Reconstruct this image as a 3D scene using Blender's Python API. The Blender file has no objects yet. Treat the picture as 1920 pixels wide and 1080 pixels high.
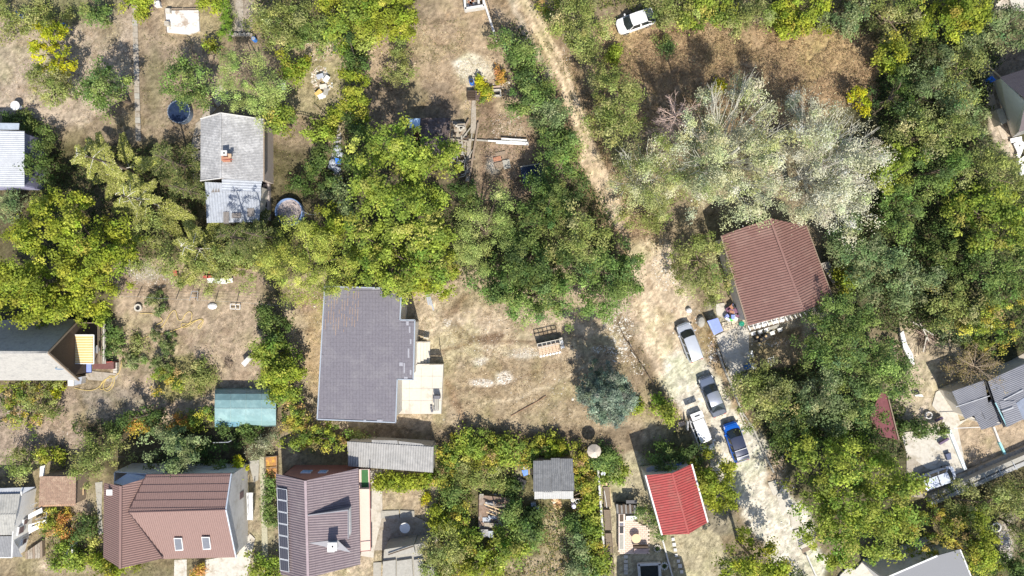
import bpy, bmesh, math, random
import numpy as np
from mathutils import Vector, Matrix

# ------------------------------------------------------------------ camera, light, exposure
H = 78.0            # flying height of the drone, metres
S = 0.06            # ground metres per photo pixel
SC = bpy.context.scene
col = SC.collection
cam_d = bpy.data.cameras.new('camera'); cam = bpy.data.objects.new('camera', cam_d); col.objects.link(cam)
cam.location = (0, 0, H); cam.rotation_euler = (0, 0, 0)
cam_d.sensor_width = 36; cam_d.lens = 36 * H / (1920 * S); cam_d.clip_end = 3000
SC.camera = cam
SUN = Vector((0.2, -0.77, 1.0)).normalized()
EL = math.asin(SUN.z); 
wd = bpy.data.worlds.new('World'); SC.world = wd; wd.use_nodes = True
nt = wd.node_tree; nt.nodes.clear()
sky = nt.nodes.new('ShaderNodeTexSky'); sky.sky_type = 'NISHITA'; sky.sun_disc = False
sky.sun_elevation = EL; sky.sun_rotation = math.atan2(SUN.x, SUN.y)
sky.air_density = 1.0; sky.dust_density = 1.2; sky.ozone_density = 1.0
bg = nt.nodes.new('ShaderNodeBackground'); bg.inputs[1].default_value = 0.13
wo = nt.nodes.new('ShaderNodeOutputWorld')
nt.links.new(sky.outputs[0], bg.inputs[0]); nt.links.new(bg.outputs[0], wo.inputs[0])
sd = bpy.data.lights.new('sun', 'SUN'); sd.energy = 5.0; sd.angle = math.radians(0.55); sd.color = (1, .935, .81)
so = bpy.data.objects.new('sun', sd); col.objects.link(so)
so.rotation_euler = SUN.to_track_quat('Z', 'Y').to_euler(); so.location = (20, -60, 90)
SC.view_settings.view_transform = 'Standard'; SC.view_settings.look = 'None'
SC.view_settings.exposure = 0.33; SC.view_settings.gamma = 1; SC.view_settings.use_curve_mapping = False
SC.cycles.max_bounces = 5; SC.cycles.transparent_max_bounces = 6

# ------------------------------------------------------------------ helpers
RNG = np.random.default_rng(7)
random.seed(5)
def P(px, py, h=0.0):
    k = S * (H - h) / H
    return Vector(((px - 960) * k, -(py - 540) * k, h))
def tag(o, label=None, cat=None, group=None, kind=None):
    if label: o['label'] = label
    if cat: o['category'] = cat
    if group: o['group'] = group
    if kind: o['kind'] = kind
    return o
def thing(name, label, cat, loc=(0, 0, 0), rz=0, group=None):
    o = bpy.data.objects.new(name, None); col.objects.link(o); o.empty_display_size = .3
    o.location = loc; o.rotation_euler = (0, 0, rz)
    return tag(o, label, cat, group)
def offs(o):
    v = Vector((0, 0, 0))
    while o is not None:
        v += o.location; o = o.parent
    return v
def link(me, name, parent=None):
    o = bpy.data.objects.new(name, me); col.objects.link(o)
    if parent is not None: o.parent = parent
    return o

_mats = {}
def nd(nt, t, **kw):
    n = nt.nodes.new(t)
    for k, v in kw.items(): setattr(n, k, v)
    return n
def mat(name, c, rough=.8, var=.15, vs=3.0, metal=0, bump=.0, bs=20.0, stain=None, ss=.6, st=.5, spec=.3, alpha=None, grain=0.0):
    """colour + two scales of noise, optional stains of another colour, optional fine bump"""
    if name in _mats: return _mats[name]
    m = bpy.data.materials.new(name); m.use_nodes = True; nt = m.node_tree; b = nt.nodes['Principled BSDF']
    b.inputs['Roughness'].default_value = rough; b.inputs['Metallic'].default_value = metal
    b.inputs['Specular IOR Level'].default_value = spec
    geo = nd(nt, 'ShaderNodeNewGeometry'); L = nt.links.new
    n1 = nd(nt, 'ShaderNodeTexNoise'); n1.inputs['Scale'].default_value = vs; n1.inputs['Detail'].default_value = 5
    n1.inputs['Roughness'].default_value = .65
    L(geo.outputs['Position'], n1.inputs['Vector'])
    mr = nd(nt, 'ShaderNodeMapRange'); mr.inputs[1].default_value = .3; mr.inputs[2].default_value = .7
    mr.inputs[3].default_value = 1 - var; mr.inputs[4].default_value = 1 + var
    L(n1.outputs[0], mr.inputs[0])
    base = None
    if stain:
        n2 = nd(nt, 'ShaderNodeTexNoise'); n2.inputs['Scale'].default_value = ss; n2.inputs['Detail'].default_value = 7
        n2.inputs['Roughness'].default_value = .7
        L(geo.outputs['Position'], n2.inputs['Vector'])
        m2 = nd(nt, 'ShaderNodeMapRange'); m2.inputs[1].default_value = st; m2.inputs[2].default_value = st + .14
        L(n2.outputs[0], m2.inputs[0])
        mx = nd(nt, 'ShaderNodeMix', data_type='RGBA'); mx.inputs[6].default_value = (*c, 1); mx.inputs[7].default_value = (*stain, 1)
        L(m2.outputs[0], mx.inputs[0]); base = mx.outputs[2]
    vm = nd(nt, 'ShaderNodeMix', data_type='RGBA', blend_type='MULTIPLY'); vm.inputs[0].default_value = 1
    if base: L(base, vm.inputs[6])
    else: vm.inputs[6].default_value = (*c, 1)
    L(mr.outputs[0], vm.inputs[7]); L(vm.outputs[2], b.inputs['Base Color'])
    if bump:
        nb = nd(nt, 'ShaderNodeTexNoise'); nb.inputs['Scale'].default_value = bs; nb.inputs['Detail'].default_value = 4
        L(geo.outputs['Position'], nb.inputs['Vector'])
        bp = nd(nt, 'ShaderNodeBump'); bp.inputs['Strength'].default_value = bump; bp.inputs['Distance'].default_value = .03
        L(nb.outputs[0], bp.inputs['Height']); L(bp.outputs[0], b.inputs['Normal'])
    if alpha is not None: b.inputs['Alpha'].default_value = alpha
    _mats[name] = m
    return m
def attr_mat(name, rough=.75, transl=0.0, noise=None, bump=0.0, spec=.2):
    if name in _mats: return _mats[name]
    m = bpy.data.materials.new(name); m.use_nodes = True; nt = m.node_tree; b = nt.nodes['Principled BSDF']
    b.inputs['Roughness'].default_value = rough; b.inputs['Specular IOR Level'].default_value = spec
    L = nt.links.new
    a = nd(nt, 'ShaderNodeAttribute', attribute_name='Col'); c = a.outputs['Color']
    if noise:
        geo = nd(nt, 'ShaderNodeNewGeometry')
        for sc_, amt in noise:
            n1 = nd(nt, 'ShaderNodeTexNoise'); n1.inputs['Scale'].default_value = sc_; n1.inputs['Detail'].default_value = 6
            n1.inputs['Roughness'].default_value = .7
            L(geo.outputs['Position'], n1.inputs['Vector'])
            mr = nd(nt, 'ShaderNodeMapRange'); mr.inputs[1].default_value = .3; mr.inputs[2].default_value = .7
            mr.inputs[3].default_value = 1 - amt; mr.inputs[4].default_value = 1 + amt; L(n1.outputs[0], mr.inputs[0])
            vm = nd(nt, 'ShaderNodeMix', data_type='RGBA', blend_type='MULTIPLY'); vm.inputs[0].default_value = 1
            L(c, vm.inputs[6]); L(mr.outputs[0], vm.inputs[7]); c = vm.outputs[2]
        if bump:
            bp = nd(nt, 'ShaderNodeBump'); bp.inputs['Strength'].default_value = bump; bp.inputs['Distance'].default_value = .06
            L(n1.outputs[0], bp.inputs['Height']); L(bp.outputs[0], b.inputs['Normal'])
    L(c, b.inputs['Base Color'])
    if transl:
        t = nd(nt, 'ShaderNodeBsdfTranslucent'); L(c, t.inputs[0])
        mx = nd(nt, 'ShaderNodeMixShader'); mx.inputs[0].default_value = transl
        out = nt.nodes['Material Output']
        L(b.outputs[0], mx.inputs[1]); L(t.outputs[0], mx.inputs[2]); L(mx.outputs[0], out.inputs[0])
    _mats[name] = m
    return m

class MB:
    """collects simple shapes; build() links them as one mesh object"""
    def __init__(s): s.v = []; s.f = []
    def poly(s, pts):
        n = len(s.v); s.v += [tuple(p) for p in pts]; s.f.append(tuple(range(n, n + len(pts)))); return s
    def prism(s, pts, dz):
        """pts: 3D top outline; dz: depth downward (number) or list of bottom z"""
        n = len(s.v); k = len(pts)
        a = sum(pts[i][0] * pts[(i + 1) % k][1] - pts[(i + 1) % k][0] * pts[i][1] for i in range(k))
        if a < 0: pts = list(reversed(pts))
        s.v += [tuple(p) for p in pts] + [(p[0], p[1], p[2] - dz) for p in pts]
        s.f.append(tuple(range(n, n + k))); s.f.append(tuple(range(n + 2 * k - 1, n + k - 1, -1)))
        for i in range(k):
            j = (i + 1) % k; s.f.append((n + i, n + k + i, n + k + j, n + j))
        return s
    def box(s, c, d, rz=0, rx=0, ry=0):
        M = Matrix.Rotation(rz, 3, 'Z') @ Matrix.Rotation(ry, 3, 'Y') @ Matrix.Rotation(rx, 3, 'X'); n = len(s.v); c = Vector(c)
        for x, y, z in ((-1,-1,-1),(1,-1,-1),(1,1,-1),(-1,1,-1),(-1,-1,1),(1,-1,1),(1,1,1),(-1,1,1)):
            s.v.append(tuple(c + M @ Vector((x*d[0]/2, y*d[1]/2, z*d[2]/2))))
        for q in ((0,3,2,1),(4,5,6,7),(0,1,5,4),(1,2,6,5),(2,3,7,6),(3,0,4,7)): s.f.append(tuple(n + i for i in q))
        return s
    def bar(s, a, b, w, h=None):
        a = Vector(a); b = Vector(b); h = h or w; d = b - a
        if d.length < 1e-5: return s
        t = d.normalized(); u = Vector((0, 0, 1)) if abs(t.z) < .95 else Vector((1, 0, 0))
        sx = t.cross(u).normalized(); sy = sx.cross(t).normalized(); n = len(s.v)
        for e in (a, b):
            for i, j in ((-1,-1),(1,-1),(1,1),(-1,1)): s.v.append(tuple(e + sx * (i*w/2) + sy * (j*h/2)))
        for q in ((0,1,2,3),(7,6,5,4),(0,4,5,1),(1,5,6,2),(2,6,7,3),(3,7,4,0)): s.f.append(tuple(n + i for i in q))
        return s
    def tube(s, pts, r, k=6, cap=True):
        pts = [Vector(p) for p in pts]; rs = r if isinstance(r, (list, tuple)) else [r] * len(pts); n = len(s.v)
        for i, p in enumerate(pts):
            t = (pts[min(i + 1, len(pts) - 1)] - pts[max(i - 1, 0)])
            t = t.normalized() if t.length > 1e-6 else Vector((0, 0, 1))
            u = Vector((0, 0, 1)) if abs(t.z) < .9 else Vector((1, 0, 0))
            a = t.cross(u).normalized(); b = t.cross(a).normalized()
            for j in range(k):
                an = 2 * math.pi * j / k; s.v.append(tuple(p + (a * math.cos(an) + b * math.sin(an)) * rs[i]))
        for i in range(len(pts) - 1):
            for j in range(k):
                s.f.append((n + i*k + j, n + i*k + (j+1) % k, n + (i+1)*k + (j+1) % k, n + (i+1)*k + j))
        if cap:
            s.f.append(tuple(n + j for j in reversed(range(k)))); m = n + (len(pts) - 1) * k; s.f.append(tuple(m + j for j in range(k)))
        return s
    def lathe(s, c, prof, k=20, cap=True, sx=1, sy=1):
        n = len(s.v)
        for r, z in prof:
            for j in range(k):
                a = 2 * math.pi * j / k; s.v.append((c[0] + r*math.cos(a)*sx, c[1] + r*math.sin(a)*sy, c[2] + z))
        for i in range(len(prof) - 1):
            for j in range(k): s.f.append((n + i*k + j, n + i*k + (j+1) % k, n + (i+1)*k + (j+1) % k, n + (i+1)*k + j))
        if cap:
            s.f.append(tuple(n + j for j in reversed(range(k)))); m = n + (len(prof) - 1) * k; s.f.append(tuple(m + j for j in range(k)))
        return s
    def build(s, name, m, parent=None, local=False, smooth=False, bevel=0):
        me = bpy.data.meshes.new(name)
        o3 = Vector((0, 0, 0)) if (local or parent is None) else offs(parent)
        me.from_pydata([(v[0] - o3.x, v[1] - o3.y, v[2] - o3.z) for v in s.v], [], s.f); me.update()
        if m: me.materials.append(m)
        if bevel:
            bm = bmesh.new(); bm.from_mesh(me)
            bmesh.ops.bevel(bm, geom=bm.edges[:], offset=bevel, segments=1, affect='EDGES', clamp_overlap=True); bm.to_mesh(me); bm.free()
        if smooth:
            me.polygons.foreach_set('use_smooth', [True] * len(me.polygons))
        return link(me, name, parent)

def quads_mesh(name, V, C, m, parent=None, off=None, n=4):
    """V (k,n,3) world coordinates, C (k,3) colours: one mesh of separate n-gons with a colour attribute"""
    k = len(V); me = bpy.data.meshes.new(name)
    if off is not None: V = V - np.array(off)[None, None, :]
    me.vertices.add(k * n); me.vertices.foreach_set('co', V.reshape(-1).astype(np.float32))
    me.loops.add(k * n); me.loops.foreach_set('vertex_index', np.arange(k * n, dtype=np.int32))
    me.polygons.add(k); me.polygons.foreach_set('loop_start', np.arange(0, k * n, n, dtype=np.int32))
    me.update(calc_edges=True)
    a = me.color_attributes.new('Col', 'FLOAT_COLOR', 'POINT')
    cc = np.ones((k, n, 4), np.float32); cc[:, :, :3] = C[:, None, :]
    a.data.foreach_set('color', cc.reshape(-1)); me.materials.append(m)
    return link(me, name, parent)

# value noise (numpy)
_T = np.random.default_rng(3).random((256, 256)).astype(np.float32)
def vn(x, y):
    xi = np.floor(x).astype(int); yi = np.floor(y).astype(int); fx = x - xi; fy = y - yi
    fx = fx * fx * (3 - 2 * fx); fy = fy * fy * (3 - 2 * fy)
    g = lambda a, b: _T[a & 255, b & 255]
    return (g(xi, yi) * (1 - fx) + g(xi + 1, yi) * fx) * (1 - fy) + (g(xi, yi + 1) * (1 - fx) + g(xi + 1, yi + 1) * fx) * fy
def fbm(x, y, o=4):
    t = 0; a = .5
    for i in range(o): t = t + a * vn(x * 2 ** i + 17.3 * i, y * 2 ** i + 9.1 * i); a *= .5
    return t / (1 - .5 ** o)
def sd_line(X, Y, pts, closed=False):
    d = np.full(X.shape, 1e9); n = len(pts)
    for i in range(n if closed else n - 1):
        x0, y0 = pts[i]; x1, y1 = pts[(i + 1) % n]; dx = x1 - x0; dy = y1 - y0
        t = np.clip(((X - x0) * dx + (Y - y0) * dy) / (dx * dx + dy * dy + 1e-9), 0, 1)
        d = np.minimum(d, np.hypot(X - x0 - t * dx, Y - y0 - t * dy))
    return d
def inpoly(X, Y, pts):
    r = np.zeros(X.shape, bool); n = len(pts)
    for i in range(n):
        x0, y0 = pts[i]; x1, y1 = pts[(i + 1) % n]
        if y0 == y1: continue
        c = ((y0 > Y) != (y1 > Y)) & (X < (x1 - x0) * (Y - y0) / (y1 - y0) + x0); r ^= c
    return r
def sd_poly(X, Y, pts):
    d = sd_line(X, Y, pts, True); return np.where(inpoly(X, Y, pts), -d, d)
def mask(X, Y, kind, geo, w, feather):
    if kind == 'p': d = sd_poly(X, Y, geo)
    elif kind == 'l': d = sd_line(X, Y, geo) - w
    else:
        cx, cy, rx, ry = geo; q = np.hypot((X - cx) / rx, (Y - cy) / ry); d = (q - 1) * min(rx, ry)
    t = np.clip(.5 - d / feather, 0, 1); return t * t * (3 - 2 * t)

# ------------------------------------------------------------------ the ground
PATH = [(925,-90),(960,-20),(992,22),(1030,88),(1058,148),(1086,222),(1112,292),(1134,345),(1165,415),(1205,470),(1225,500)]
ROAD = [(1225,490),(1235,560),(1258,630),(1290,700),(1335,780),(1385,860),(1430,940),(1480,1010),(1520,1080),(1560,1160)]
ST = [  # kind, geometry, half width, feather (px), colour
 ('p', [(-60,-60),(1000,-60),(1000,420),(-60,420)], 0, 20, (.27,.21,.14)),
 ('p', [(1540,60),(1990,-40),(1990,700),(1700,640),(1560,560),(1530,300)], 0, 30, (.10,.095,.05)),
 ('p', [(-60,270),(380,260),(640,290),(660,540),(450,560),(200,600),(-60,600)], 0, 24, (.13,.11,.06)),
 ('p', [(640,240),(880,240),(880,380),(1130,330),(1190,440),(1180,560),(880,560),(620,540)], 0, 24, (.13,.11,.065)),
 ('p', [(-60,25),(110,50),(250,0),(250,160),(150,240),(-60,230)], 0, 14, (.40,.325,.25)),
 ('p', [(265,-20),(400,-20),(410,170),(370,240),(270,240)], 0, 14, (.31,.24,.17)),
 ('p', [(300,5),(420,-10),(410,90),(300,85)], 0, 14, (.36,.28,.18)),
 ('p', [(430,-30),(480,-30),(470,60),(430,60)], 0, 6, (.31,.26,.21)),
 ('p', [(545,90),(650,70),(655,250),(600,240),(545,215)], 0, 14, (.33,.28,.16)),
 ('e', (600,90,40,20), 0, 20, (.42,.33,.22)),
 ('p', [(676,60),(780,62),(860,-40),(925,-40),(950,80),(950,240),(890,250),(820,180),(690,180)], 0, 16, (.37,.28,.185)),
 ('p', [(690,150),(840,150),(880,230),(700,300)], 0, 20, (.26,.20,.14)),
 ('e', (885,130,34,26), 0, 20, (.55,.50,.38)), ('e', (860,118,12,9), 0, 8, (.62,.58,.48)), ('e', (880,112,16,8), 0, 8, (.58,.53,.42)),
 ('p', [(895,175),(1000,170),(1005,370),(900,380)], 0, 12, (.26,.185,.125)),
 ('e', (955,195,30,22), 0, 16, (.36,.28,.18)), ('e', (960,240,32,14), 0, 14, (.38,.29,.2)), ('e', (940,285,28,14), 0, 12, (.37,.27,.2)),
 ('e', (925,310,14,16), 0, 10, (.42,.38,.34)),
 ('l', PATH, 36, 26, (.30,.215,.13)),
 ('l', PATH, 13, 8, (.64,.50,.34)), ('l', PATH, 2.6, 4, (.36,.285,.17)), ('l', [(952,-60),(965,20),(1000,90),(1030,140)], 6, 10, (.46,.38,.28)),
 ('l', [(1105,300),(1130,350),(1160,410)], 17, 10, (.58,.45,.31)),
 ('l', [(1180,400),(1215,470)], 26, 20, (.38,.28,.18)),
 ('p', [(1120,30),(1160,60),(1300,40),(1420,50),(1530,52),(1645,60),(1645,180),(1560,215),(1400,240),(1200,240),(1110,170)], 0, 18, (.37,.26,.15)),
 ('e', (1165,60,36,24), 0, 20, (.45,.33,.17)), ('e', (1330,80,14,36), 0, 20, (.42,.31,.18)), ('e', (1540,100,70,34), 0, 30, (.46,.33,.17)),
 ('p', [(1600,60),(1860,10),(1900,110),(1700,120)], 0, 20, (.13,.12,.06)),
 ('p', [(536,520),(700,500),(1180,500),(1260,640),(1290,760),(1255,830),(820,850),(560,815),(545,700)], 0, 16, (.395,.315,.215)),
 ('p', [(780,590),(900,600),(1080,640),(1060,690),(960,720),(860,700),(790,640)], 0, 26, (.46,.375,.265)),
 ('p', [(830,690),(1090,660),(1250,780),(1150,800),(850,800)], 0, 26, (.35,.275,.175)),
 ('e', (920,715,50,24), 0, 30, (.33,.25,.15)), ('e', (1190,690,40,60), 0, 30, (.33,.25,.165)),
 ('e', (985,661,38,11), 0, 10, (.56,.51,.43)), ('e', (905,717,22,7), 0, 9, (.58,.52,.44)), ('e', (945,709,16,12), 0, 9, (.58,.53,.46)),
 ('e', (900,679,14,7), 0, 7, (.55,.5,.42)), ('e', (838,604,10,10), 0, 8, (.56,.5,.42)), ('e', (900,650,90,7), 0, 14, (.5,.42,.31)),
 ('l', [(800,560),(850,610),(960,650),(1080,655)], 12, 18, (.47,.38,.27)),
 ('l', [(900,600),(980,592),(1070,610),(1150,640)], 10, 16, (.46,.37,.265)),
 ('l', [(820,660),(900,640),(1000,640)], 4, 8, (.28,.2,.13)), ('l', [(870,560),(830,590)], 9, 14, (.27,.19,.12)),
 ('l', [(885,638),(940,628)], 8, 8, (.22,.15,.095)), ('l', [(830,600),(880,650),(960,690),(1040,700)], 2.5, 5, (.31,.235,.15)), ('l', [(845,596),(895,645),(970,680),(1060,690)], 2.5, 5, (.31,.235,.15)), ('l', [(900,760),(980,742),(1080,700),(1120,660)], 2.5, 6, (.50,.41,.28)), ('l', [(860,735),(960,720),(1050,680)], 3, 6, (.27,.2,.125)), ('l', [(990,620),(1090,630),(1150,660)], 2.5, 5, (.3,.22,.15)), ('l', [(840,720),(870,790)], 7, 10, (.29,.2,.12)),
 ('e', (810,600,22,60), 0, 26, (.50,.41,.29)), ('e', (1180,590,50,50), 0, 40, (.43,.35,.26)), ('e', (590,650,18,90), 0, 16, (.42,.31,.18)),
 ('e', (580,560,26,26), 0, 20, (.36,.26,.18)),
 ('p', [(530,800),(1210,800),(1200,850),(830,840),(520,850)], 0, 14, (.24,.185,.12)),
 ('p', [(1195,462),(1255,470),(1330,640),(1290,620),(1260,560),(1240,600),(1290,700),(1265,760),(1225,690),(1180,590)], 0, 20, (.49,.39,.28)),
 ('p', [(1215,480),(1252,478),(1290,560),(1300,640),(1250,600)], 0, 12, (.52,.43,.33)), ('e', (1240,505,26,34), 0, 14, (.6,.53,.45)),
 ('l', ROAD[:6], 44, 22, (.56,.45,.32)), ('l', [(1200,570),(1235,650),(1275,730)], 10, 12, (.66,.54,.37)), ('l', [(1215,520),(1250,620),(1285,700),(1320,780)], 4, 7, (.44,.34,.235)), ('l', [(1240,520),(1278,610),(1310,690),(1345,770)], 4, 7, (.46,.36,.25)),
 ('l', ROAD[3:], 46, 14, (.60,.56,.48)), ('l', [(1400,800),(1450,890),(1490,960),(1530,1030)], 8, 12, (.62,.6,.56)), ('l', [(1310,790),(1345,850)], 9, 14, (.52,.45,.33)),
 ('e', (1420,850,30,40), 0, 20, (.6,.57,.5)), ('e', (1500,975,22,36), 0, 12, (.66,.63,.56)),
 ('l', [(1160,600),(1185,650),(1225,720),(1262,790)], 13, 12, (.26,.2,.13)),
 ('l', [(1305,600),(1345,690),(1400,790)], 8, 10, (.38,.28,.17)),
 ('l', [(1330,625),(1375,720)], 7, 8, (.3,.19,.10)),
 ('p', [(1325,570),(1500,560),(1560,600),(1480,720),(1370,740)], 0, 12, (.45,.40,.31)),
 ('p', [(1405,640),(1500,610),(1520,700),(1400,720)], 0, 12, (.31,.24,.15)),
 ('p', [(205,478),(480,490),(500,560),(485,740),(400,790),(190,790),(200,690),(215,600)], 0, 14, (.385,.30,.215)),
 ('p', [(225,500),(470,500),(520,545),(225,555)], 0, 10, (.31,.235,.165)), ('e', (270,510,35,18), 0, 14, (.37,.33,.27)), ('e', (290,150,24,60), 0, 20, (.22,.19,.11)), ('e', (120,10,110,26), 0, 20, (.21,.2,.1)), ('e', (205,60,26,30), 0, 20, (.30,.25,.17)),
 ('p', [(150,730),(260,730),(300,800),(170,800)], 0, 14, (.28,.235,.185)), ('e', (350,710,54,44), 0, 14, (.24,.22,.09)),
 ('p', [(-60,720),(140,730),(150,820),(140,880),(-60,880)], 0, 14, (.32,.25,.19)),
 ('e', (90,790,50,20), 0, 14, (.36,.27,.2)),
 ('p', [(-60,870),(200,870),(210,1160),(-60,1160)], 0, 14, (.28,.225,.14)), ('e', (160,950,25,30), 0, 14, (.38,.3,.22)), ('e', (115,1060,50,18), 0, 14, (.4,.32,.23)),
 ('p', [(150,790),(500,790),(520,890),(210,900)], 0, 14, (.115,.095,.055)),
 ('p', [(470,880),(520,880),(530,1160),(465,1160)], 0, 8, (.33,.28,.19)),
 ('p', [(600,800),(830,840),(830,1160),(520,1160),(520,820)], 0, 8, (.30,.25,.165)),
 ('p', [(712,905),(812,900),(814,970),(712,972)], 0, 6, (.42,.34,.23)),
 ('p', [(590,1060),(720,1040),(740,1160),(580,1160)], 0, 10, (.47,.39,.28)),
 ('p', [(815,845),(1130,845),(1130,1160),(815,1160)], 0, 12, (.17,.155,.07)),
 ('p', [(1020,950),(1060,960),(1080,1160),(1000,1160)], 0, 14, (.36,.3,.18)), ('e', (960,890,24,14), 0, 10, (.36,.32,.2)), ('e', (1000,1065,60,18), 0, 14, (.36,.29,.19)),
 ('p', [(1122,850),(1200,850),(1350,1000),(1400,1160),(1122,1160)], 0, 8, (.40,.355,.235)),
 ('p', [(1300,860),(1360,940),(1400,1010),(1340,1000)], 0, 14, (.25,.22,.16)),
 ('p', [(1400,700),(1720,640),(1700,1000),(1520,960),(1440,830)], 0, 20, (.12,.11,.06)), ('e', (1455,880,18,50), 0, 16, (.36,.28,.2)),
 ('p', [(1690,590),(1790,620),(1860,780),(1700,820),(1660,720)], 0, 10, (.45,.375,.27)),
 ('p', [(1690,750),(1790,770),(1800,800),(1695,800)], 0, 10, (.42,.36,.26)),
 ('l', [(1752,695),(1735,760),(1706,800)], 4, 5, (.55,.46,.36)),
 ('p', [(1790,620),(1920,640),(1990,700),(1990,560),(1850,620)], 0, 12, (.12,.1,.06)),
 ('p', [(1790,790),(1990,770),(1990,850),(1780,880)], 0, 8, (.40,.31,.215)),
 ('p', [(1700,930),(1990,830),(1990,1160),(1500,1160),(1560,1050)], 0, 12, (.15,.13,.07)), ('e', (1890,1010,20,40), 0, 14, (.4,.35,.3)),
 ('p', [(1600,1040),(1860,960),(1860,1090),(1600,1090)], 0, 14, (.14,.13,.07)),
 ('p', [(1855,-40),(1990,-40),(1990,20),(1870,18)], 0, 8, (.6,.54,.46)),
 ('p', [(1830,110),(1860,110),(1915,290),(1900,310),(1860,250)], 0, 8, (.5,.42,.33)),
 ('p', [(1855,95),(1990,60),(1990,150),(1870,150)], 0, 8, (.25,.19,.14)),
]
def px_of(x, y): return x / S + 960, 540 - y / S
def gcol(x, y):
    X, Y = px_of(x, y)
    wx = (fbm(X / 34, Y / 34) - .5) * 26 + (fbm(X / 9 + 50, Y / 9) - .5) * 12
    wy = (fbm(X / 34 + 90, Y / 34 + 31) - .5) * 26 + (fbm(X / 9, Y / 9 + 77) - .5) * 12
    c = np.zeros(X.shape + (3,)); c[:] = (.24, .19, .12)
    n = fbm(X / 90, Y / 90)[..., None]; c = c * (1 - np.clip((n - .45) * 4, 0, 1) * .5) + np.array((.13, .13, .06)) * np.clip((n - .45) * 4, 0, 1) * .5
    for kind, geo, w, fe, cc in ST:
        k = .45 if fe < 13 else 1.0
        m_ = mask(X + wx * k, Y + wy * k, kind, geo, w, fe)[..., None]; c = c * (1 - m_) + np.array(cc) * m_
    v = .80 + .4 * fbm(X / 14, Y / 14, 5) ; c = c * v[..., None]
    # greener and paler blotches
    g = np.clip((fbm(X / 46 + 200, Y / 46 + 11, 5) - .52) * 5, 0, 1)[..., None] * .38
    c = c * (1 - g) + (c * np.array((.72, .86, .5))) * g
    p = np.clip((fbm(X / 11 + 5, Y / 11 + 211, 4) - .58) * 5, 0, 1)[..., None] * .3
    c = c * (1 + p * .6)
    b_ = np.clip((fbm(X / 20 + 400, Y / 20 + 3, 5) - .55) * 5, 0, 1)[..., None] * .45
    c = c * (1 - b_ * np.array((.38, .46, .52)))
    lum = c.mean(-1, keepdims=True); c = (c * .86 + lum * .14) * np.array((.95, .935, .915))
    f = np.clip((fbm(X / 3.6 + 1, Y / 3.6 + 8, 2) - .5) * 2.0, -.5, .5)[..., None]; c = c * (1 + f * .62)
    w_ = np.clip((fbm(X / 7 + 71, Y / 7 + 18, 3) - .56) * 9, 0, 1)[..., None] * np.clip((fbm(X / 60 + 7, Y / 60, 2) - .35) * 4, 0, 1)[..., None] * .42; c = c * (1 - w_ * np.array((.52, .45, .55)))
    return c
def zg(x, y):
    return (fbm(x / 3.1 + 40, y / 3.1 + 40, 4) - .5) * .16 + (fbm(x / .7, y / .7, 2) - .5) * .08 - .03
STEP = .25
XS = np.arange(-61, 61, STEP); YS = np.arange(-36, 36, STEP)
def outward(a, sgn):
    o = []; x = a; d = .5
    while abs(x) < 900: x += sgn * d; d *= 1.25; o.append(x)
    return o
def grid_mesh(name, xs, ys, cellmask=None, dz=0.0, m=None):
    X, Y = np.meshgrid(xs, ys); ny, nx = X.shape
    Z = zg(X, Y) + dz; C = gcol(X, Y)
    idx = np.arange(nx * ny).reshape(ny, nx)
    F = np.stack([idx[:-1, :-1], idx[:-1, 1:], idx[1:, 1:], idx[1:, :-1]], -1)
    if cellmask is not None: F = F[cellmask[:ny-1, :nx-1]]
    F = F.reshape(-1, 4)
    used, inv = np.unique(F, return_inverse=True); F = inv.reshape(-1, 4)
    V = np.stack([X, Y, Z], -1).reshape(-1, 3)[used]; CC = C.reshape(-1, 3)[used]
    me = bpy.data.meshes.new(name)
    me.vertices.add(len(V)); me.vertices.foreach_set('co', V.reshape(-1).astype(np.float32))
    me.loops.add(F.size); me.loops.foreach_set('vertex_index', F.reshape(-1).astype(np.int32))
    me.polygons.add(len(F)); me.polygons.foreach_set('loop_start', np.arange(0, F.size, 4, dtype=np.int32)); me.update(calc_edges=True)
    a = me.color_attributes.new('Col', 'FLOAT_COLOR', 'POINT'); a.data.foreach_set('color', np.concatenate([CC, np.ones((len(CC), 1))], 1).reshape(-1).astype(np.float32))
    me.polygons.foreach_set('use_smooth', np.ones(len(F), bool)); me.materials.append(m)
    return link(me, name)
M_ground = attr_mat('ground_soil', rough=.95, noise=[(1.3, .14), (7, .30), (26, .34)], bump=.75, spec=.1)
xs = np.array(list(reversed(outward(-61, -1))) + list(XS) + outward(XS[-1], 1))
ys = np.array(list(reversed(outward(-36, -1))) + list(YS) + outward(YS[-1], 1))
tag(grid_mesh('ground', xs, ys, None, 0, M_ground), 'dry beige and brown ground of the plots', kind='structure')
XC, YC = np.meshgrid(XS + STEP / 2, YS + STEP / 2); XP, YP = px_of(XC, YC)
WX = (fbm(XP / 12, YP / 12) - .5) * 14
def soil_sheet(name, label, kinds, dz):
    mk = np.zeros(XC.shape, bool)
    for kind, geo, w in kinds: mk |= mask(XP + WX, YP - WX, kind, geo, w, 4) > .5
    tag(grid_mesh(name, XS, YS, mk, dz, M_ground), label, kind='structure')
soil_sheet('dirt_path', 'narrow pale dirt track running down from the top edge', [('l', PATH, 13)], .006)
soil_sheet('dirt_road', 'wide pale dirt road on which the cars are parked', [('l', ROAD, 44)], .010)
soil_sheet('dry_field', 'brown dried weed field below the trees of the top edge', [('p', [(1130,40),(1645,55),(1645,190),(1400,240),(1200,240),(1110,170)], 0)], .006)
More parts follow.
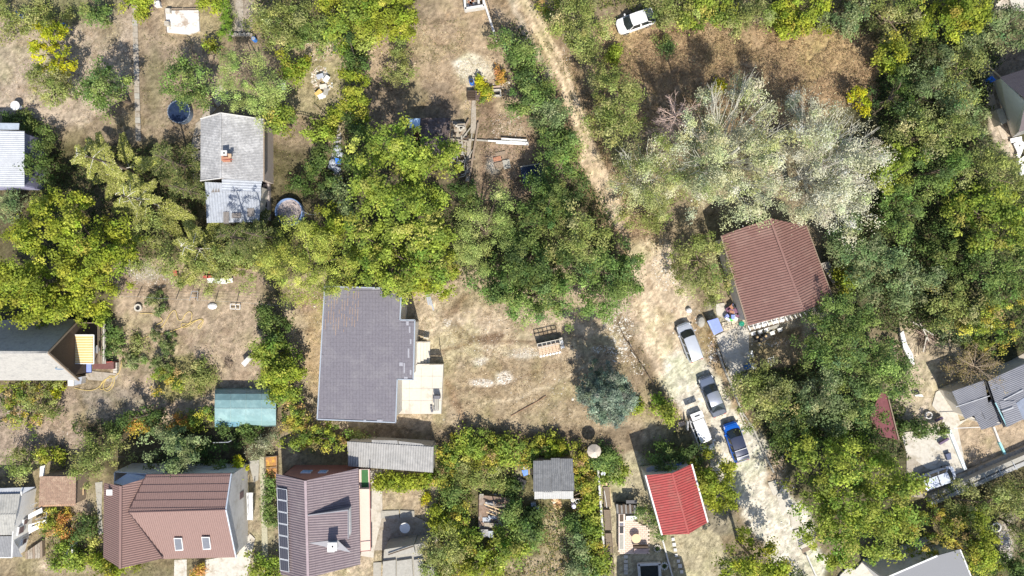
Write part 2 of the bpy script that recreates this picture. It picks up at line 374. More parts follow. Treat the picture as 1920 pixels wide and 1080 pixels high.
# ------------------------------------------------------------------ foliage
M_leaf = attr_mat('leaf', rough=.55, transl=.32, spec=.12)
M_grass = attr_mat('dry_grass_blade', rough=.8, transl=.15)
M_bark = mat('bark', (.17, .13, .10), .9, .25, 6)
M_pale_bark = mat('pale_bark', (.55, .53, .46), .8, .2, 6)
M_dead = mat('dead_wood', (.42, .31, .26), .9, .2, 6)
TINT = np.array((1.12, 1.08, .98))
def unit(a): return a / (np.linalg.norm(a, axis=-1, keepdims=True) + 1e-9)
def leaf_quads(p, nrm, size, asp, rng, along=None):
    n = len(p); r = rng.normal(size=(n, 3)) if along is None else along + rng.normal(size=(n, 3)) * .25
    t = unit(r - nrm * (r * nrm).sum(1, keepdims=True)); b = np.cross(nrm, t)
    s = (size * rng.uniform(.55, 1.2, n))[:, None]
    return np.stack([p - t * s * .5, p + b * s * asp * .5, p + t * s * .5, p - b * s * asp * .5], 1)
# species: (colours (albedo, weight), leaf size, leaf aspect, clump size m, clumps per m2, leaves per clump, clump stretch)
SP = {
 'lime': ([((.285,.34,.045),5), ((.205,.265,.04),4), ((.35,.37,.07),1)], .25, .72, .55, 1.6, 68, 1.3),
 'walnut': ([((0.263,0.334,0.0596),5), ((0.17,0.248,0.0497),4), ((0.341,0.369,0.0994),1)], .29, .6, .60, 1.4, 64, 1.3),
 'dark': ([((.095,.15,.045),5), ((.14,.19,.06),3), ((.065,.11,.04),2)], .25, .6, .55, 1.4, 62, 1.3),
 'locust': ([((0.156,0.241,0.071),5), ((0.213,0.284,0.0923),3), ((0.106,0.177,0.0639),3)], .23, .6, .62, 1.35, 72, 1.3),
 'olive':  ([((0.263,0.305,0.106),5), ((0.185,0.234,0.071),3), ((0.355,0.369,0.17),2)], .22, .55, .62, 1.3, 70, 1.4),
 'haze':   ([((0.192,0.256,0.121),5), ((0.128,0.192,0.0923),3), ((0.27,0.312,0.17),2)], .24, .55, .6, 1.3, 66, 1.4),
 'silver': ([((.50,.53,.36),6), ((.42,.46,.27),5), ((.56,.57,.44),1), ((.32,.37,.17),2)], .19, .55, .62, 1.6, 100, 2.2),
 'white':  ([((.58,.585,.47),6), ((.49,.51,.38),5), ((.64,.63,.55),1), ((.36,.40,.24),2)], .185, .55, .62, 1.6, 104, 2.4),
 'yellow': ([((.44,.44,.03),5), ((.30,.35,.03),4)], .22, .7, .42, 2.2, 52, 1.2),
 'autumn': ([((0.511,0.284,0.0852),4), ((0.426,0.355,0.071),3), ((0.596,0.284,0.142),2)], .22, .6, .45, 1.6, 46, 1.3),
 'mixed':  ([((0.284,0.334,0.0568),4), ((0.142,0.213,0.0497),4), ((0.469,0.412,0.0852),2), ((0.369,0.284,0.128),1)], .22, .6, .45, 1.7, 52, 1.4),
 'soft': ([((.36,.45,.16),5), ((.27,.36,.12),3)], .17, .42, .6, 1.6, 100, 1.8),
 'pinelime': ([((.43,.48,.12),5), ((.31,.37,.08),4)], .18, .42, .6, 1.5, 92, 1.7),
 'shrub': ([((.14,.20,.07),5), ((.26,.30,.15),3)], .17, .55, .25, 9, 46, 1.0),
 'box':    ([((0.156,0.27,0.0426),5), ((0.213,0.327,0.0497),3)], .12, .7, .28, 5, 44, 1.0),
 'blue': ([((.19,.25,.205),5), ((.125,.175,.145),4), ((.27,.32,.27),2)], .21, .5, .36, 6.5, 64, 1.3),
 'halfsilver': ([((.36,.40,.20),5), ((.46,.47,.31),3), ((.22,.27,.09),3)], .18, .5, .6, 1.5, 90, 1.9),
 'grey':   ([((0.312,0.334,0.227),5), ((0.213,0.241,0.142),3)], .18, .5, .5, 1.6, 60, 1.6),
}
def crown_arrays(lobes, sp, rng, z0, z1):
    cols, ls, asp, cs, dens, nl, el = SP[sp]
    cc = np.array([c for c, w in cols]); cw = np.array([w for c, w in cols], float); cw /= cw.sum()
    V = []; C = []; clumps = []
    R0 = max(l[2] for l in lobes)
    for (x, y, r) in lobes:
        zt = z0 + (z1 - z0) * (.55 + .45 * r / R0) * rng.uniform(.9, 1.05); zc = z0 + (zt - z0) * .42; hz = (zt - zc)
        n = max(6, int(math.pi * r * r * dens * 1.2 + 3))
        ph = rng.uniform(0, 6.28, 4)
        th = rng.uniform(0, 2 * math.pi, n); uz = rng.uniform(-.25, 1, n) ; uz = np.where(uz < 0, uz, uz)
        rad = 1 + .16 * np.sin(2 * th + ph[0]) + .13 * np.sin(3 * th + ph[1]) + .11 * np.sin(5 * th + ph[2]) + .08 * np.sin(9 * th + ph[3])
        rho = rng.uniform(.45, 1, n) ** .5
        hr = np.sqrt(np.clip(1 - uz ** 2, 0, 1))
        px = x + np.cos(th) * hr * rho * r * rad; py = y + np.sin(th) * hr * rho * r * rad; pz = zc + uz * rho * hz
        if r > .9:          # gather the clumps into boughs with hollows between them
            nb = max(5, int(r * r * (1.25 if el < 2 else 1.05) + 2)); bi = rng.choice(n, min(nb, n), replace=False); bx_, by_, bz_ = px[bi].copy(), py[bi].copy(), pz[bi].copy()
            w = rng.integers(0, len(bi), n); q_ = rng.normal(size=(n, 3)); q_[:, 2] = abs(q_[:, 2]); q_ = unit(q_) * rng.uniform(.6, 1, (n, 1)) * (min(1.05, .34 * r + .3) * np.exp(rng.normal(0, .22, len(bi))))[w][:, None]
            if el >= 2:
                dd = unit(np.stack([bx_ - x, by_ - y, .5 * (bz_ - zc) + .25 * r], 1))[w]; q_ = q_ * .55 + dd * rng.uniform(-1.1, 1.3, (n, 1)) * min(1.3, .5 * r)
            g_ = rng.random(n) < .72
            px = np.where(g_, bx_[w] + q_[:, 0], px); py = np.where(g_, by_[w] + q_[:, 1], py); pz = np.where(g_, bz_[w] + q_[:, 2] * .8, pz - .5)
            tone = np.exp(rng.normal(0, .14, len(bi)))[w]
        else: tone = np.ones(n)
        # push some clumps down into hollows so the crown opens in places
        hol = fbm(px / 1.5 + ph[0] * 9, py / 1.5 + ph[1] * 9, 3); keep = (hol > rng.uniform(.28, .40, n)) | (sp in ('blue', 'shrub', 'box'))
        pz = pz - np.clip(.5 - hol, 0, 1) * hz * 1.9
        pz = np.maximum(pz, z0 * .75 + .15)
        c0 = np.stack([px, py, pz], 1)[keep]; tone = tone[keep]
        clumps.append(c0)
        k = len(c0)
        if not k: continue
        base = cc[rng.choice(len(cc), k, p=cw)] * tone[:, None] * np.exp(rng.normal(0, .11, (k, 1))) * (1 + rng.normal(0, .05, (k, 3)))
        # radial/up sprays
        d = unit(np.stack([c0[:, 0] - x, c0[:, 1] - y, (c0[:, 2] - zc) * .8 + .3 * r], 1) + rng.normal(0, .3, (k, 3)))
        csz = cs * rng.uniform(.6, 1.4, k)
        m = rng.integers(int(nl * .95), int(nl * 1.7), k); I = np.repeat(np.arange(k), m); N = len(I)
        o = rng.normal(size=(N, 3)) * np.array((.5, .5, .34)) * csz[I][:, None]
        t = rng.normal(0, .5, N) * csz[I] * (el - 1) ; o = o + d[I] * t[:, None]
        p = c0[I] + o
        p[:, 2] = np.maximum(p[:, 2], .12)
        nr = unit(unit(o) * .55 + np.array((0, 0, .85)) + rng.normal(0, .42, (N, 3)))
        V.append(leaf_quads(p, nr, ls, asp, rng, d[I] if el > 1.7 else None))
        C.append(np.clip(base[I] * TINT * np.exp(rng.normal(0, .2, (N, 1))), .01, .75))
    return np.concatenate(V), np.concatenate(C), np.concatenate(clumps)
def fir_arrays(x, y, R, z0, z1, sp, rng, dens=1.0, nb=26, fat=.34):
    if sp == 'spruce': cols = np.array([(.15,.21,.17), (.09,.14,.115), (.22,.28,.235)])
    elif sp == 'fir': cols = np.array([(.42,.44,.11), (.28,.31,.075), (.50,.49,.20)])
    else: cols = np.array([(.11,.15,.05), (.17,.20,.065), (.26,.27,.10)])
    V = []; C = []
    hz = rng.uniform(0, 1, nb) ** 1.25; az = np.arange(nb) * 2.399 + rng.uniform(-.4, .4, nb)
    L = R * (1 - hz * .88) * rng.uniform(.72, 1.12, nb); zb = z0 + (z1 - z0) * hz
    N = int(900 * R * R * dens)
    w = L ** 2 + .3; b = rng.choice(nb, N, p=w / w.sum())
    s = rng.uniform(.08, 1, N) ** .75; sd_ = rng.choice([-1, 1], N); tw = rng.uniform(0, 1, N)
    nt_ = 9; s = (np.floor(s * nt_ * L[b] * .9) + rng.uniform(0, .34, N)) / (nt_ * L[b] * .9)     # herringbone twigs
    s = np.clip(s, .03, 1)
    dirx = np.cos(az[b]); diry = np.sin(az[b]); wl = fat * L[b] * (1.08 - s) + .14
    fx = s * L[b] + tw * wl * .75; sx = sd_ * tw * wl
    px = x + dirx * fx - diry * sx; py = y + diry * fx + dirx * sx
    pz = zb[b] + .22 * fx - .20 * (fx ** 2) / (R + .1) * 1.6 - tw * .12 + rng.normal(0, .05, N)
    p = np.stack([px, py, pz], 1) + rng.normal(0, .035, (N, 3)); p[:, 2] = np.maximum(p[:, 2], .2)
    al = np.stack([dirx * .75 - diry * sd_, diry * .75 + dirx * sd_, np.zeros(N)], 1)
    nr = unit(np.array((0, 0, 1.0)) + rng.normal(0, .42, (N, 3)))
    V = leaf_quads(p, nr, .20, .40, rng, al)
    C = cols[rng.integers(0, 3, N)] * np.exp(rng.normal(0, .2, (N, 1))) * np.exp(rng.normal(0, .12, nb))[b][:, None]
    ends = [(Vector((x, y, zb[i])), Vector((x + math.cos(az[i]) * L[i] * .9, y + math.sin(az[i]) * L[i] * .9, zb[i] + .22 * L[i] - .3 * L[i] ** 2 / R))) for i in range(nb)]
    return V, C, ends
def trunk_and_limbs(root, base, ztop, rad, targets, rng, mt=None, limb_r=.07):
    mt = mt or M_bark
    b = Vector(base); top = Vector((base[0] + rng.uniform(-.2, .2), base[1] + rng.uniform(-.2, .2), ztop))
    pts = [b, b.lerp(top, .35) + Vector((rng.uniform(-.1, .1), rng.uniform(-.1, .1), 0)), b.lerp(top, .7), top]
    MB().tube(pts, [rad, rad * .8, rad * .55, rad * .25], 7).build('trunk', mt, root)
    m = MB()
    for t in targets:
        t = Vector(t); s = rng.uniform(.3, .8); a = b.lerp(top, s); mid = a.lerp(t, .5) + Vector((rng.uniform(-.25, .25), rng.uniform(-.25, .25), .15))
        m.tube([a, mid, t], [limb_r * 1.3, limb_r * .8, limb_r * .25], 4, cap=False)
    if targets: m.build('limbs', mt, root)
NTREE = [0]
def tree(name, sp, h, lobes, label, cat=None, zb=None, group=None, dens=1.0, limbs=8):
    """lobes: (px, py, radius px) of the crown as seen at about 2/3 of the height"""
    NTREE[0] += 1; rng = np.random.default_rng(100 + NTREE[0])
    low = h < 3.2
    z0 = (h * .22 if not low else .1) if zb is None else zb
    hm = z0 + (h - z0) * .55; k = S * (H - hm) / H
    W = [(P(a, b, hm).x, P(a, b, hm).y, r * k * 1.06 + .08) for a, b, r in lobes]
    bx = sum(w[0] * w[2] ** 2 for w in W) / sum(w[2] ** 2 for w in W); by = sum(w[1] * w[2] ** 2 for w in W) / sum(w[2] ** 2 for w in W)
    root = thing(name, label, cat or ('shrub' if h < 3.2 else 'tree'), (bx, by, 0), 0, group)
    if sp in ('fir', 'darkfir', 'spruce'):
        Vs = []; Cs = []; ends = []
        for (x, y, r) in W:
            V, C, e = fir_arrays(x, y, r, z0 * .6, h, sp, rng, dens * (1.5 if sp == 'spruce' else .72), nb=20 if sp == 'fir' else 24, fat=.22 if sp == 'fir' else .3)
            Vs.append(V); Cs.append(C); ends += e
        quads_mesh('crown', np.concatenate(Vs), np.concatenate(Cs), M_leaf, root, (bx, by, 0))
        for (x, y, r) in W:
            MB().tube([(x, y, -.1), (x, y, h * .6), (x, y, h * .97)], [.2, .12, .03], 7).build('trunk', M_bark, root)
        for q in range(len(W)):
            m = MB()
            for a, b in ends[q * (len(ends) // len(W)):(q + 1) * (len(ends) // len(W))]: m.tube([a, a.lerp(b, .5) + Vector((0, 0, .12)), b], [.045, .03, .012], 4, cap=False)
            m.build('limbs', M_pale_bark if sp == 'fir' else M_bark, root)
        return root
    V, C, cl = crown_arrays(W, sp, rng, z0, h)
    if dens < 1:
        q = rng.random(len(V)) < dens; V = V[q]; C = C[q]
    quads_mesh('crown', V, C, M_leaf, root, (bx, by, 0))
    if sp in ('silver', 'white', 'halfsilver'):
        for (x, y, r) in W[:2]:
            pass
        m = MB(); b0 = Vector((bx, by, 0))
        MB().tube([b0, b0 + Vector((.1, .1, h * .4)), b0 + Vector((0, .2, h * .8))], [.35, .25, .1], 8).build('trunk', M_pale_bark, root)
        for (x, y, r) in W:
            hub = Vector((x * .55 + bx * .45, y * .55 + by * .45, h * .5)); m.tube([b0 + Vector((0, 0, h * .25)), hub], [.14, .09], 5, cap=False)
            for i in range(int(5 + r * 3)):
                an = rng.uniform(0, 6.28); d = r * rng.uniform(.4, .88); z = h * (.60 + .34 * (1 - d / r) + rng.uniform(-.03, .05))
                e = Vector((x + math.cos(an) * d, y + math.sin(an) * d, z)); mid = hub.lerp(e, .5) + Vector((rng.uniform(-.3, .3), rng.uniform(-.3, .3), .5))
                m.tube([hub, mid, e], [.045, .028, .01], 4, cap=False)
                for q in range(2):
                    g = mid.lerp(e, rng.uniform(.2, .8)); dd = (e - mid).normalized() * rng.uniform(.5, 1.1); dd = dd + Vector((rng.uniform(-.6, .6), rng.uniform(-.6, .6), .25))
                    m.tube([g, g + dd], [.022, .008], 3, cap=False)
        m.build('limbs', M_pale_bark, root)
    elif not low:
        idx = rng.choice(len(cl), min(limbs, len(cl)), replace=False)
        trunk_and_limbs(root, (bx, by, -.1), h * .7, .06 + h * .016, [cl[i] - np.array((0, 0, .2)) for i in idx], rng)
    else:
        idx = rng.choice(len(cl), min(6, len(cl)), replace=False); m = MB()
        for i in idx: m.tube([(bx, by, -.05), ((bx + cl[i][0]) / 2, (by + cl[i][1]) / 2, cl[i][2] * .6), tuple(cl[i])], [.03, .02, .01], 4, cap=False)
        m.build('stems', M_bark, root)
    return root
def bare_tree(name, px, py, r, h, label, mt, rng_seed=1, leaves=None, nb=34):
    rng = np.random.default_rng(rng_seed); c = P(px, py, h * .5); R = r * S * (H - h * .5) / H
    root = thing(name, label, 'tree', (c.x, c.y, 0))
    MB().tube([(c.x, c.y, -.1), (c.x + .05, c.y, h * .5), (c.x, c.y + .05, h * .9)], [.14, .09, .03], 7).build('trunk', mt, root)
    m = MB(); tips = []
    for i in range(nb):
        an = i * 2.399 + rng.uniform(-.3, .3); L = R * rng.uniform(.55, 1.1); z = h * rng.uniform(.25, .8)
        a = Vector((c.x, c.y, z)); e = a + Vector((math.cos(an) * L, math.sin(an) * L, L * rng.uniform(.15, .7)))
        mid = a.lerp(e, .5) + Vector((rng.uniform(-.15, .15), rng.uniform(-.15, .15), .1)); m.tube([a, mid, e], [.05, .03, .012], 4, cap=False)
        for q in range(9):
            g = a.lerp(e, rng.uniform(.25, .98)); d = (e - a).normalized(); pr = Vector((-d.y, d.x, .25)) * rng.choice([-1, 1])
            t = g + (d * .8 + pr * rng.uniform(.3, .9)) * L * rng.uniform(.14, .34); m.tube([g, t], [.02, .008], 3, cap=False); tips.append(tuple(t))
            t2 = g.lerp(t, .6); m.tube([t2, t2 + Vector((rng.uniform(-.3, .3), rng.uniform(-.3, .3), .15))], [.012, .006], 3, cap=False)
    m.build('branches', mt, root)
    if leaves:
        tp = np.array(tips); I = rng.integers(0, len(tp), leaves[1]); p = tp[I] + rng.normal(0, .22, (len(I), 3)); p[:, 2] = np.maximum(p[:, 2], .2)
        nr = unit(np.array((0, 0, 1.)) + rng.normal(0, .5, (len(I), 3)))
        V = leaf_quads(p, nr, .17, .5, rng); C = np.array(leaves[0])[rng.integers(0, len(leaves[0]), len(I))] * np.exp(rng.normal(0, .25, (len(I), 1)))
        quads_mesh('crown', V, C, M_leaf, root, (c.x, c.y, 0))
    return root
def cover(name, label, polys, n_per_m2, cols, h, size, asp=.5, seed=1, up=.9, m=None, clump=.5, thr=.4, three=False, holes=()):
    """uncountable low growth: leaf- or blade-sized faces spread over an area"""
    rng = np.random.default_rng(seed); Vs = []; Cs = []
    for kind, geo, w in polys:
        if kind == 'e': x0, x1, y0, y1 = geo[0]-geo[2], geo[0]+geo[2], geo[1]-geo[3], geo[1]+geo[3]
        else: gx = [g[0] for g in geo]; gy = [g[1] for g in geo]; x0, x1, y0, y1 = min(gx)-w, max(gx)+w, min(gy)-w, max(gy)+w
        N = int((x1 - x0) * (y1 - y0) * S * S * n_per_m2)
        X = rng.uniform(x0, x1, N); Y = rng.uniform(y0, y1, N)
        wx = (fbm(X / 16, Y / 16) - .5) * 22
        k = mask(X + wx, Y - wx, kind, geo, w, 6) > .5
        for hk, hg, hw in holes: k &= mask(X, Y, hk, hg, hw, 2) < .5
        x = (X - 960) * S; y = -(Y - 540) * S
        nz = fbm(x / clump, y / clump, 3); k &= nz > thr + rng.uniform(-.08, .08, N)
        x = x[k]; y = y[k]; nz = nz[k]; n = len(x)
        z = np.maximum(zg(x, y), 0) + h * np.clip((nz - thr) * 3.2, .08, 1) * rng.uniform(.35, 1, n) + .02
        p = np.stack([x, y, z], 1)
        nr = unit(np.array((0, 0, up)) + rng.normal(0, .45, (n, 3)))
        q = leaf_quads(p, nr, size, asp, rng)
        if three: q = q[:, :3]
        Vs.append(q); cl = np.array([c for c, w_ in cols]); cw = np.array([w_ for c, w_ in cols], float)
        Cs.append(cl[rng.choice(len(cl), n, p=cw / cw.sum())] * np.exp(rng.normal(0, .22, (n, 1))) * (.75 + .5 * fbm(x / 2.5, y / 2.5)[:, None]))
    V = np.concatenate(Vs); C = np.clip(np.concatenate(Cs), .01, .7)
    return tag(quads_mesh(name, V, C, m or M_leaf, n=3 if three else 4), label, kind='stuff')
def grass(name, label, n, seed, filt, length=.24, tint=(1, 1, 1), jit=.25, wid=.03):
    """n dry blades whose colour follows the soil they grow on"""
    rng = np.random.default_rng(seed)
    x = rng.uniform(-60, 60, n); y = rng.uniform(-34.5, 34.5, n); X, Y = px_of(x, y)
    k = filt(X, Y) & (fbm(x / 1.4, y / 1.4, 3) > rng.uniform(.36, .56, n)); x = x[k]; y = y[k]; n = len(x)
    c = gcol(x, y) * np.array(tint) * np.exp(rng.normal(0, jit, (n, 1)))
    an = rng.uniform(0, 6.28, n); l = length * rng.uniform(.5, 1.5, n); z = zg(x, y)
    d = np.stack([np.cos(an), np.sin(an)], 1); tilt = rng.uniform(.35, .95, n)
    b0 = np.stack([x, y, z - .01], 1); wv = np.stack([-d[:, 1], d[:, 0], np.zeros(n)], 1) * wid
    tip = b0 + np.stack([d[:, 0] * l * tilt, d[:, 1] * l * tilt, l * (1.05 - tilt) + .02], 1)
    V = np.stack([b0 - wv, b0 + wv, tip], 1)
    return tag(quads_mesh(name, V, np.clip(c, .01, .75), M_grass, n=3), label, kind='stuff')
ICO = None
def stones(name, label, spots, cols, seed=1, kind='stuff', flat=.6):
    """spots: (px, py, rx px, ry px, count, size m)"""
    rng = np.random.default_rng(seed); Vs = []; Cs = []
    oct_ = np.array([(1,0,0),(0,1,0),(-1,0,0),(0,-1,0),(0,0,1)], float); tri = [(0,1,4),(1,2,4),(2,3,4),(3,0,4)]
    for cx, cy, rx, ry, n, sz in spots:
        a = rng.uniform(0, 6.28, n); r = rng.uniform(0, 1, n) ** .6
        x = (cx + np.cos(a) * r * rx - 960) * S; y = -(cy + np.sin(a) * r * ry - 540) * S
        s = sz * np.exp(rng.normal(0, .45, n)); rot = rng.uniform(0, 6.28, n)
        v = oct_[None] * s[:, None, None] * rng.uniform(.6, 1.25, (n, 5, 1)) * np.array((1, .8, flat))
        ca, sa = np.cos(rot)[:, None], np.sin(rot)[:, None]
        vx = v[:, :, 0] * ca - v[:, :, 1] * sa + x[:, None]; vy = v[:, :, 0] * sa + v[:, :, 1] * ca + y[:, None]; vz = v[:, :, 2] + zg(x, y)[:, None] + .0
        v = np.stack([vx, vy, vz], -1)
        c = np.array(cols)[rng.integers(0, len(cols), n)] * np.exp(rng.normal(0, .15, (n, 1)))
        for t in tri: Vs.append(v[:, t]); Cs.append(c)
    o = quads_mesh(name, np.concatenate(Vs), np.clip(np.concatenate(Cs), .01, .8), attr_mat('stone', .9), n=3)
    return tag(o, label, kind=kind)

# ------------------------------------------------------------------ buildings
M_white = mat('white_plaster', (.60, .59, .58), .85, .08, 2, bump=.1, stain=(.48, .46, .43), ss=.8, st=.52)
M_cream = mat('cream_plaster', (.60, .56, .50), .85, .08, 2, stain=(.48, .44, .39), ss=.9, st=.56)
M_conc = mat('pale_concrete', (.52, .49, .44), .9, .12, 3, bump=.2, stain=(.38, .34, .28), ss=.9, st=.5)
M_conc2 = mat('grey_concrete', (.36, .345, .31), .9, .14, 4, bump=.2, stain=(.32, .30, .26), ss=1.2, st=.54)
M_path = mat('worn_concrete', (.36, .32, .27), .9, .2, 5, bump=.3, stain=(.24, .2, .15), ss=1.5, st=.5)
M_dark = mat('dark_void', (.03, .03, .035), .6, .2)
M_glass = mat('window_glass', (.03, .035, .045), .08, .1, spec=.8)
M_wood = mat('weathered_wood', (.27, .21, .16), .85, .2, 8)
M_pine = mat('fresh_wood', (.60, .44, .26), .8, .15, 8)
M_dwood = mat('dark_wood', (.11, .08, .06), .85, .2, 8)
M_black = mat('black_rubber', (.025, .025, .028), .7, .1)
M_steel = mat('galvanised_steel', (.62, .64, .67), .35, .08, 4, metal=.6)
M_whitep = mat('white_plastic', (.70, .70, .70), .5, .04)
M_bluep = mat('blue_plastic', (.03, .16, .62), .45, .1)
M_bluet = mat('blue_tarp', (.24, .31, .72), .55, .08, 5, bump=.2, bs=6)
M_navy = mat('navy_cover', (.010, .022, .06), .55, .35, 2.5, bump=.3, bs=5, stain=(.02,.035,.07), ss=1.2)
M_greenp = mat('green_plastic', (.05, .55, .06), .45, .05)
M_red = mat('painted_red', (.42, .10, .08), .6, .1)
M_brick = mat('brick_red', (.40, .20, .13), .9, .2, 6)

def ribbed(name, parent, m, pts, pitch=.24, amp=.03, steps=0.0, sh=.03, along=0, kind='sine', base=0.0, thick=.06):
    """corrugated or stepped sheet over a convex polygon of 3D points; ribs run away from edge pts[0]-pts[1] (along=0) or parallel to it (1)"""
    p = [Vector(q) for q in pts]; n = Vector((0, 0, 0))
    for i in range(len(p)):
        a = p[i]; b = p[(i + 1) % len(p)]; n += a.cross(b)
    n.normalize()
    if n.z < 0: n = -n
    u = (p[1] - p[0]).normalized(); v = n.cross(u).normalized(); c = sum(p, Vector()) / len(p)
    if v.dot(c - p[0]) < 0: v = -v
    if along: u, v = v, u
    us = [(q - c).dot(u) for q in p]; vs = [(q - c).dot(v) for q in p]
    u0, u1, v0, v1 = min(us) - .1, max(us) + .1, min(vs) - .1, max(vs) + .1
    if kind == 'sine': prof = [(0, 0), (.25, 1), (.5, 0), (.75, -1)]
    elif kind == 'seam': prof = [(0, 0), (.08, 1), (.16, 1), (.24, 0)]
    else: prof = [(0, 0), (.2, 1), (.45, 1), (.65, 0)]
    U = []; k = math.floor(u0 / pitch) - 1
    while k * pitch < u1 + pitch:
        for a, b in prof: U.append(((k + a) * pitch, b * amp))
        k += 1
    if steps:
        Vv = []; k = math.floor(v0 / steps) - 1
        while k * steps < v1 + steps:
            Vv.append((k * steps, sh)); Vv.append((k * steps + steps - .02, 0)); k += 1
    else: Vv = [(v0, 0), ((v0 + v1) / 2, 0), (v1, 0)]
    bm = bmesh.new()
    G = [[bm.verts.new(c + u * a + v * d + n * (b + e + base)) for (d, e) in Vv] for (a, b) in U]
    for i in range(len(U) - 1):
        for j in range(len(Vv) - 1): bm.faces.new((G[i][j], G[i+1][j], G[i+1][j+1], G[i][j+1]))
    for i in range(len(p)):
        a = p[i]; b = p[(i + 1) % len(p)]; e = (b - a); nn = Vector((e.y, -e.x, 0)).normalized()
        if nn.dot(c - a) > 0: nn = -nn
        bmesh.ops.bisect_plane(bm, geom=bm.verts[:] + bm.edges[:] + bm.faces[:], plane_co=a, plane_no=nn, clear_outer=True)
    bmesh.ops.recalc_face_normals(bm, faces=bm.faces[:])
    me = bpy.data.meshes.new(name); o3 = offs(parent); bm.transform(Matrix.Translation(-o3)); bm.to_mesh(me); bm.free(); me.materials.append(m)
    return link(me, name, parent)
def ridge_cap(parent, a, b, m, w=.22, h=.07, name='ridge_cap'):
    return MB().bar(Vector(a) + Vector((0, 0, .05)), Vector(b) + Vector((0, 0, .05)), w, h).build(name, m, parent)
def inset(pts, d):
    cx = sum(p[0] for p in pts) / len(pts); cy = sum(p[1] for p in pts) / len(pts); o = []
    for p in pts:
        v = Vector((p[0] - cx, p[1] - cy, 0)); L = v.length; v = v * (1 - d / L); o.append(Vector((cx + v.x, cy + v.y, p[2])))
    return o
def walls(parent, ring, m, name='wall', z0=-.15, drop=.1, one=False):
    """a wall panel per side, each its own part, tops follow the ring heights"""
    k = len(ring)
    for i in range(k):
        a = Vector(ring[i]); b = Vector(ring[(i + 1) % k]); d = (b - a); d.z = 0
        nn = Vector((d.y, -d.x, 0)).normalized() * .1
        q = MB(); n = 0
        A = [Vector((a.x, a.y, z0)), Vector((b.x, b.y, z0)), Vector((b.x, b.y, b.z - drop)), Vector((a.x, a.y, a.z - drop))]
        B = [v - nn for v in A]
        q.v += [tuple(v) for v in A + B]
        q.f += [(0,1,2,3),(7,6,5,4),(0,4,5,1),(1,5,6,2),(2,6,7,3),(3,7,4,0)]
        q.build(name, m, parent)
def gable(parent, pts, m, name='gable_wall'):
    return MB().poly(pts).build(name, m, parent)
def window(parent, a, b, t, w, z0, z1, mf=None, mg=None, out=.06, sill=True):
    """window on the wall from a to b; t = place along it (0..1)"""
    a = Vector((a[0], a[1], 0)); b = Vector((b[0], b[1], 0)); d = (b - a).normalized(); nn = Vector((d.y, -d.x, 0))
    c = a.lerp(b, t) + nn * out; zc = (z0 + z1) / 2; an = math.atan2(d.y, d.x)
    f = MB()
    for s in (-1, 1): f.box((c + d * s * w / 2) + Vector((0, 0, zc)), (.08, .1, z1 - z0), an)
    for z in (z0, z1): f.box(c + Vector((0, 0, z)), (w + .08, .1, .08), an)
    fo = f.build('window', mf or M_whitep, parent)
    MB().box(c + Vector((0, 0, zc)), (w - .06, .04, z1 - z0 - .06), an).build('pane', mg or M_glass, fo)
    if sill: MB().box(c + nn * .08 + Vector((0, 0, z0 - .07)), (w + .2, .22, .05), an).build('sill', M_conc2, fo)
def ctr(pts): return sum((Vector(p) for p in pts), Vector()) / len(pts)
def slab(name, label, pxs, top=.06, th=.2, m=None, cat=None, kind='structure', group=None):
    o = MB().prism([P(x, y, top) for x, y in pxs], th).build(name, m or M_conc)
    tag(o, label, cat, group, kind); return o
def base_of(pts): c = ctr(pts); return (c.x, c.y, 0)

# --- A: big grey tiled roof with its raised terrace
hA = 5.2
RA = [P(609,537,hA), P(753,541,hA), P(750,600,hA), P(778,600,hA), P(775,712,hA), P(745,711,hA), P(742,792,hA), P(595,786,hA)]
A = thing('tiled_house', 'low house under a large flat pitched grey tile roof with a raised white terrace', 'house', base_of(RA))
M_tile = mat('grey_roof_tile', (.172, .162, .188), .8, .14, 5, bump=.1, stain=(.20, .19, .212), ss=.5, st=.48)
M_tile2 = mat('blue_grey_edge', (.33, .37, .43), .5, .08)
MB().prism([RA[0], RA[1], RA[6], RA[7]], .16).build('roof', M_tile, A)
MB().prism([v - Vector((0, 0, .006)) for v in (RA[2].lerp(RA[1], 0) , RA[3], RA[4], RA[5])], .15).build('roof', M_tile, A)
tl = MB(); rg = random.Random(4)
wk = [(609,537),(753,541),(750,600),(778,600),(775,712),(745,711),(742,792),(595,786)]
wx_ = [(P(a, b, hA).x, P(a, b, hA).y) for a, b in wk]
xa, xb, ya, yb = min(p[0] for p in wx_), max(p[0] for p in wx_), min(p[1] for p in wx_), max(p[1] for p in wx_)
rows = int((yb - ya) / .42); cols_ = int((xb - xa) / .34)
gx, gy = np.meshgrid(np.arange(cols_), np.arange(rows))
cxx = xa + .17 + gx * .34 ; cyy = ya + .21 + gy * .42 ; sh_ = (cyy - ya) / (yb - ya) * .75
ok = inpoly(cxx - .12, cyy, wx_) & inpoly(cxx + .12, cyy, wx_) & inpoly(cxx, cyy - .15, wx_) & inpoly(cxx, cyy + .15, wx_)
tq = []
for x, y in zip(cxx[ok], cyy[ok]):
    t = rg.uniform(.0, .012)
    lo = hA + .012; hi = hA + .045 + t
    tl.v += [(x-.167, y-.207, lo+.02), (x+.167, y-.207, hi), (x+.167, y+.207, hi), (x-.167, y+.207, lo+.02), (x+.167, y-.207, hA), (x+.167, y+.207, hA), (x-.167, y-.207, hA), (x-.167, y+.207, hA)]
    n = len(tl.v) - 8
    tl.f += [(n, n+1, n+2, n+3), (n+1, n+4, n+5, n+2), (n, n+6, n+4, n+1), (n+3, n+2, n+5, n+7)]
tag(tl.build('roof_tiles', M_tile, A), 'rows of small grey tiles', kind='stuff')
bt = MB()
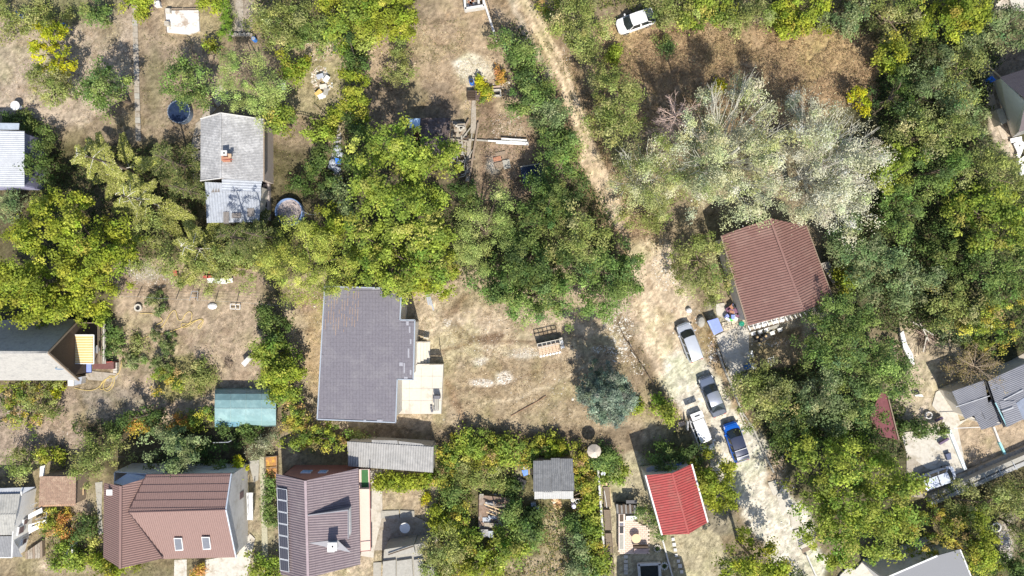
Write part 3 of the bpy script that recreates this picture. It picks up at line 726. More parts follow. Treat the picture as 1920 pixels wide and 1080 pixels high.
for i in range(13):
    x0 = 613 + i * 5.0
    if rg.random() < .08: continue
    ye = 648 - i * 3 + rg.uniform(-24, 8)
    y = 545 + rg.uniform(0, 6)
    while y < ye:
        y2 = min(ye, y + rg.uniform(5, 24))
        if rg.random() < (.85 if y < 600 else .55): bt.bar(P(x0 - (y-540)*.045, y, hA + .062), P(x0 - (y2-540)*.045, y2, hA + .062), .032, .02)
        y = y2 + rg.uniform(1, 7)
tag(bt.build('orange_battens', mat('orange_batten', (.42, .28, .18), .8), A), 'orange streaks between the tiles at the upper left', kind='stuff')
for i in range(8):
    a, b = RA[i], RA[(i + 1) % 8]
    MB().bar(a + Vector((0, 0, .02)), b + Vector((0, 0, .02)), .12, .12).build('edge_trim', M_tile2, A)
for (x, y, w, d) in [(705,541,14,3.5),(742,541,12,3.5),(764,606,5,8),(768,618,3,12),(712,789,11,5),(684,789,5,5),(761,708,7,4),(770,640,3,10),(766,662,3,18),(758,690,2.6,20),(752,683,7,7),(770,698,3,10)]:
    q = P(x, y, hA + .064); MB().box(q, (w * .055, d * .055, .012)).build('patch_tile', mat('pale_roof_patch', (.32, .32, .36), .7, .2, 8), A)
walls(A, inset([RA[0], RA[1], RA[2], RA[3], RA[4], RA[5], RA[6], RA[7]], .55), M_cream)
TB = thing('raised_terrace', 'raised white concrete terrace with steps beside the grey tiled roof', 'terrace', tuple(P(790, 725)))
hT = 1.0
MB().prism([P(722,682,hT), P(831,683,hT), P(827,776,hT), P(790,776,hT), P(728,776,hT)], 1.1).build('terrace_slab', mat('terrace_concrete', (.57, .535, .475), .9, .07, 3, bump=.15, stain=(.46, .39, .31), ss=.6, st=.57), TB)
jt = MB()
for y in (705, 728, 751): jt.bar(P(746,y,hT+.006), P(829,y+.5,hT+.006), .03, .01)
for x in (768, 790, 811): jt.bar(P(x,690,hT+.006), P(x-1,775,hT+.006), .03, .01)
tag(jt.build('joints', mat('joint_grey', (.38,.34,.29), .9), TB), kind='stuff')
MB().prism([P(740,640,hT+.004), P(782,640,hT), P(782,684,hT), P(740,684,hT)], 1.1).build('landing', M_conc, TB)
for i in range(4):
    x0 = 782 + i * 6; z = hT - .2 * (i + 1)
    MB().prism([P(x0, 642, z), P(x0 + 6.2, 642, z), P(x0 + 6.2, 683, z), P(x0, 683, z)], z + .1).build('step', mat('step_concrete', (.58, .55, .49), .9, .05, 3), TB)
MB().bar(P(776,641,hT+.45), P(806,641,hT-.1), .12, .75).build('parapet', M_conc, TB)
MB().tube([P(829,683,hT), P(829,683,hT+2.4)], .05, 6).build('post', M_dwood, TB)
MB().bar(P(828,683,hT+.5), P(806,683,hT+.5), .06, .9).build('parapet', M_conc, TB)
pl = thing('block_pallet', 'pallet of grey paving blocks on the lower right corner of the white terrace', 'blocks', tuple(P(817, 755, hT)))
for i in range(2): MB().box(P(818 + i * 3.6 - 1, 757 + i*1.5, hT + .3), (.2, 1.3, .6)).build('block_stack', M_conc2, pl)
MB().box(P(820, 744, hT + .45), (.65, .35, .9)).build('block_stack', mat('dark_block', (.17, .17, .19), .8, .1), pl)
MB().box(P(815, 750, hT + .22), (.3, .5, .44)).build('block_stack', mat('dark_block', (.17, .17, .19), .8, .1), pl)
for (x, y) in [(809,762),(815,764),(809,767),(815,768),(810,771)]:
    MB().box(P(x, y, hT + .1), (.24, .2, .2)).build('block', mat('dark_block', (.17, .17, .19), .8, .1), pl)

# --- B: brown ribbed roof
he, hr = 4.0, 6.4
M_brs = mat('brown_ribbed_sheet', (.215, .120, .105), .6, .12, 2, spec=.3, stain=(.245, .15, .13), ss=.45, st=.5)
b0, b1 = P(1352,442,he), P(1402,611,he); r0, r1 = P(1443,409,hr), P(1506,583,hr); e0, e1 = P(1512,424,he), P(1562,560,he)
Bh = thing('brown_roof_house', 'house with reddish brown ribbed metal gable roof beside the silver poplars', 'house', base_of([b0, b1, e0, e1]))
ribbed('roof_slope', Bh, M_brs, [b0, b1, r1, r0], .27, .06, kind='trap'); ribbed('roof_slope', Bh, M_brs, [e0, e1, r1, r0], .27, .06, kind='trap')
ridge_cap(Bh, r0, r1, M_brs)
walls(Bh, inset([b0, b1, r1, e1, e0, r0], .6), M_cream, drop=.25)
ra = MB(); 
v0, v1, v2 = P(1401,607,he-.3), P(1504,588,hr-1.6), P(1562,562,he-.3); w0, w1, w2 = P(1407,620,he-1.0), P(1508,594,he-.9), P(1562,567,he-1.0)
for i in range(19):
    t = i / 18; a = v0.lerp(v1, t / .64) if t < .64 else v1.lerp(v2, (t - .64) / .36); b = w0.lerp(w1, t / .64) if t < .64 else w1.lerp(w2, (t - .64) / .36)
    MB().bar(a, b, .09, .06).build('rafter', M_whitep, Bh)
MB().bar(w0, w1, .1, .1).build('fascia', M_dwood, Bh); MB().bar(w1, w2, .1, .1).build('fascia', M_dwood, Bh)
for i in range(7):
    a = w0.lerp(w1, i / 9 + .02) - Vector((0, 0, .5)); b = a + Vector((.55, .1, 0)); MB().prism([a, b, b + Vector((-.1, .9, .1)), a + Vector((-.1, .9, .1))], .03).build('awning_sheet', M_whitep if i % 3 else M_conc, Bh)
MB().bar(b0, b1, .16, .12).build('gutter', M_wood, Bh); MB().bar(e0, e1, .1, .12).build('gutter', M_wood, Bh)
sh = thing('slatted_lean_to', 'small weathered slatted roof at the right side of the brown ribbed roof', 'lean-to', tuple(P(1553, 512)))
ribbed('roof', sh, mat('old_slats', (.33, .3, .27), .9, .2, 6), [P(1538,494,2.4), P(1562,532,2.2), P(1572,527,2.0), P(1555,490,2.2)], .3, .06, kind='trap')
walls(sh, inset([P(1538,494,2.4), P(1562,532,2.2), P(1572,527,2.0), P(1555,490,2.2)], .15), M_wood, drop=.12)

# --- C: weathered grey house
M_asb = mat('weathered_fibre_sheet', (.31, .31, .32), .95, .2, 4, bump=.3, bs=9, stain=(.42, .42, .43), ss=.5, st=.48)
M_asb2 = mat('pale_corrugated_sheet', (.38, .41, .47), .7, .14, 3, stain=(.32, .34, .39), ss=1.0, st=.52)
c0, c1 = P(376,223,4.3), P(376,339,4.3); cr0, cr1 = P(414,212,5.2), P(414,334,5.2); c2, c3 = P(495,224,3.9), P(495,340,3.9)
Ch = thing('weathered_house', 'small house with weathered grey fibre cement roof and brick chimney', 'house', base_of([c0, c1, c2, c3]))
ribbed('roof_slope', Ch, M_asb, [c0, c1, cr1, cr0], .17, .012); ribbed('roof_slope', Ch, M_asb, [c2, c3, cr1, cr0], .17, .012)
ridge_cap(Ch, cr0, cr1, M_asb, .2, .05)
for a, b in ((c0, cr0), (cr0, c2), (c1, cr1)): MB().bar(a + Vector((0,0,.03)), b + Vector((0,0,.03)), .1, .12).build('verge_trim', M_white, Ch)
MB().bar(c2, c3, .13, .12).build('gutter', M_wood, Ch)
walls(Ch, inset([c0, c1, cr1, c3, c2, cr0], .45), mat('mauve_plaster', (.42, .37, .35), .9, .1, 3), drop=.2)
ch = P(425, 296, 5.3)
MB().box(ch + Vector((0, 0, -.1)), (.75, .75, 1.1)).build('chimney', M_brick, Ch)
cp = MB().box(P(420, 287, 6.0), (.62, .55, .12)).build('chimney_cap', M_white, Ch); MB().lathe(P(420, 287, 6.07), [(.1, 0), (.1, .02)], 8).build('flue', M_dark, cp)
MB().box(P(425, 299, 5.95), (.8, .55, .06)).build('chimney_tray', M_brick, Ch); MB().box(P(431, 292, 6.0), (.32, .4, .1)).build('chimney_plate', mat('tan_sheet', (.5, .36, .24)), Ch)
MB().tube([P(418, 300, 6), P(437, 299, 6.1)], .03, 5).build('aerial', M_red, Ch)
q0, q1, q2, q3 = P(384,341,3.3), P(490,347,3.3), P(486,416,2.6), P(388,418,2.6)
ribbed('lean_to_roof', Ch, M_asb2, [q2, q3, q0, q1], .30, .07)
ribbed('lean_to_sheet', Ch, M_asb2, [P(416,335,3.9), P(492,338,3.9), P(487,360,3.65), P(416,357,3.65)], .28, .035, along=1)
for (x, y, w, d) in [(404,352,.9,1.0),(424,408,.6,1.3),(470,398,.7,.9),(443,404,1.0,.6)]:
    MB().box(P(x, y, 3.15 if y < 380 else 2.95), (w, d, .02), .05, -.12).build('sheet_patch', mat('old_dark_sheet', (.22, .2, .19), .9, .3, 6), Ch)
walls(Ch, inset([q0, q1, q2, q3], .3), M_cream, drop=.25)
MB().prism([P(493,345,.6), P(505,345,.6), P(505,413,.6), P(492,413,.6)], .6).build('side_porch', mat('mauve_plaster', (.42, .37, .35)), Ch)
MB().prism([P(494,350,.9), P(499,350,.9), P(499,388,.9), P(494,388,.9)], .25).build('porch_window', M_dark, Ch)
MB().prism([P(498,236,.5), P(508,241,.5), P(505,345,.5), P(498,345,.5)], .5).build('side_ledge', mat('mauve_plaster', (.42, .37, .35)), Ch)
pv = thing('slab_path', 'grey concrete slab path stepping up beside the weathered grey house', 'path', tuple(P(366, 240)))
for a in [[(404,165),(414,158),(428,172),(424,188)], [(404,168),(421,176),(426,190),(402,184)], [(396,182),(412,186),(417,194),(408,201)], [(389,196),(406,203),(398,212),(388,206)],
          [(378,218),(390,206),(398,212),(383,222)], [(367,232),(376,224),(376,252),(362,256)], [(361,258),(376,255),(376,278),(358,282)], [(358,284),(376,281),(376,302),(358,304)], [(357,306),(376,305),(376,322),(358,322)], [(358,325),(376,325),(376,340),(362,340)]]:
    MB().prism([P(x, y, .1) for x, y in a], .2).build('slab', M_path, pv)

# --- D: L shaped brown house
M_mt = mat('brown_metal_tile', (.235, .150, .135), .6, .06, 3, spec=.3)
D = thing('l_shaped_house', 'white walled house with a brown L shaped metal tile roof and two skylights', 'house', tuple(P(330, 960)))
nA, nB = P(275,890,4.9), P(434,888,4.9); rA, rB = P(241,960,6.2), P(424,955,6.2); sA, sB = P(306,1048,3.6), P(443,1045,3.6)
ribbed('roof_slope', D, M_mt, [nA, nB, rB, rA], .22, .022, steps=.78, sh=.055)
ribbed('roof_slope', D, M_mt, [sA, sB, rB, rA], .22, .022, steps=.78, sh=.03)
lE0, lE1 = P(195,905,4.0), P(194,1045,4.0); lR0, lR1 = P(227,911,6.3), P(226,1066,6.3); lRm = P(226.5,960,6.3); vA = P(241,960,5.83)
ribbed('roof_slope', D, M_mt, [lE0, lE1, lR1, lR0], .22, .024, steps=.5, sh=.03)
ribbed('roof_slope', D, M_mt, [lR1, lRm, vA, P(306,1047,3.9)], .24, .03)
ribbed('roof_slope', D, M_mt, [lRm, lR0, P(275,896,4.8), vA], .24, .03)
ridge_cap(D, lR0, lR1, M_mt, .24, .1); ridge_cap(D, rA, rB, mat('dark_ridge', (.10,.06,.06), .5), .1, .08)
MB().bar(rA, P(306,1047,3.9) + Vector((0,0,.05)), .09, .08).build('valley_trim', mat('dark_ridge', (.10,.06,.06), .5), D); MB().bar(rA, nA, .1, .08).build('valley_trim', mat('dark_ridge', (.10,.06,.06), .5), D)
MB().prism([P(212,905,3.95), P(238,888,3.9), P(275,889,3.9), P(273,902,4.7), P(229,910,4.7)], .1).build('gable_piece', mat('shaded_pale_blue', (.52,.55,.62), .6, .05), D)  # pale blue of the gable wall in shade, put into the colour
MB().bar(P(273,903,4.5), P(229,911,4.9), .12, .1).build('gutter', M_whitep, D)
MB().bar(nA + Vector((0, 0, .02)), nB + Vector((0, 0, .02)), .12, .12).build('gutter', mat('dark_ridge', (.10,.06,.06)), D)
for a, b in ((nB, rB), (rB, sB)): MB().bar(a + Vector((0,0,.02)), b + Vector((0,0,.02)), .12, .14).build('verge_trim', mat('pale_blue_grey', (.5,.55,.63), .5), D)
cD = P(208, 922, 5.0); MB().box(cD - Vector((-.15, 0, .6)), (.7, .6, 1.6)).build('chimney', M_brick, D); MB().box(cD + Vector((0, 0, .25)), (.62, .6, .1)).build('chimney_cap', M_whitep, D)
for (x, y) in [(334, 1021), (386, 1019)]:
    t = (y - 956) / 90; z = 6.2 - t * 2.6 + .1; sl = math.atan2(2.6, 4.9)
    a = P(x - 8.5, y - 12, z + .62); b = P(x + 6.5, y - 12, z + .62); c = P(x + 9.5, y + 11, z - .25); d = P(x - 5.5, y + 12, z - .25)
    f = MB().prism([a, b, c, d], .12).build('skylight', M_whitep, D); n_ = Vector((0, 0, .02)); m_ = ctr([a, b, c, d])
    MB().prism([v.lerp(m_, .14) + n_ for v in (a, b, c, d)], .02).build('pane', mat('grey_glass', (.16,.17,.2), .35, .1), f)
bw = [P(434,888,4.6), P(424,955,5.9), P(443,1045,3.4)]
gx_ = P(463, 955, 0).x
g0, g1, g2 = Vector((gx_, P(0, 891, 4.6).y, 4.5)), Vector((gx_, P(0, 955, 6).y, 5.9)), Vector((gx_, P(0, 1040, 3.5).y, 3.3))
wA = Vector((P(206,905,3.5).x + .5, g0.y, 3.5)); wB = Vector((wA.x, P(0,1040,3.5).y, 3.5))
walls(D, [g2, g1, g0, Vector((P(280,0,4).x, g0.y, 4.4)), wA, Vector((wA.x, wB.y, 3.4))][::-1], M_white, drop=.05)
f = MB().box((gx_ + .05, P(0,928,1.8).y, 1.8), (.1, .9, 1.2)).build('window', M_whitep, D); MB().box((gx_ + .11, P(0,928,1.8).y, 1.8), (.04, .75, 1.05)).build('pane', mat('brown_blind', (.17,.12,.12)), f)
bal = thing('side_balcony', 'narrow white balcony strip with laundry beside the L shaped brown roof', 'balcony', tuple(P(468, 950)))
MB().prism([P(462,924,1.1), P(474,924,1.1), P(474,975,1.1), P(464,975,1.1)], .15).build('floor_slab', M_whitep, bal)
for x in (463, 473): MB().bar(P(x,924,1.8), P(x+1,975,1.8), .05).build('railing', M_whitep, bal)
for y in (924, 941, 958, 975): MB().tube([P(463, y, 1.0), P(463, y, 1.8)], .03, 5).build('post', M_whitep, bal); MB().tube([P(473, y, 0), P(473, y, 1.8)], .04, 5).build('post', M_whitep, bal)
slab('side_yard', 'white concrete yard right of the L shaped brown roof', [(385,1050),(445,1040),(468,1000),(478,1010),(462,1085),(385,1085)], .05)
slab('garden_walk', 'pale concrete walk in front of the L shaped brown roof', [(327,1050),(350,1049),(350,1085),(326,1085)], .05)

# --- E: house with solar panels
M_gr = mat('grey_brown_sheet', (.205, .165, .18), .6, .1, 3, spec=.3, stain=(.235,.195,.205), ss=.5, st=.5)
E = thing('solar_house', 'reddish house with a grey brown ribbed roof, a dormer and a row of solar panels', 'house', tuple(P(610, 970)))
eL0, eL1 = P(517,888,3.8), P(525,1072,3.8); eR0, eR1 = P(573,901,6.3), P(578,1084,6.3); eK0, eK1 = P(672,878,3.8), P(676,1058,3.8)
eL1 = P(526,1078,3.8)
ribbed('roof_slope', E, M_gr, [eL0, eL1, eR1, eR0], .26, .03, steps=1.0, sh=.02, kind='sine'); ribbed('roof_slope', E, M_gr, [eK0, eK1, eR1, eR0], .26, .03, steps=1.0, sh=.02)
ridge_cap(E, eR0, eR1, mat('ridge_mauve', (.34,.27,.29), .5), .26, .1)
M_redp = mat('red_brown_plaster', (.36, .17, .14), .9, .1, 3)
g = P(0, 872, 0).y
wL, wR, rr = Vector((eL0.x + .8, g, 3.9)), Vector((eK0.x - .35, g, 3.9)), Vector((eR0.x, g, 6.1))
wall_s = P(0, 1050, 3).y
walls(E, [Vector((wL.x, wall_s, 3.9)), wL, rr, wR, Vector((wR.x, wall_s, 3.9))][::-1], M_redp, drop=.1)
for x, w in ((575, 1.1), (606, .9)):
    f = MB().box((P(x,0,3).x, g + .05, 3.0), (w, .1, 1.0)).build('window', M_whitep, E); MB().box((P(x,0,3).x, g + .11, 3.0), (w - .14, .04, .86)).build('pane', mat('sky_glass', (.3,.45,.75), .2), f)
sp_ = (eR0 - eL0).normalized(); dn = (eL1 - eL0).normalized(); nrm = dn.cross(sp_).normalized(); nrm = -nrm if nrm.z < 0 else nrm
for i in range(7):
    y0 = 914 + i * 22.2; q = [P(519.5 + i*.9, y0, 4.05), P(538.5 + i*.55, y0 + 3.4, 4.95), P(539.5 + i*.55, y0 + 25, 4.95), P(520.4 + i*.9, y0 + 21.4, 4.05)]
    q = [v + Vector((0, 0, .12)) for v in q]
    f = MB().prism(q, .07).build('solar_panel', mat('panel_frame', (.72,.74,.78), .4), E); c_ = ctr(q)
    ins = [v.lerp(c_, .09) + Vector((0, 0, .012)) for v in q]
    MB().prism(ins, .01).build('cells', mat('solar_cells', (.055,.058,.085), .25, .15, 10, spec=.6), f)
    gl = MB()
    for k in range(1, 4): a = ins[0].lerp(ins[1], k / 4); b = ins[3].lerp(ins[2], k / 4); gl.bar(a + Vector((0,0,.008)), b + Vector((0,0,.008)), .02, .01)
    gl.build('grid_lines', mat('cell_line', (.12,.12,.15), .4), f)
# shed dormer: front wall stands near the eave, roof runs back to the ridge
d0, d1 = P(577,966,6.25), P(578,1018,6.25); d2, d3 = P(653,956,5.6), P(653,1010,5.6)
ribbed('dormer_roof', E, M_gr, [d2, d3, d1, d0], .26, .03)
M_cheek = mat('grey_cheek', (.25,.25,.28), .7, .05)
MB().bar(d0 + Vector((0,0,.05)), d2 + Vector((0,0,.05)), .12, .1).build('dormer_trim', M_cheek, E); MB().bar(d2, d3, .1, .16).build('dormer_fascia', M_cheek, E)
zl = 4.3
for a, b in ((d0, d2), (d1, d3)): MB().poly([a, b, Vector((b.x, b.y, zl)), Vector((a.x, a.y, 6.0))]).build('dormer_cheek', M_cheek, E)
MB().poly([d2, d3, Vector((d3.x, d3.y, zl)), Vector((d2.x, d2.y, zl))]).build('dormer_front', M_white, E)
f = MB().bar(P(656,952,4.7), P(657,1000,4.6), .1, .7).build('dormer_window', M_whitep, E)
MB().prism([P(578,1018,6.25), P(632,1012,5.9), P(658,1036,4.7)], .05).build('dormer_side_roof', M_cheek, E)
MB().box(P(624, 1024, 6.3) - Vector((0, 0, .2)), (.75, .7, 1.9)).build('chimney', M_white, E); cp = MB().box(P(623.5, 1025, 7.25), (.95, .85, .1)).build('chimney_cap', M_whitep, E)
MB().lathe(P(623.5, 1025, 7.31), [(.1, 0), (.1, .02)], 10).build('flue', M_dark, cp)
E2 = thing('long_balcony', 'long pink tiled balcony with dark red railings beside the solar panel house', 'balcony', tuple(P(686, 990)))
bh = 2.7
MB().prism([P(673,880,bh), P(693,880,bh), P(695,1032,bh), P(676,1034,bh)], .2).build('floor_slab', mat('pink_tile', (.66,.52,.46), .7, .06, 8), E2)
MB().prism([P(677.5,881,bh+.02), P(690,881,bh+.02), P(691,915,bh+.02), P(678,915,bh+.02)], .015).build('green_mat', mat('green_turf', (.06,.16,.06), .9), E2)
MB().bar(P(674,916,bh+.35), P(693,916,bh+.35), .08, .7).build('partition', mat('pink_tile', (.66,.52,.46)), E2)
M_rr = mat('dark_red_rail', (.30,.10,.09), .5)
for z in (.4, .95): MB().bar(P(693,880,bh+z), P(695,1032,bh+z), .06).build('railing', M_rr, E2)
MB().bar(P(676,1034,bh+.95), P(695,1032,bh+.95), .06).build('railing', M_rr, E2)
for i in range(8): MB().tube([P(693 + i*.3, 884 + i * 21, bh), P(693 + i*.3, 884 + i * 21, bh + .95)], .035, 5).build('post', M_rr, E2)
for x, y in ((694, 884), (695, 955), (696, 1028)): MB().tube([P(x, y, 0), P(x, y, bh - .1)], .1, 8).build('column', M_conc, E2)
slab('side_walk', 'pale concrete walk between the long balcony and the dry square yard', [(693,884),(716,880),(717,965),(702,1030),(700,1046),(676,1042),(690,960)], .06)
slab('patio_paving', 'grey concrete patio around the white parasol', [(712,972),(780,969),(814,985),(826,1010),(800,1030),(700,1032),(706,985)], .05, m=M_path)
for q in ([(714,958),(748,957),(748,972),(714,972)],[(750,957),(777,958),(777,969),(750,971)]): slab('patio_strip', 'paler concrete strip along the dry square yard above the parasol', q, .08, m=M_conc2)
stp = thing('concrete_annex', 'low annex with a cracked pale flat roof at the bottom edge below the patio', 'annex', tuple(P(745, 1055)))
for q, z in (([(720,1031),(802,1017),(822,1110),(716,1110)], 2.8), ([(722,1030),(775,1022),(778,1036),(726,1044)], 3.3), ([(718,1053),(742,1050),(742,1110),(716,1110)], 3.1), ([(744,1052),(772,1048),(776,1110),(744,1110)], 3.1), ([(776,1050),(794,1047),(800,1110),(778,1110)], 3.1), ([(700,1055),(715,1054),(714,1085),(700,1085)], .12)):
    MB().prism([P(x, y, z) for x, y in q], z + .1).build('slab', M_conc2, stp)
MB().bar(P(728,1040,3.5), P(775,1024,3.5), .1).build('rail', M_dwood, stp)

# --- F: long grey shed
Fh = thing('long_shed', 'long low shed with a grey corrugated roof above the dry square yard', 'shed', tuple(P(733, 856)))
f0, f1, f2, f3 = P(651,828,2.9), P(813,838,2.9), P(812,886,2.5), P(653,874,2.5)
ribbed('roof', Fh, mat('grey_corrugated', (.33,.325,.32), .8, .16, 2, stain=(.25,.25,.25), ss=.7, st=.52), [f3, f2, f1, f0], .27, .045)
for q in ([P(697,825,2.8), P(745,826,2.8), P(746,833,2.83), P(697,832,2.83)], [P(747,827,2.8), P(790,832,2.8), P(806,840,2.82), P(748,833,2.83)]):
    MB().prism(q, .05).build('back_sheet', mat('grey_corrugated', (.40,.395,.39)), Fh)
walls(Fh, inset([f0, f1, f2, f3], .2), M_conc2, drop=.12)

# --- G: red roof
G_ = thing('red_roof_house', 'small building with a bright red corrugated gable roof beside the road', 'house', tuple(P(1268, 938)))
M_rd = mat('bright_red_sheet', (.33, .062, .06), .65, .14, 3, spec=.3, stain=(.31, .085, .075), ss=.7, st=.5)
a0, a1 = P(1210,891,4.4), P(1241,1003,4.4); k0, k1 = P(1260,887,5.1), P(1291,1001,5.1); o0, o1 = P(1297,870,4.3), P(1327,979,4.3)
ribbed('roof_slope', G_, M_rd, [a0, a1, k1, k0], .27, .04, kind='trap'); ribbed('roof_slope', G_, M_rd, [o0, o1, k1, k0], .27, .04, kind='trap'); ridge_cap(G_, k0, k1, M_rd, .2, .06)
MB().bar(a0, a1, .16, .14).build('gutter', M_whitep, G_); MB().bar(o0, o1, .16, .14).build('gutter', M_whitep, G_)
walls(G_, inset([a0, a1, k1, o1, o0, k0], .35), M_cream, drop=.15)
MB().prism([P(1212,878,2.4), P(1222,874,2.4), P(1282,866,2.4), P(1284,877,2.4), P(1212,888,2.4)], .12).build('back_porch_roof', mat('grey_sheet', (.35,.35,.36), .7), G_)
MB().prism([P(1268,870,2.5), P(1279,867,2.5), P(1281,873,2.5), P(1270,877,2.5)], .05).build('roof_light', M_bluet, G_)

# --- H: dark corrugated shed of separate sheets
Hh = thing('sheet_shed', 'square shed roofed with overlapping dark corrugated sheets and a pale lower strip', 'shed', tuple(P(1038, 898)))
M_dc = mat('dark_corrugated', (.15,.155,.165), .7, .15, 3, stain=(.20,.205,.215), ss=1.1, st=.5)
M_pc = mat('pale_translucent_sheet', (.46,.46,.45), .6, .1, 3)
for (x0, x1, y0, y1, z) in [(1000,1019,864,889,2.95),(1018,1034,863,895,3.0),(1033,1050,859,888,3.05),(1050,1074,860,888,3.0),(1000,1019,888,922,2.85),(1019,1035,894,923,2.8),(1034,1052,887,921,2.9),(1051,1076,886,920,2.86)]:
    ribbed('roof_sheet', Hh, M_dc, [P(x0,y1,z-.12), P(x1+.8,y1,z-.12), P(x1,y0,z), P(x0,y0,z)], .22, .035)
for (x0, x1) in [(1002,1018),(1018,1035),(1035,1054),(1054,1075)]:
    ribbed('roof_sheet', Hh, M_pc, [P(x0,936,2.55), P(x1,935,2.55), P(x1,921,2.66), P(x0,921,2.66)], .22, .03)
walls(Hh, inset([P(1002,864,2.9), P(1075,862,2.9), P(1076,932,2.6), P(1003,932,2.6)], .25), M_wood, drop=.15)

# --- J: pale corrugated roof at the left edge
J = thing('pale_roof_shed', 'building at the left edge with a pale ribbed corrugated roof', 'shed', tuple(P(20, 290)))
M_pl = mat('pale_ribbed_sheet', (.46,.48,.52), .6, .08, 2, stain=(.40,.41,.44), ss=.7)
ribbed('roof', J, M_pl, [P(46,246,3.4), P(46,351,3.4), P(-40,351,3.4), P(-40,244,3.4)], .21, .04, kind='trap')
MB().prism([P(-40,230,3.3), P(36,231,3.3), P(35,243,3.3), P(-40,243,3.3)], .06).build('upper_sheet', mat('blue_grey_sheet', (.36,.41,.48), .6), J)
walls(J, inset([P(44,248,3.3), P(44,349,3.3), P(-60,349,3.3), P(-60,246,3.3)], .2), mat('violet_wall', (.3,.3,.45), .8), drop=.1)

# --- K: steep A frame house, orange awning
K = thing('steep_roof_house', 'steep gabled cottage, one slope dark and one pale, with a satellite dish', 'house', tuple(P(30, 660)))
M_sh = mat('dark_shingle', (.36,.35,.335), .95, .14, 5, bump=.3, stain=(.29,.285,.28), ss=2)
kr0, kr1 = P(-70,660,8.2), P(90,661,8.2); ku0, ku1 = P(-70,601,3.0), P(150,598,3.0); kl0, kl1 = P(-70,713,3.6), P(148,713,3.6)
ribbed('roof_slope', K, M_sh, [ku0, ku1, kr1, kr0], .4, .0, steps=.32, sh=.03); 
ribbed('roof_slope', K, M_sh, [kl0, kl1, kr1, kr0], .4, .0, steps=.32, sh=.02)
for a, b in ((kr1, ku1), (kr1, kl1)): MB().bar(a, b, .14, .2).build('verge_board', M_wood, K)
ridge_cap(K, kr0, kr1, M_sh, .25, .06)
gxk = ku1.x - .5
walls(K, [Vector((gxk, ku1.y - .4, 3)), Vector((gxk, kr1.y, 8)), Vector((gxk, kl1.y + .4, 3.5)), Vector((-66, kl1.y + .4, 3.5)), Vector((-66, ku1.y - .4, 3))][::-1], M_dwood, drop=.2)
w_ = MB().prism([P(-20,668,7.3), P(0,668,7.3), P(14,677,6.5), P(-20,677,6.5)], .1).build('roof_window', M_whitep, K); MB().prism([P(-18,670,7.33), P(-1,670,7.33), P(9,676,6.6), P(-18,676,6.6)], .02).build('pane', M_glass, w_)
dsh = MB().lathe((0, 0, 0), [(.05, -.08), (.3, -.03), (.45, .06)], 16, cap=False, sy=.55).build('satellite_dish', mat('dish_blue', (.18,.24,.32), .4), K, local=True); dsh.location = P(112, 690, 5.7) - offs(K); dsh.rotation_euler = (.8, .1, .1)
MB().tube([P(112, 690, 5.5), P(128, 691, 4.6)], .03, 5).build('dish_arm', M_steel, K)
dk = thing('wooden_deck', 'raised wooden deck with plank railing at the gable end of the steep roofed house', 'deck', tuple(P(165, 645)))
MB().prism([P(126,605,1.0), P(186,605,1.0), P(186,682,1.0), P(126,682,1.0)], .12).build('floor', M_dwood, dk)
for i in range(4): MB().bar(P(186.5 + i * 3.6, 606, 1.05), P(186.5 + i * 3.6, 682, 1.05), .16, .08).build('plank', M_wood if i < 2 else M_conc2, dk)
MB().bar(P(127,606,1.9), P(186,605,1.9), .08).build('railing', M_wood, dk); MB().bar(P(195,605,1.9), P(195,678,1.9), .1).build('railing', M_conc, dk); MB().bar(P(184,605,1.9), P(184,679,1.9), .06).build('railing', M_wood, dk)
for i in range(6): MB().tube([P(194, 606 + i * 14.5, 0), P(194, 606 + i * 14.5, 1.9)], .05, 5).build('post', M_wood, dk)
aw = thing('striped_awning', 'orange and cream striped awning on a white frame over the wooden deck', 'awning', tuple(P(153, 655)))
M_or = mat('awning_orange', (.62,.42,.17), .8, .06); M_cr = mat('awning_cream', (.74,.62,.40), .8, .06)
n_s = 22
for i in range(n_s):
    y0 = 629 + i * 52 / n_s; y1 = 629 + (i + 1) * 52 / n_s; z = 3.0 - .0 * i
    MB().prism([P(129,y0,3.1), P(174,y0,2.8), P(174,y1,2.8), P(129,y1,3.1)], .02).build('stripe', M_or if i % 2 else M_cr, aw)
for a, b in (((128,628,3.12),(176,628,2.8)), ((176,628,2.8),(176,682,2.8)), ((128,628,3.12),(128,681,3.12)), ((128,681,3.12),(176,682,2.8))): MB().bar(P(*a), P(*b), .1, .08).build('frame_bar', M_whitep, aw)
for x, y in ((175,629),(175,681)): MB().tube([P(x, y, 1.0), P(x, y, 2.8)], .04, 6).build('post', M_whitep, aw)
pt_ = thing('deck_table', 'small white oval table right of the striped awning', 'table', tuple(P(182, 655, 1)))
MB().lathe(P(182, 655, 1.7), [(.45, 0), (.45, .04)], 18, sx=.6, sy=1.0).build('tabletop', M_whitep, pt_); MB().tube([P(182,655,1.0), P(182,655,1.7)], .05, 6).build('leg', M_whitep, pt_)
tag(MB().prism([P(162,681,1.2), P(171,681,1.2), P(171,698,1.1), P(162,698,1.1)], .05).build('blue_cloth', M_bluet), 'light blue cloth hanging below the corner of the striped awning', 'cloth')
st_ = thing('deck_stairs', 'dark red covered stairs beside the blue cloth', 'stairs', tuple(P(193, 688)))
MB().prism([P(174,681,.9), P(213,678,.9), P(213,692,.9), P(174,692,.9)], .9).build('landing', mat('maroon_board', (.16,.075,.07), .7), st_)
for z, y in ((.95, 678.5),): MB().bar(P(174,681,z), P(211,678,z), .07).build('edge_board', M_red, st_)
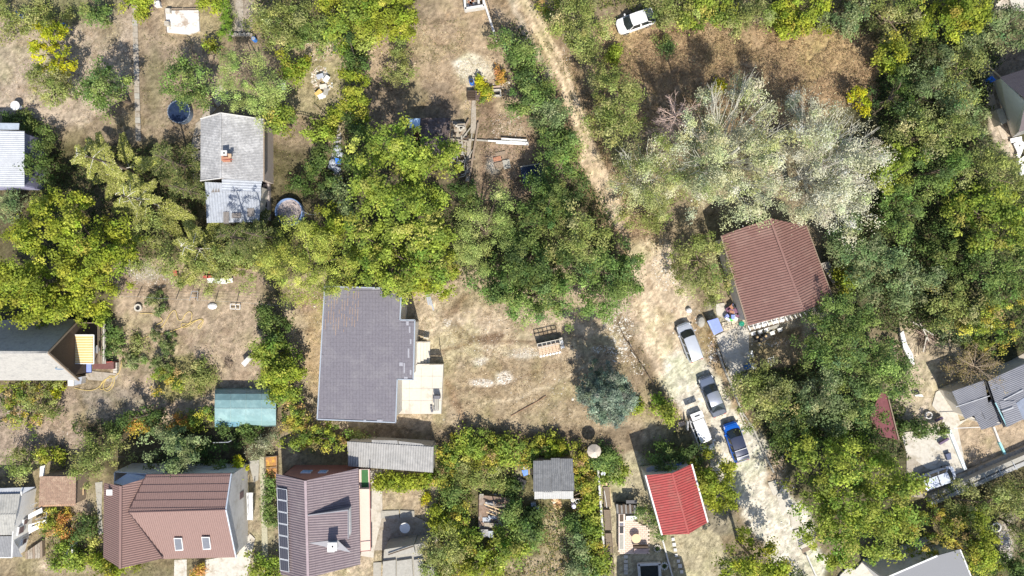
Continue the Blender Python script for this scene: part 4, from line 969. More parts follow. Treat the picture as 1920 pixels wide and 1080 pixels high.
for i in range(4): MB().prism([P(212 + 0 * i, 680 + i * 5, .5), P(219, 680 + i * 5, .5), P(219, 684.5 + i * 5, .5), P(212, 684.5 + i * 5, .5)], .5).build('step', M_conc, st_)
wt = thing('water_tub', 'white framed cistern at the lower corner of the pale roof slope', 'tank', tuple(P(144, 714)))
MB().prism([P(127,711,.7), P(138,711,.7), P(138,724,.7), P(127,724,.7)], .7).build('cabinet', M_whitep, wt); MB().prism([P(139,710,.8), P(154,706,.8), P(152,720,.8), P(139,722,.8)], .8).build('tank', mat('silver_sheet', (.6,.62,.66), .3, .2, 6, metal=.5), wt)
slab('entrance_paving', 'pale stone paving at the foot of the deck stairs', [(155,690),(175,696),(214,700),(222,704),(216,716),(165,712),(158,700)], .05, m=M_path)

# --- L: teal greenhouse
Lg = thing('greenhouse', 'small tunnel greenhouse covered with pale teal film', 'greenhouse', tuple(P(460, 765)))
M_teal = mat('teal_film', (.20, .33, .35), .4, .14, 1.2, bump=.1, bs=3, stain=(.27,.41,.42), ss=.7, spec=.5)
secs = [(403, 0), (432, 0), (461, 0), (490, 0), (517, 0)]; gm = MB(); prof = []
for i in range(9):
    a = math.pi * i / 8; prof.append((-math.cos(a), math.sin(a)))
V_ = []
for si, (x, _) in enumerate(secs):
    for (c, s_) in prof:
        z = 2.2 * s_ ** .8; yy = 764 + c * 36; q = P(x, yy, z); q.x += .04 * math.sin(si * 9 + c * 5); V_.append(tuple(q))
gm.v = V_
for i in range(len(secs) - 1):
    for j in range(8): gm.f.append((i*9+j, (i+1)*9+j, (i+1)*9+j+1, i*9+j+1))
gm.f.append(tuple(range(8, -1, -1))); gm.f.append(tuple(range(36, 45)))
gm.build('film', M_teal, Lg)
for x, _ in secs:
    MB().tube([P(x, 764 + c * 36, 2.2 * s_ ** .8 + .03) for c, s_ in prof], .025, 4).build('hoop', mat('pale_teal', (.33,.46,.47), .4), Lg)
MB().bar(P(402,766,2.23), P(518,766,2.23), .05).build('ridge_bar', mat('pale_teal', (.33,.46,.47)), Lg)
MB().prism([P(403,785,1.78), P(449,784,1.78), P(449,800,1.2), P(404,801,1.2)], .02).build('side_flap', mat('teal_dark_film', (.13,.26,.33), .4), Lg)

# --- M: white house at the bottom left with tiled shed
Mh = thing('white_cottage', 'white walled cottage at the bottom left with grey corrugated roofs and a white balcony', 'house', tuple(P(10, 980)))
M_gc = mat('grey_fibre_sheet', (.37,.365,.345), .9, .14, 3, stain=(.29,.29,.28), ss=1, st=.52)
m0, m1, m2, m3 = P(-60,928,2.75), P(38,926,2.75), P(24,1003,2.75), P(-60,1004,2.75)
ribbed('roof_slope', Mh, M_gc, [m3, m2, P(31,964,3.1), P(-60,965,3.1)], .28, .045); ribbed('roof_slope', Mh, M_gc, [P(-60,965,3.07), P(31,964,3.07), m1, m0], .28, .045)
ribbed('roof_slope', Mh, mat('dark_fibre_sheet', (.22,.225,.24), .9, .14, 3, stain=(.4,.4,.4), ss=1.2, st=.6), [P(-60,1046,2.0), P(42,1044,2.0), P(22,1005,2.6), P(-60,1006,2.6)], .28, .045)
MB().prism([P(-60,918,2.5), P(66,913,2.5), P(42,926,2.5), P(-60,927,2.5)], .1).build('eaves_ledge', mat('pale_ledge', (.36,.38,.42), .7), Mh); MB().tube([P(40,928,2.4), P(40,921,3.1)], .08, 6).build('vent_pipe', M_whitep, Mh)
M_rend = mat('white_render', (.74,.73,.72), .9, .05, 2)
walls(Mh, [Vector((-53.5,-22.5,2.6)), Vector((-54.1,-26.8,2.85)), Vector((-54.8,-29.6,2.0)), Vector((-62,-29.6,2.0)), Vector((-62,-22.5,2.6))][::-1], M_rend, drop=0)
for (x, y, z, w) in ((-54.05,-26.6,1.75,.8),(-53.95,-25.9,1.2,.6),(-54.4,-28.2,.75,.6)):
    f = MB().box((x, y, z), (.2, w + .15, w + .15), -.15).build('window', M_whitep, Mh); MB().box((x + .08, y, z), (.1, w - .1, w - .1), -.15).build('pane', mat('brown_blind', (.17,.12,.12)), f)
MB().prism([P(53,965,2.4), P(78,952,2.2), P(80,960,2.2), P(53,974,2.4)], .08).build('balcony_canopy', M_whitep, Mh)
MB().prism([P(53,984,1.6), P(86,974,1.6), P(87,984,1.6), P(54,1001,1.6)], .15).build('balcony_floor', mat('white_table', (.75,.75,.76)), Mh)
for a, b in (((66,964),(88,960)),((88,960),(86,972)),((66,974),(86,970)),((57,948),(70,942)),((60,956),(72,950))): MB().bar(P(*a,1.9), P(*b,1.9), .05).build('railing', M_steel, Mh)
MB().prism([P(59,986,1.65), P(72,981,1.65), P(72,983,1.65), P(59,988,1.65)], .02).build('dark_runner', M_dark, Mh)
deck = thing('plank_platform', 'weathered plank platform at the foot of the white cottage', 'deck', tuple(P(62, 1035)))
for i in range(7): MB().prism([P(47 + i*4.6,1036 - i*3.2,.5), P(51.2 + i*4.6,1033 - i*3.2,.5), P(51.8 + i*4.6,1048 - i*.6,.5), P(47.8 + i*4.6,1048,.5)], .5).build('plank', M_path if i % 3 else M_wood, deck)
ts = thing('tiled_shed', 'old shed with rows of worn brown roof tiles under the olive tree', 'shed', tuple(P(107, 915)))
M_ot = mat('old_brown_tile', (.27,.185,.14), .95, .25, 5, bump=.3, stain=(.36,.27,.2), ss=1.5)
for i in range(7):
    z = 2.9 - i * .14; y0 = 893 + i * 7.9; x0 = 75 - i * .4
    ribbed('tile_row', ts, M_ot, [P(x0,y0+9.2,z-.1), P(142,y0+8.6,z-.1), P(142,y0,z+.02), P(x0,y0,z+.02)], .2, .03)
MB().bar(P(73,949,1.95), P(142,945,1.95), .16, .08).build('eave_row', mat('orange_tile', (.5,.3,.18)), ts)
walls(ts, inset([P(76,892,2.7), P(142,890,2.7), P(142,946,1.9), P(74,948,1.9)], .2), M_wood, drop=.12)
tag(MB().prism([P(75,875,2.0), P(84,872,2.0), P(82,894,2.0), P(74,895,2.0)], .1).build('white_door_leaf', M_whitep), 'white door leaf lying at the upper corner of the old tiled shed', 'door')
cs = thing('garden_shelf', 'dark open wooden stall right of the old tiled shed', 'stall', tuple(P(152, 922)))
for i in range(4): MB().bar(P(144 + i*4, 905, .9), P(144 + i*4, 934 - i*2, .9), .1, .06).build('board', M_dwood if i != 3 else M_pine, cs)
MB().lathe(P(148,924,.9), [(.28,0),(.3,.1),(.2,.12)], 12).build('tyre', M_black, cs)
wb = thing('white_box', 'white square lid standing in the bushes right of the white cottage', 'box', tuple(P(127, 1032)))
MB().prism([P(121,1020,.8), P(137,1019,.8), P(138,1043,.8), P(121,1044,.8)], .8).build('box', M_whitep, wb)

# --- N: white walled house at the top right
N_ = thing('gabled_white_house', 'pale walled house at the right edge with a dark roof, seen on its gable wall', 'house', tuple(P(1900, 190)))
n0, n1, n2 = P(1876,145,4.6), P(1940,128,4.6), P(1978,190,7.6)
ribbed('roof_slope', N_, mat('dark_roof_sheet', (.13,.11,.12), .8, .1, 3), [P(1874,145,4.6), P(2120,64,4.6), P(2170,107,7.5), P(1925,188,7.5)], .35, .02)
ribbed('roof_slope', N_, mat('dark_roof_sheet', (.13,.11,.12)), [P(1910,248,4.4), P(2150,169,4.4), P(2170,107,7.5), P(1925,188,7.5)], .35, .02)
M_pw = mat('pale_wall', (.80,.79,.77), .9, .05, 2)
gb = [P(1862,154,0), P(1897,258,0)]
MB().poly([P(1862,154,0), P(1897,258,0), P(1912,246,4.3), P(1922,190,7.3), P(1876,147,4.4)]).build('gable_wall', M_pw, N_)
walls(N_, [P(1897,258,0) + Vector((0,0,4.3)), P(1866,156,0) + Vector((.1,0,4.4)), P(2075,87,0) + Vector((0,0,4.4)), P(2110,188,0) + Vector((0,0,4.3))][::-1], M_pw, drop=0)
for (x, y, w, h_, z) in [(1892,206,.9,.55,2.2), (1915,190,.7,1.2,4.5)]:
    f = MB().box(P(x, y, z), (w*.55, h_, .12), -1.25+1.57, 0, 1.0).build('window', M_whitep, N_); MB().box(P(x, y, z + .1), (w*.42, h_*.8, .12), -1.25+1.57, 0, 1.0).build('pane', M_dark, f)
tk = MB().prism([P(1868,206,1.2), P(1880,202,1.2), P(1890,228,1.2), P(1878,234,1.2)], 1.3).build('tank_cupboard', mat('grey_green_box', (.42,.40,.34), .7)); tag(tk, 'grey green cupboard against the wall of the pale gabled house', 'cupboard')
tag(MB().bar(P(1841,113,1.2), P(1876,145,1.6), .14, .1).build('timber_beam', M_pine), 'long brown beam running to the corner of the pale gabled house', 'beam')
tag(MB().prism([P(1852,148,1.0), P(1860,142,1.2), P(1868,150,1.0), P(1860,154,.9)], .5).build('blue_tarp_bundle', M_bluep), 'bright blue bundle at the upper corner of the pale gabled house', 'tarp')
slab('house_path', 'narrow stony path along the pale gabled house', [(1843,155),(1856,152),(1870,200),(1890,260),(1880,262),(1860,215)], .04, m=mat('stony_beige', (.50,.43,.35), .95, .2, 6, bump=.4))
wr = thing('white_debris', 'pile of white boards at the right edge below the pale gabled house', 'boards', tuple(P(1915, 290)))
for x, y, a in ((1905,262,.2),(1912,285,1.2),(1916,300,.6),(1908,278,2.0),(1917,318,1.4),(1914,268,2.6)): MB().box(P(x, y, .3), (1.3, .5, .08), a, .1).build('board', M_whitep, wr)
slab('corner_terrace', 'pale terrace cut by the top right corner', [(1868,-40),(1990,-40),(1990,22),(1905,20),(1898,12),(1892,-6),(1868,-8)], .2, m=M_conc)

# --- O: grey corrugated roofs at the right edge
O_ = thing('grey_roof_barn', 'barn with two grey corrugated roofs split by a dark gap, at the right edge', 'barn', tuple(P(1880, 745)))
M_gb = mat('bluish_corrugated', (.23,.235,.265), .6, .1, 2, stain=(.19,.195,.225), ss=.5, st=.5)
s0, s1, s2, s3 = P(1785,734,3.6), P(1846,713,3.6), P(1872,790,3.0), P(1808,786,3.0)
ribbed('roof_sheet', O_, M_gb, [P(1785,734,3.6), P(1809,786,3.0), P(1855,768,3.0), P(1846,713,3.6)], .2, .035)
ribbed('roof_sheet', O_, M_gb, [P(1826,779,2.92), P(1840,806,2.75), P(1878,795,2.75), P(1860,748,3.05)], .2, .035)
ribbed('roof_sheet', O_, M_gb, [P(1836,762,3.12), P(1849,788,3.0), P(1874,778,3.0), P(1858,753,3.15)], .2, .035)
ribbed('roof_sheet', O_, M_gb, [P(1852,714,4.1), P(1872,772,3.8), P(1960,730,3.8), P(1960,664,4.1)], .2, .035)
ribbed('roof_sheet', O_, M_gb, [P(1873,752,3.95), P(1888,801,3.7), P(1918,786,3.7), P(1904,752,3.95)], .22, .03)
MB().prism([P(1880,752,3.86), P(1904,757,3.86), P(1960,716,3.86), P(1960,770,3.7), P(1921,788,3.7)], .05).build('roof_sheet', mat('smooth_blue_sheet', (.21,.24,.31), .5), O_)
MB().bar(P(1848,714,3.7), P(1884,800,3.2), .3, .1).build('dark_gap_strip', M_dark, O_); MB().bar(P(1866,755,3.9), P(1888,800,3.6), .1, .1).build('gutter_edge', mat('teal_edge', (.3,.5,.55)), O_)  # near-black bar stands in for the shade in the gap between the roofs
MB().bar(P(1882,750,4.0), P(1918,731,4.0), .1, .06).build('ridge_strip', mat('pale_strip', (.42,.43,.46)), O_); MB().bar(P(1878,772,4.0), P(1900,764,4.0), .12, .06).build('ridge_strip', mat('pale_strip', (.6,.61,.64)), O_); MB().bar(P(1792,763,3.34), P(1856,742,3.4), .08, .05).build('ridge_strip', mat('pale_strip', (.42,.43,.46)), O_)
walls(O_, inset([P(1788,736,3.4), P(1812,784,2.8), P(1840,800,2.6), P(1886,800,3.0), P(1960,760,3.4), P(1960,672,3.6)][::-1], .4)[::-1], M_cream, drop=.1)
slab('barn_back_yard', 'grey paved strip above the grey corrugated barn roofs', [(1800,722),(1850,700),(1990,625),(1990,660),(1860,712),(1790,735)], .05, m=M_path)
# --- P: grey roof of the bottom edge
Pp = thing('grey_gable_house', 'house cut by the bottom edge with a smooth grey roof under the big round tree', 'house', tuple(P(1740, 1085)))
M_fg = mat('smooth_grey_felt', (.23,.235,.255), .8, .06, 14, bump=.15)
MB().prism([P(1652,1088,5), P(1757,1042,5), P(1800,1030,5), P(1818,1066,5), P(1830,1130,5), P(1700,1150,5)], .15).build('roof', M_fg, Pp); MB().bar(P(1652,1087,5.05), P(1757,1042,5.05), .16, .1).build('verge_trim', M_whitep, Pp); MB().bar(P(1800,1030,5.05), P(1822,1085,5.05), .12, .1).build('verge_trim', M_whitep, Pp)
walls(Pp, inset([P(1652,1088,5), P(1757,1042,5), P(1800,1030,5), P(1818,1066,5), P(1830,1130,5), P(1700,1150,5)], .5), M_white, drop=.2)
slab('white_terrace', 'white terrace at the bottom edge left of the smooth grey roof', [(1576,1078),(1590,1064),(1604,1068),(1622,1048),(1632,1056),(1640,1090),(1570,1090)], .25, m=M_conc)

Sh = thing('south_house', 'gabled house just beyond the bottom edge whose shadow falls on the framed pond', 'house', tuple(P(1230, 1110)))
sr = [P(1170,1096), P(1225,1096), P(1292,1096), P(1292,1200), P(1170,1200)]
walls(Sh, [sr[0] + Vector((0,0,4)), sr[1] + Vector((0,0,6.4)), sr[2] + Vector((0,0,4)), sr[3] + Vector((0,0,4)), sr[4] + Vector((0,0,4))][::-1], M_cream)
ribbed('roof_slope', Sh, M_mt, [Vector((sr[0].x,sr[0].y,4.1)), Vector((sr[4].x,sr[4].y,4.1)), Vector((sr[1].x,sr[4].y,6.5)), Vector((sr[1].x,sr[1].y,6.5))], .3, .03)
ribbed('roof_slope', Sh, M_mt, [Vector((sr[2].x,sr[2].y,4.1)), Vector((sr[3].x,sr[3].y,4.1)), Vector((sr[1].x,sr[3].y,6.5)), Vector((sr[1].x,sr[1].y,6.5))], .3, .03)
# --- Q: small dark shed in the middle
Q = thing('dark_flat_shed', 'small shed with a dark flat roof and a pale blue corner sheet above the walnut', 'shed', tuple(P(812, 258)))
MB().prism([P(788,221,2.6), P(845,221,2.6), P(840,289,2.5), P(800,289,2.5), P(788,280,2.5)], .15).build('roof', mat('dark_brown_felt', (.085,.065,.06), .9, .25, 3, stain=(.14,.12,.13), ss=1), Q)
MB().prism([P(765,222,2.62), P(788,222,2.62), P(787,240,2.62), P(767,240,2.62)], .04).build('corner_sheet', mat('shaded_pale_blue2', (.40,.56,.78), .5), Q); MB().bar(P(845,221,2.65), P(840,289,2.55), .08, .1).build('verge_trim', M_wood, Q)
walls(Q, inset([P(770,223,2.5), P(844,222,2.5), P(840,287,2.4), P(775,286,2.4)], .15), M_wood)
slab('shed_yard', 'shaded grey concrete beside the dark flat shed', [(846,227),(872,230),(876,250),(873,288),(842,290)], .06, m=M_path)
pl2 = thing('wooden_pallet', 'weathered pallet leaning at the lower side of the dark flat shed', 'pallet', tuple(P(848, 280)))
for i in range(4): MB().box(P(842 + i*4, 281, .35), (.12, 1.0, .05)).build('slat', M_conc2, pl2)
for i in range(3): MB().box(P(848, 274 + i*7, .3), (1.0, .1, .05)).build('bearer', M_conc2, pl2)
# ------------------------------------------------------------------ vehicles
M_tyre = M_black; M_rim = mat('rim_metal', (.5, .5, .52), .35, .05, metal=.7)
M_cgl = mat('car_glass', (.025, .032, .035), .06, .1, spec=.9)
M_hl = mat('headlight', (.75, .77, .8), .15, .02, spec=.8); M_tail = mat('tail_light', (.45, .03, .03), .3)
def paint(name, c, metal=.2, rough=.28): return mat(name, c, rough, .03, 1.5, metal=metal, spec=.6)
def loft(mb, secs):
    """secs: list of rings (same length) of 3D points"""
    n = len(mb.v); k = len(secs[0])
    for s in secs: mb.v += [tuple(p) for p in s]
    for i in range(len(secs) - 1):
        for j in range(k - 1): mb.f.append((n+i*k+j, n+i*k+j+1, n+(i+1)*k+j+1, n+(i+1)*k+j))
    mb.f.append(tuple(n + j for j in range(k))); m = n + (len(secs) - 1) * k; mb.f.append(tuple(m + j for j in reversed(range(k))))
def car(name, label, fx, fy, rx, ry, L, W, Hh, body, roofm=None, hoodm=None, style='wagon', rack=None, bonnet=.24, z_mid=1.0):
    """front and rear centre in photo pixels, body length L; x axis of the car points forward"""
    a = P(fx, fy, z_mid * .8); b = P(rx, ry, z_mid * .8); c = (a + b) / 2; an = math.atan2(a.y - b.y, a.x - b.x)
    root = thing(name, label, 'car', (c.x, c.y, 0), an)
    h = L / 2; w = W / 2; zb = Hh * .60
    st = [(-h, .80, .42, zb*.80), (-h*.96, .93, .30, zb*.97), (-h*.72, 1.0, .22, zb), (-h*.1, 1.0, .20, zb), (h*.42, 1.0, .22, zb*.98), (h*.72, .97, .24, zb*.90), (h*.92, .86, .28, zb*.80), (h, .58, .40, zb*.62)]
    def ring(x, k, z0, z1): return [(x, -w*k*.92, z0), (x, -w*k, (z0+z1)*.5), (x, -w*k*.97, z1*.92), (x, -w*k*.86, z1), (x, 0, z1 + .035), (x, w*k*.86, z1), (x, w*k*.97, z1*.92), (x, w*k, (z0+z1)*.5), (x, w*k*.92, z0)]
    mb = MB(); loft(mb, [ring(*s) for s in st]); mb.build('body', body, root, local=True, smooth=False, bevel=.0)
    xw = h * (1 - 2 * bonnet) ; xr0 = xw - L * .155
    if style == 'sedan': xr1 = -h * .42; xb = -h * .74
    elif style == 'wagon': xr1 = -h * .90; xb = -h * .97
    elif style == 'coupe': xr1 = -h * .50; xb = -h * .93
    else: xr1 = -h * .80; xb = -h * .95
    wr = w * .72; wb = w * .90; zr = Hh
    def q(n, pts, m, par=root): 
        m_ = MB(); m_.poly(pts); return m_.build(n, m, par, local=True)
    zc = zb + .01
    A = (xw, -wb*.86, zc); B = (xw, wb*.86, zc); Cc = (xr0, wr, zr - .04); Dd = (xr0, -wr, zr - .04); A0 = (xw + .12, 0, zc); D0 = (xr0 + .07, 0, zr)
    E = (xr1, -wr, zr - .06); F = (xr1, wr, zr - .06); G = (xb, wb*.84, zc); I = (xb, -wb*.84, zc)
    rm = roofm or body
    m_ = MB(); m_.poly([A, A0, D0, Dd]); m_.poly([A0, B, Cc, D0]); m_.build('windshield', M_cgl, root, local=True)
    m_ = MB(); xm = (xr0 + xr1) / 2
    rows_ = [(xr0, wr, zr - .04, zr), (xr0 - .15, wr*1.02, zr - .01, zr + .03), (xm, wr*1.03, zr, zr + .05), (xr1 + .15, wr*1.0, zr - .02, zr + .02), (xr1, wr, zr - .06, zr - .03)]
    n = 0
    for x, ww, z1, z2 in rows_: m_.v += [(x if n else x, -ww, z1), (x + (.07 if n == 0 else 0), -ww*.5, z2 - .01), (x + (.07 if n == 0 else 0), 0, z2), (x + (.07 if n == 0 else 0), ww*.5, z2 - .01), (x, ww, z1)]; n += 1
    for i in range(4):
        for j in range(4): m_.f.append((i*5+j, i*5+j+1, (i+1)*5+j+1, (i+1)*5+j))
    m_.build('roof', rm, root, local=True, smooth=True)
    q('rear_window', [E, (xr1, 0, zr - .03), F, G, (xb - .03, 0, zc), I], M_cgl)
    for s in (-1, 1):
        nsw = 3 if style in ('wagon', 'suv') else 2
        t0 = 0
        top0 = Vector((xr0, s*wr, zr - .05)); top1 = Vector((xr1, s*wr, zr - .07)); bo0 = Vector((xw - .08, s*wb, zc)); bo1 = Vector((xb + .04, s*wb, zc))
        q('pillar_panel', [top0, top1, bo1, bo0], body)
        for k in range(nsw):
            u0 = .03 + k / nsw * .94 + .012; u1 = .03 + (k + 1) / nsw * .94 - .022
            pts = [bo0.lerp(bo1, u0), bo0.lerp(bo1, u1), top0.lerp(top1, u1), top0.lerp(top1, u0)]; cc_ = ctr(pts); nn = Vector((0, s, .35)).normalized() * .012
            q('side_window', [v.lerp(cc_, .10) + nn for v in pts], M_cgl)
        q('roof_rail', [v + Vector((0, s*.01, .01)) for v in (top0, top1, top1 + Vector((0, s*.05, -.04)), top0 + Vector((0, s*.05, -.04)))], M_dark if style != 'sedan' else body)
        for x in (h * .62, -h * .60):
            wl = MB(); wl.lathe((0, 0, 0), [(.32, -.11), (.34, -.06), (.34, .06), (.32, .11)], 16); wo = wl.build('wheel', M_tyre, root, local=True)
            wo.location = (x, s * (w - .10), .33); wo.rotation_euler = (math.pi / 2, 0, 0)
            MB().lathe((0, 0, 0), [(.2, -.122), (.2, .122)], 12).build('rim', M_rim, wo, local=True)
        MB().box((xw - .28, s * (w + .07), zb + .08), (.14, .2, .13)).build('mirror', body, root, local=True)
        q('headlight', [(h*.985, s*w*.52, zb*.66), (h*.90, s*w*.86, zb*.80+.02), (h*.76, s*w*.90, zb*.88+.02), (h*.90, s*w*.52, zb*.80+.03)], M_hl)
        MB().box((-h*.985, s*w*.66, zb*.78), (.08, w*.3, .16)).build('tail_light', M_tail, root, local=True)
    # bonnet panel, with the shut line left around it
    m_ = MB(); xs_ = [xw + .16, (xw + h) / 2, h * .86]
    for x in xs_:
        zz = np.interp(x, [s[0] for s in st], [s[3] for s in st]) + .012; kk = np.interp(x, [s[0] for s in st], [s[1] for s in st]) * w * .84
        m_.v += [(x, -kk, zz), (x, -kk*.5, zz + .035), (x, 0, zz + .045), (x, kk*.5, zz + .035), (x, kk, zz)]
    for i in range(2):
        for j in range(4): m_.f.append((i*5+j+1, i*5+j, (i+1)*5+j, (i+1)*5+j+1))
    m_.build('bonnet', hoodm or body, root, local=True, smooth=True)
    MB().box((h*.985, 0, .42), (.07, W*.5, .16)).build('grille', M_dark, root, local=True)
    if style == 'sedan':
        zt = zb * .99 + .03; q('boot_lid', [(-h*.95, -w*.78, zt-.02), (-h*.95, w*.78, zt-.02), (xb - .05, w*.8, zt + .02), (xb - .05, -w*.8, zt + .02)], body)
    if rack:
        for t in rack: MB().box((xr0 + (xr1 - xr0) * t, 0, zr + .12), (.06, W * .74, .05)).build('roof_bar', M_steel if rack[0] > .5 else M_dark, root, local=True)
    return root
silver = paint('silver_paint', (.55, .58, .64), .35); white = paint('white_paint', (.80, .80, .82), 0, .35)
dgrey = paint('dark_grey_paint', (.13, .15, .19), .5, .25); lgrey = paint('grey_roof_paint', (.33, .36, .43), .5, .25); blue = paint('blue_paint', (.01, .13, .62), .2, .25); dblue = paint('dark_blue_paint', (.035, .045, .09), .2, .3)
car('silver_wagon', 'silver estate car parked highest on the dirt road beside the blue tarpaulin', 1281, 609, 1306, 674, 4.45, 1.78, 1.5, silver, style='wagon', bonnet=.2)
car('grey_sedan', 'dark grey saloon with lighter roof parked in the middle of the dirt road', 1322, 706, 1350, 778, 4.75, 1.84, 1.42, dgrey, roofm=lgrey, hoodm=paint('blue_grey_paint', (.20,.24,.33), .5), style='sedan', bonnet=.25)
car('blue_suv', 'blue car with dark roof and two roof bars, lowest on the road', 1370, 797, 1391, 861, 4.5, 1.86, 1.62, blue, roofm=dblue, style='suv', rack=[.55, .86], bonnet=.18)
wh = car('white_car_open', 'white estate car with its raised tailgate and side door open', 1328, 842, 1307, 788, 4.2, 1.75, 1.5, white, style='wagon', bonnet=.2)
MB().box((-2.45, 0, 1.82), (.75, 1.35, .06), 0, 0, -.12).build('tailgate', white, wh, local=True); MB().box((-2.45, 0, 1.88), (.12, .6, .03)).build('number_plate_light', M_dark, wh, local=True)
MB().box((-1.6, -1.22, .75), (1.0, .07, .8), -.38).build('open_door', white, wh, local=True)
car('white_suv', 'white off-road car at the top edge, its rear half under an olive tree', 1162, 50, 1222, 29, 4.3, 1.85, 1.6, white, style='coupe', bonnet=.2)
car('old_white_estate', 'old pale blue white estate car with roof rack, parked on paving at the lower right', 1789, 886, 1728, 908, 4.3, 1.65, 1.45, paint('pale_blue_paint', (.58, .63, .74), .1), style='wagon', rack=[.42, .9], bonnet=.14)

# ------------------------------------------------------------------ small things
def barrel(name, label, px, py, r, h, m, lid=None, z=0, cat='barrel', group=None):
    c = P(px, py, h + z); root = thing(name, label, cat, (c.x, c.y, z), 0, group)
    MB().lathe((0, 0, 0), [(r*.9, 0), (r, .05), (r, h*.32), (r*1.04, h*.34), (r, h*.36), (r, h*.64), (r*1.04, h*.66), (r, h*.68), (r, h*.95), (r*.92, h)], 18).build('drum', m, root, local=True)
    MB().lathe((0, 0, h), [(r*.8, .004), (r*.8, .02)], 16).build('lid', lid or m, root, local=True)
    return root
def ring(name, label, px, py, r, h, m, inner=None, w=.08, cat='ring', z=0):
    c = P(px, py, h + z); root = thing(name, label, cat, (c.x, c.y, z))
    MB().lathe((0, 0, 0), [(r, 0), (r, h), (r - w, h), (r - w, .02)], 22, cap=False).build('wall', m, root, local=True)
    MB().lathe((0, 0, 0), [(r - w, h*.3), (.01, h*.3 + .02)], 22, cap=False).build('filling', inner or M_dark, root, local=True)
    return root
# trampoline / round pools
c = P(335, 209, .85); tr = thing('round_pool', 'round pool with a navy cover and pale rim, under the dark green fruit tree', 'pool', (c.x, c.y, 0))
MB().lathe((0, 0, 0), [(1.20, .80), (.6, .79), (.01, .78)], 36, cap=False).build('cover', M_navy, tr, local=True); MB().lathe((0, 0, 0), [(1.26, 0), (1.26, .86), (1.19, .86), (1.19, .7)], 36, cap=False).build('rim', mat('blue_grey_rim', (.13,.17,.24), .6), tr, local=True)
for i in range(24): a = i * math.pi / 12; MB().box((1.25 * math.cos(a), 1.25 * math.sin(a), .87), (.09, .06, .03), a).build('clip', M_steel, tr, local=True)
c = P(541, 397, .9); p2 = thing('debris_pool', 'round pool with pale blue wall, full of leaves and scraps', 'pool', (c.x, c.y, 0))
MB().lathe((0, 0, 0), [(1.52, 0), (1.52, .9), (1.44, .92), (1.42, .35)], 40, cap=False).build('wall', mat('pool_blue', (.22,.34,.62), .5, .1), p2, local=True)
MB().lathe((0, 0, 0), [(1.43, .34), (.01, .42)], 40, cap=False).build('liner', mat('pool_scraps', (.36,.31,.30), .8, .35, 3, stain=(.22,.12,.05), ss=1.3, st=.5), p2, local=True)
MB().tube([(1.5,.1,.9),(2.0,-.2,.4),(2.7,-.25,.05),(3.2,.0,.03)], .03, 5).build('hose', M_steel, p2, local=True)
pls = MB(); rr_ = random.Random(3)
for i in range(46):
    a, r = rr_.uniform(0, 6.28), rr_.uniform(0, 1.2); pls.box((r*math.cos(a), r*math.sin(a), .46), (rr_.uniform(.12,.4), rr_.uniform(.08,.25), .03), rr_.uniform(0, 3), rr_.uniform(-.2,.2))
pls.build('scraps', mat('pale_scrap', (.45,.38,.36), .8, .3, 4), p2, local=True)
def round_table(name, label, px, py, r, h, m):
    c = P(px, py, h); root = thing(name, label, 'table', (c.x, c.y, 0))
    MB().lathe((0, 0, h), [(r*.98, -.04), (r, -.02), (r, 0)], 28).build('tabletop', m, root, local=True); MB().tube([(0, 0, 0), (0, 0, h - .04)], .06, 8).build('leg', M_steel, root, local=True); MB().lathe((0, 0, 0), [(r*.5, 0), (r*.4, .05)], 16).build('foot', M_steel, root, local=True)
    return root
t_ = round_table('round_table', 'white round table with a blue rim at the left edge above the pale roof', 28, 198, .52, .85, M_whitep)
def parasol(name, label, px, py, r, h, m, rise=.25, seg=8):
    c = P(px, py, h); root = thing(name, label, 'parasol', (c.x, c.y, 0))
    mb = MB(); 
    for i in range(seg):
        a, b = 2*math.pi*i/seg, 2*math.pi*(i+1)/seg; mb.poly([(0, 0, h + rise), (r*math.cos(a), r*math.sin(a), h), (r*math.cos(b), r*math.sin(b), h)]); mb.poly([(r*math.cos(a), r*math.sin(a), h), (r*math.cos(a)*1.0, r*math.sin(a)*1.0, h-.12), (r*math.cos(b), r*math.sin(b), h-.12), (r*math.cos(b), r*math.sin(b), h)])
    mb.build('canopy', m, root, local=True); MB().tube([(0, 0, 0), (0, 0, h + rise)], .03, 6).build('pole', M_steel, root, local=True); MB().lathe((0, 0, 0), [(.3, 0), (.3, .06)], 12).build('base', M_conc2, root, local=True)
    return root
round_table('round_patio_table', 'white round table on the shaded grey patio', 759, 990, .58, 1.15, M_whitep)
parasol('beige_parasol', 'closed beige sunshade cone at the end of the garden bush row', 1114, 846, .78, 2.1, mat('beige_canvas', (.50,.44,.38), .9, .08), .5, 10)
round_table('tan_round_table', 'tan round table on the brick paved patio', 1193, 1010, .52, .8, mat('tan_wood', (.70,.52,.32), .7, .08, 5))
barrel('blue_barrel', 'bright blue open barrel on the pale sand above the concrete well box', 884, 152, .26, .95, M_bluep, M_dark)
barrel('blue_drum', 'blue drum in the thicket at the top left corner', 31, 24, .26, .9, M_bluep)
tb = thing('blue_tub', 'flat blue tub below the thicket, above the bright yellow young tree', 'tub', tuple(P(117, 47)))
MB().lathe(P(117,47,.5), [(.35,-.5),(.42,0),(.37,0),(.33,-.3)], 18, cap=False, sx=1.1, sy=.7).build('tub', M_bluep, tb); MB().lathe(P(117,47,.5), [(.33,-.28),(.01,-.28)], 14, cap=False, sx=1.1, sy=.7).build('inside', M_dark, tb)
barrel('blue_keg', 'blue cask at the lower end of the clipped hedge path', 475, 72, .24, .7, mat('mid_blue', (.05,.2,.6), .5), M_steel)
barrel('galvanised_drum', 'grey lidded drum beside the upper left corner of the dark corrugated shed', 985, 876, .26, .9, M_steel, M_conc2)
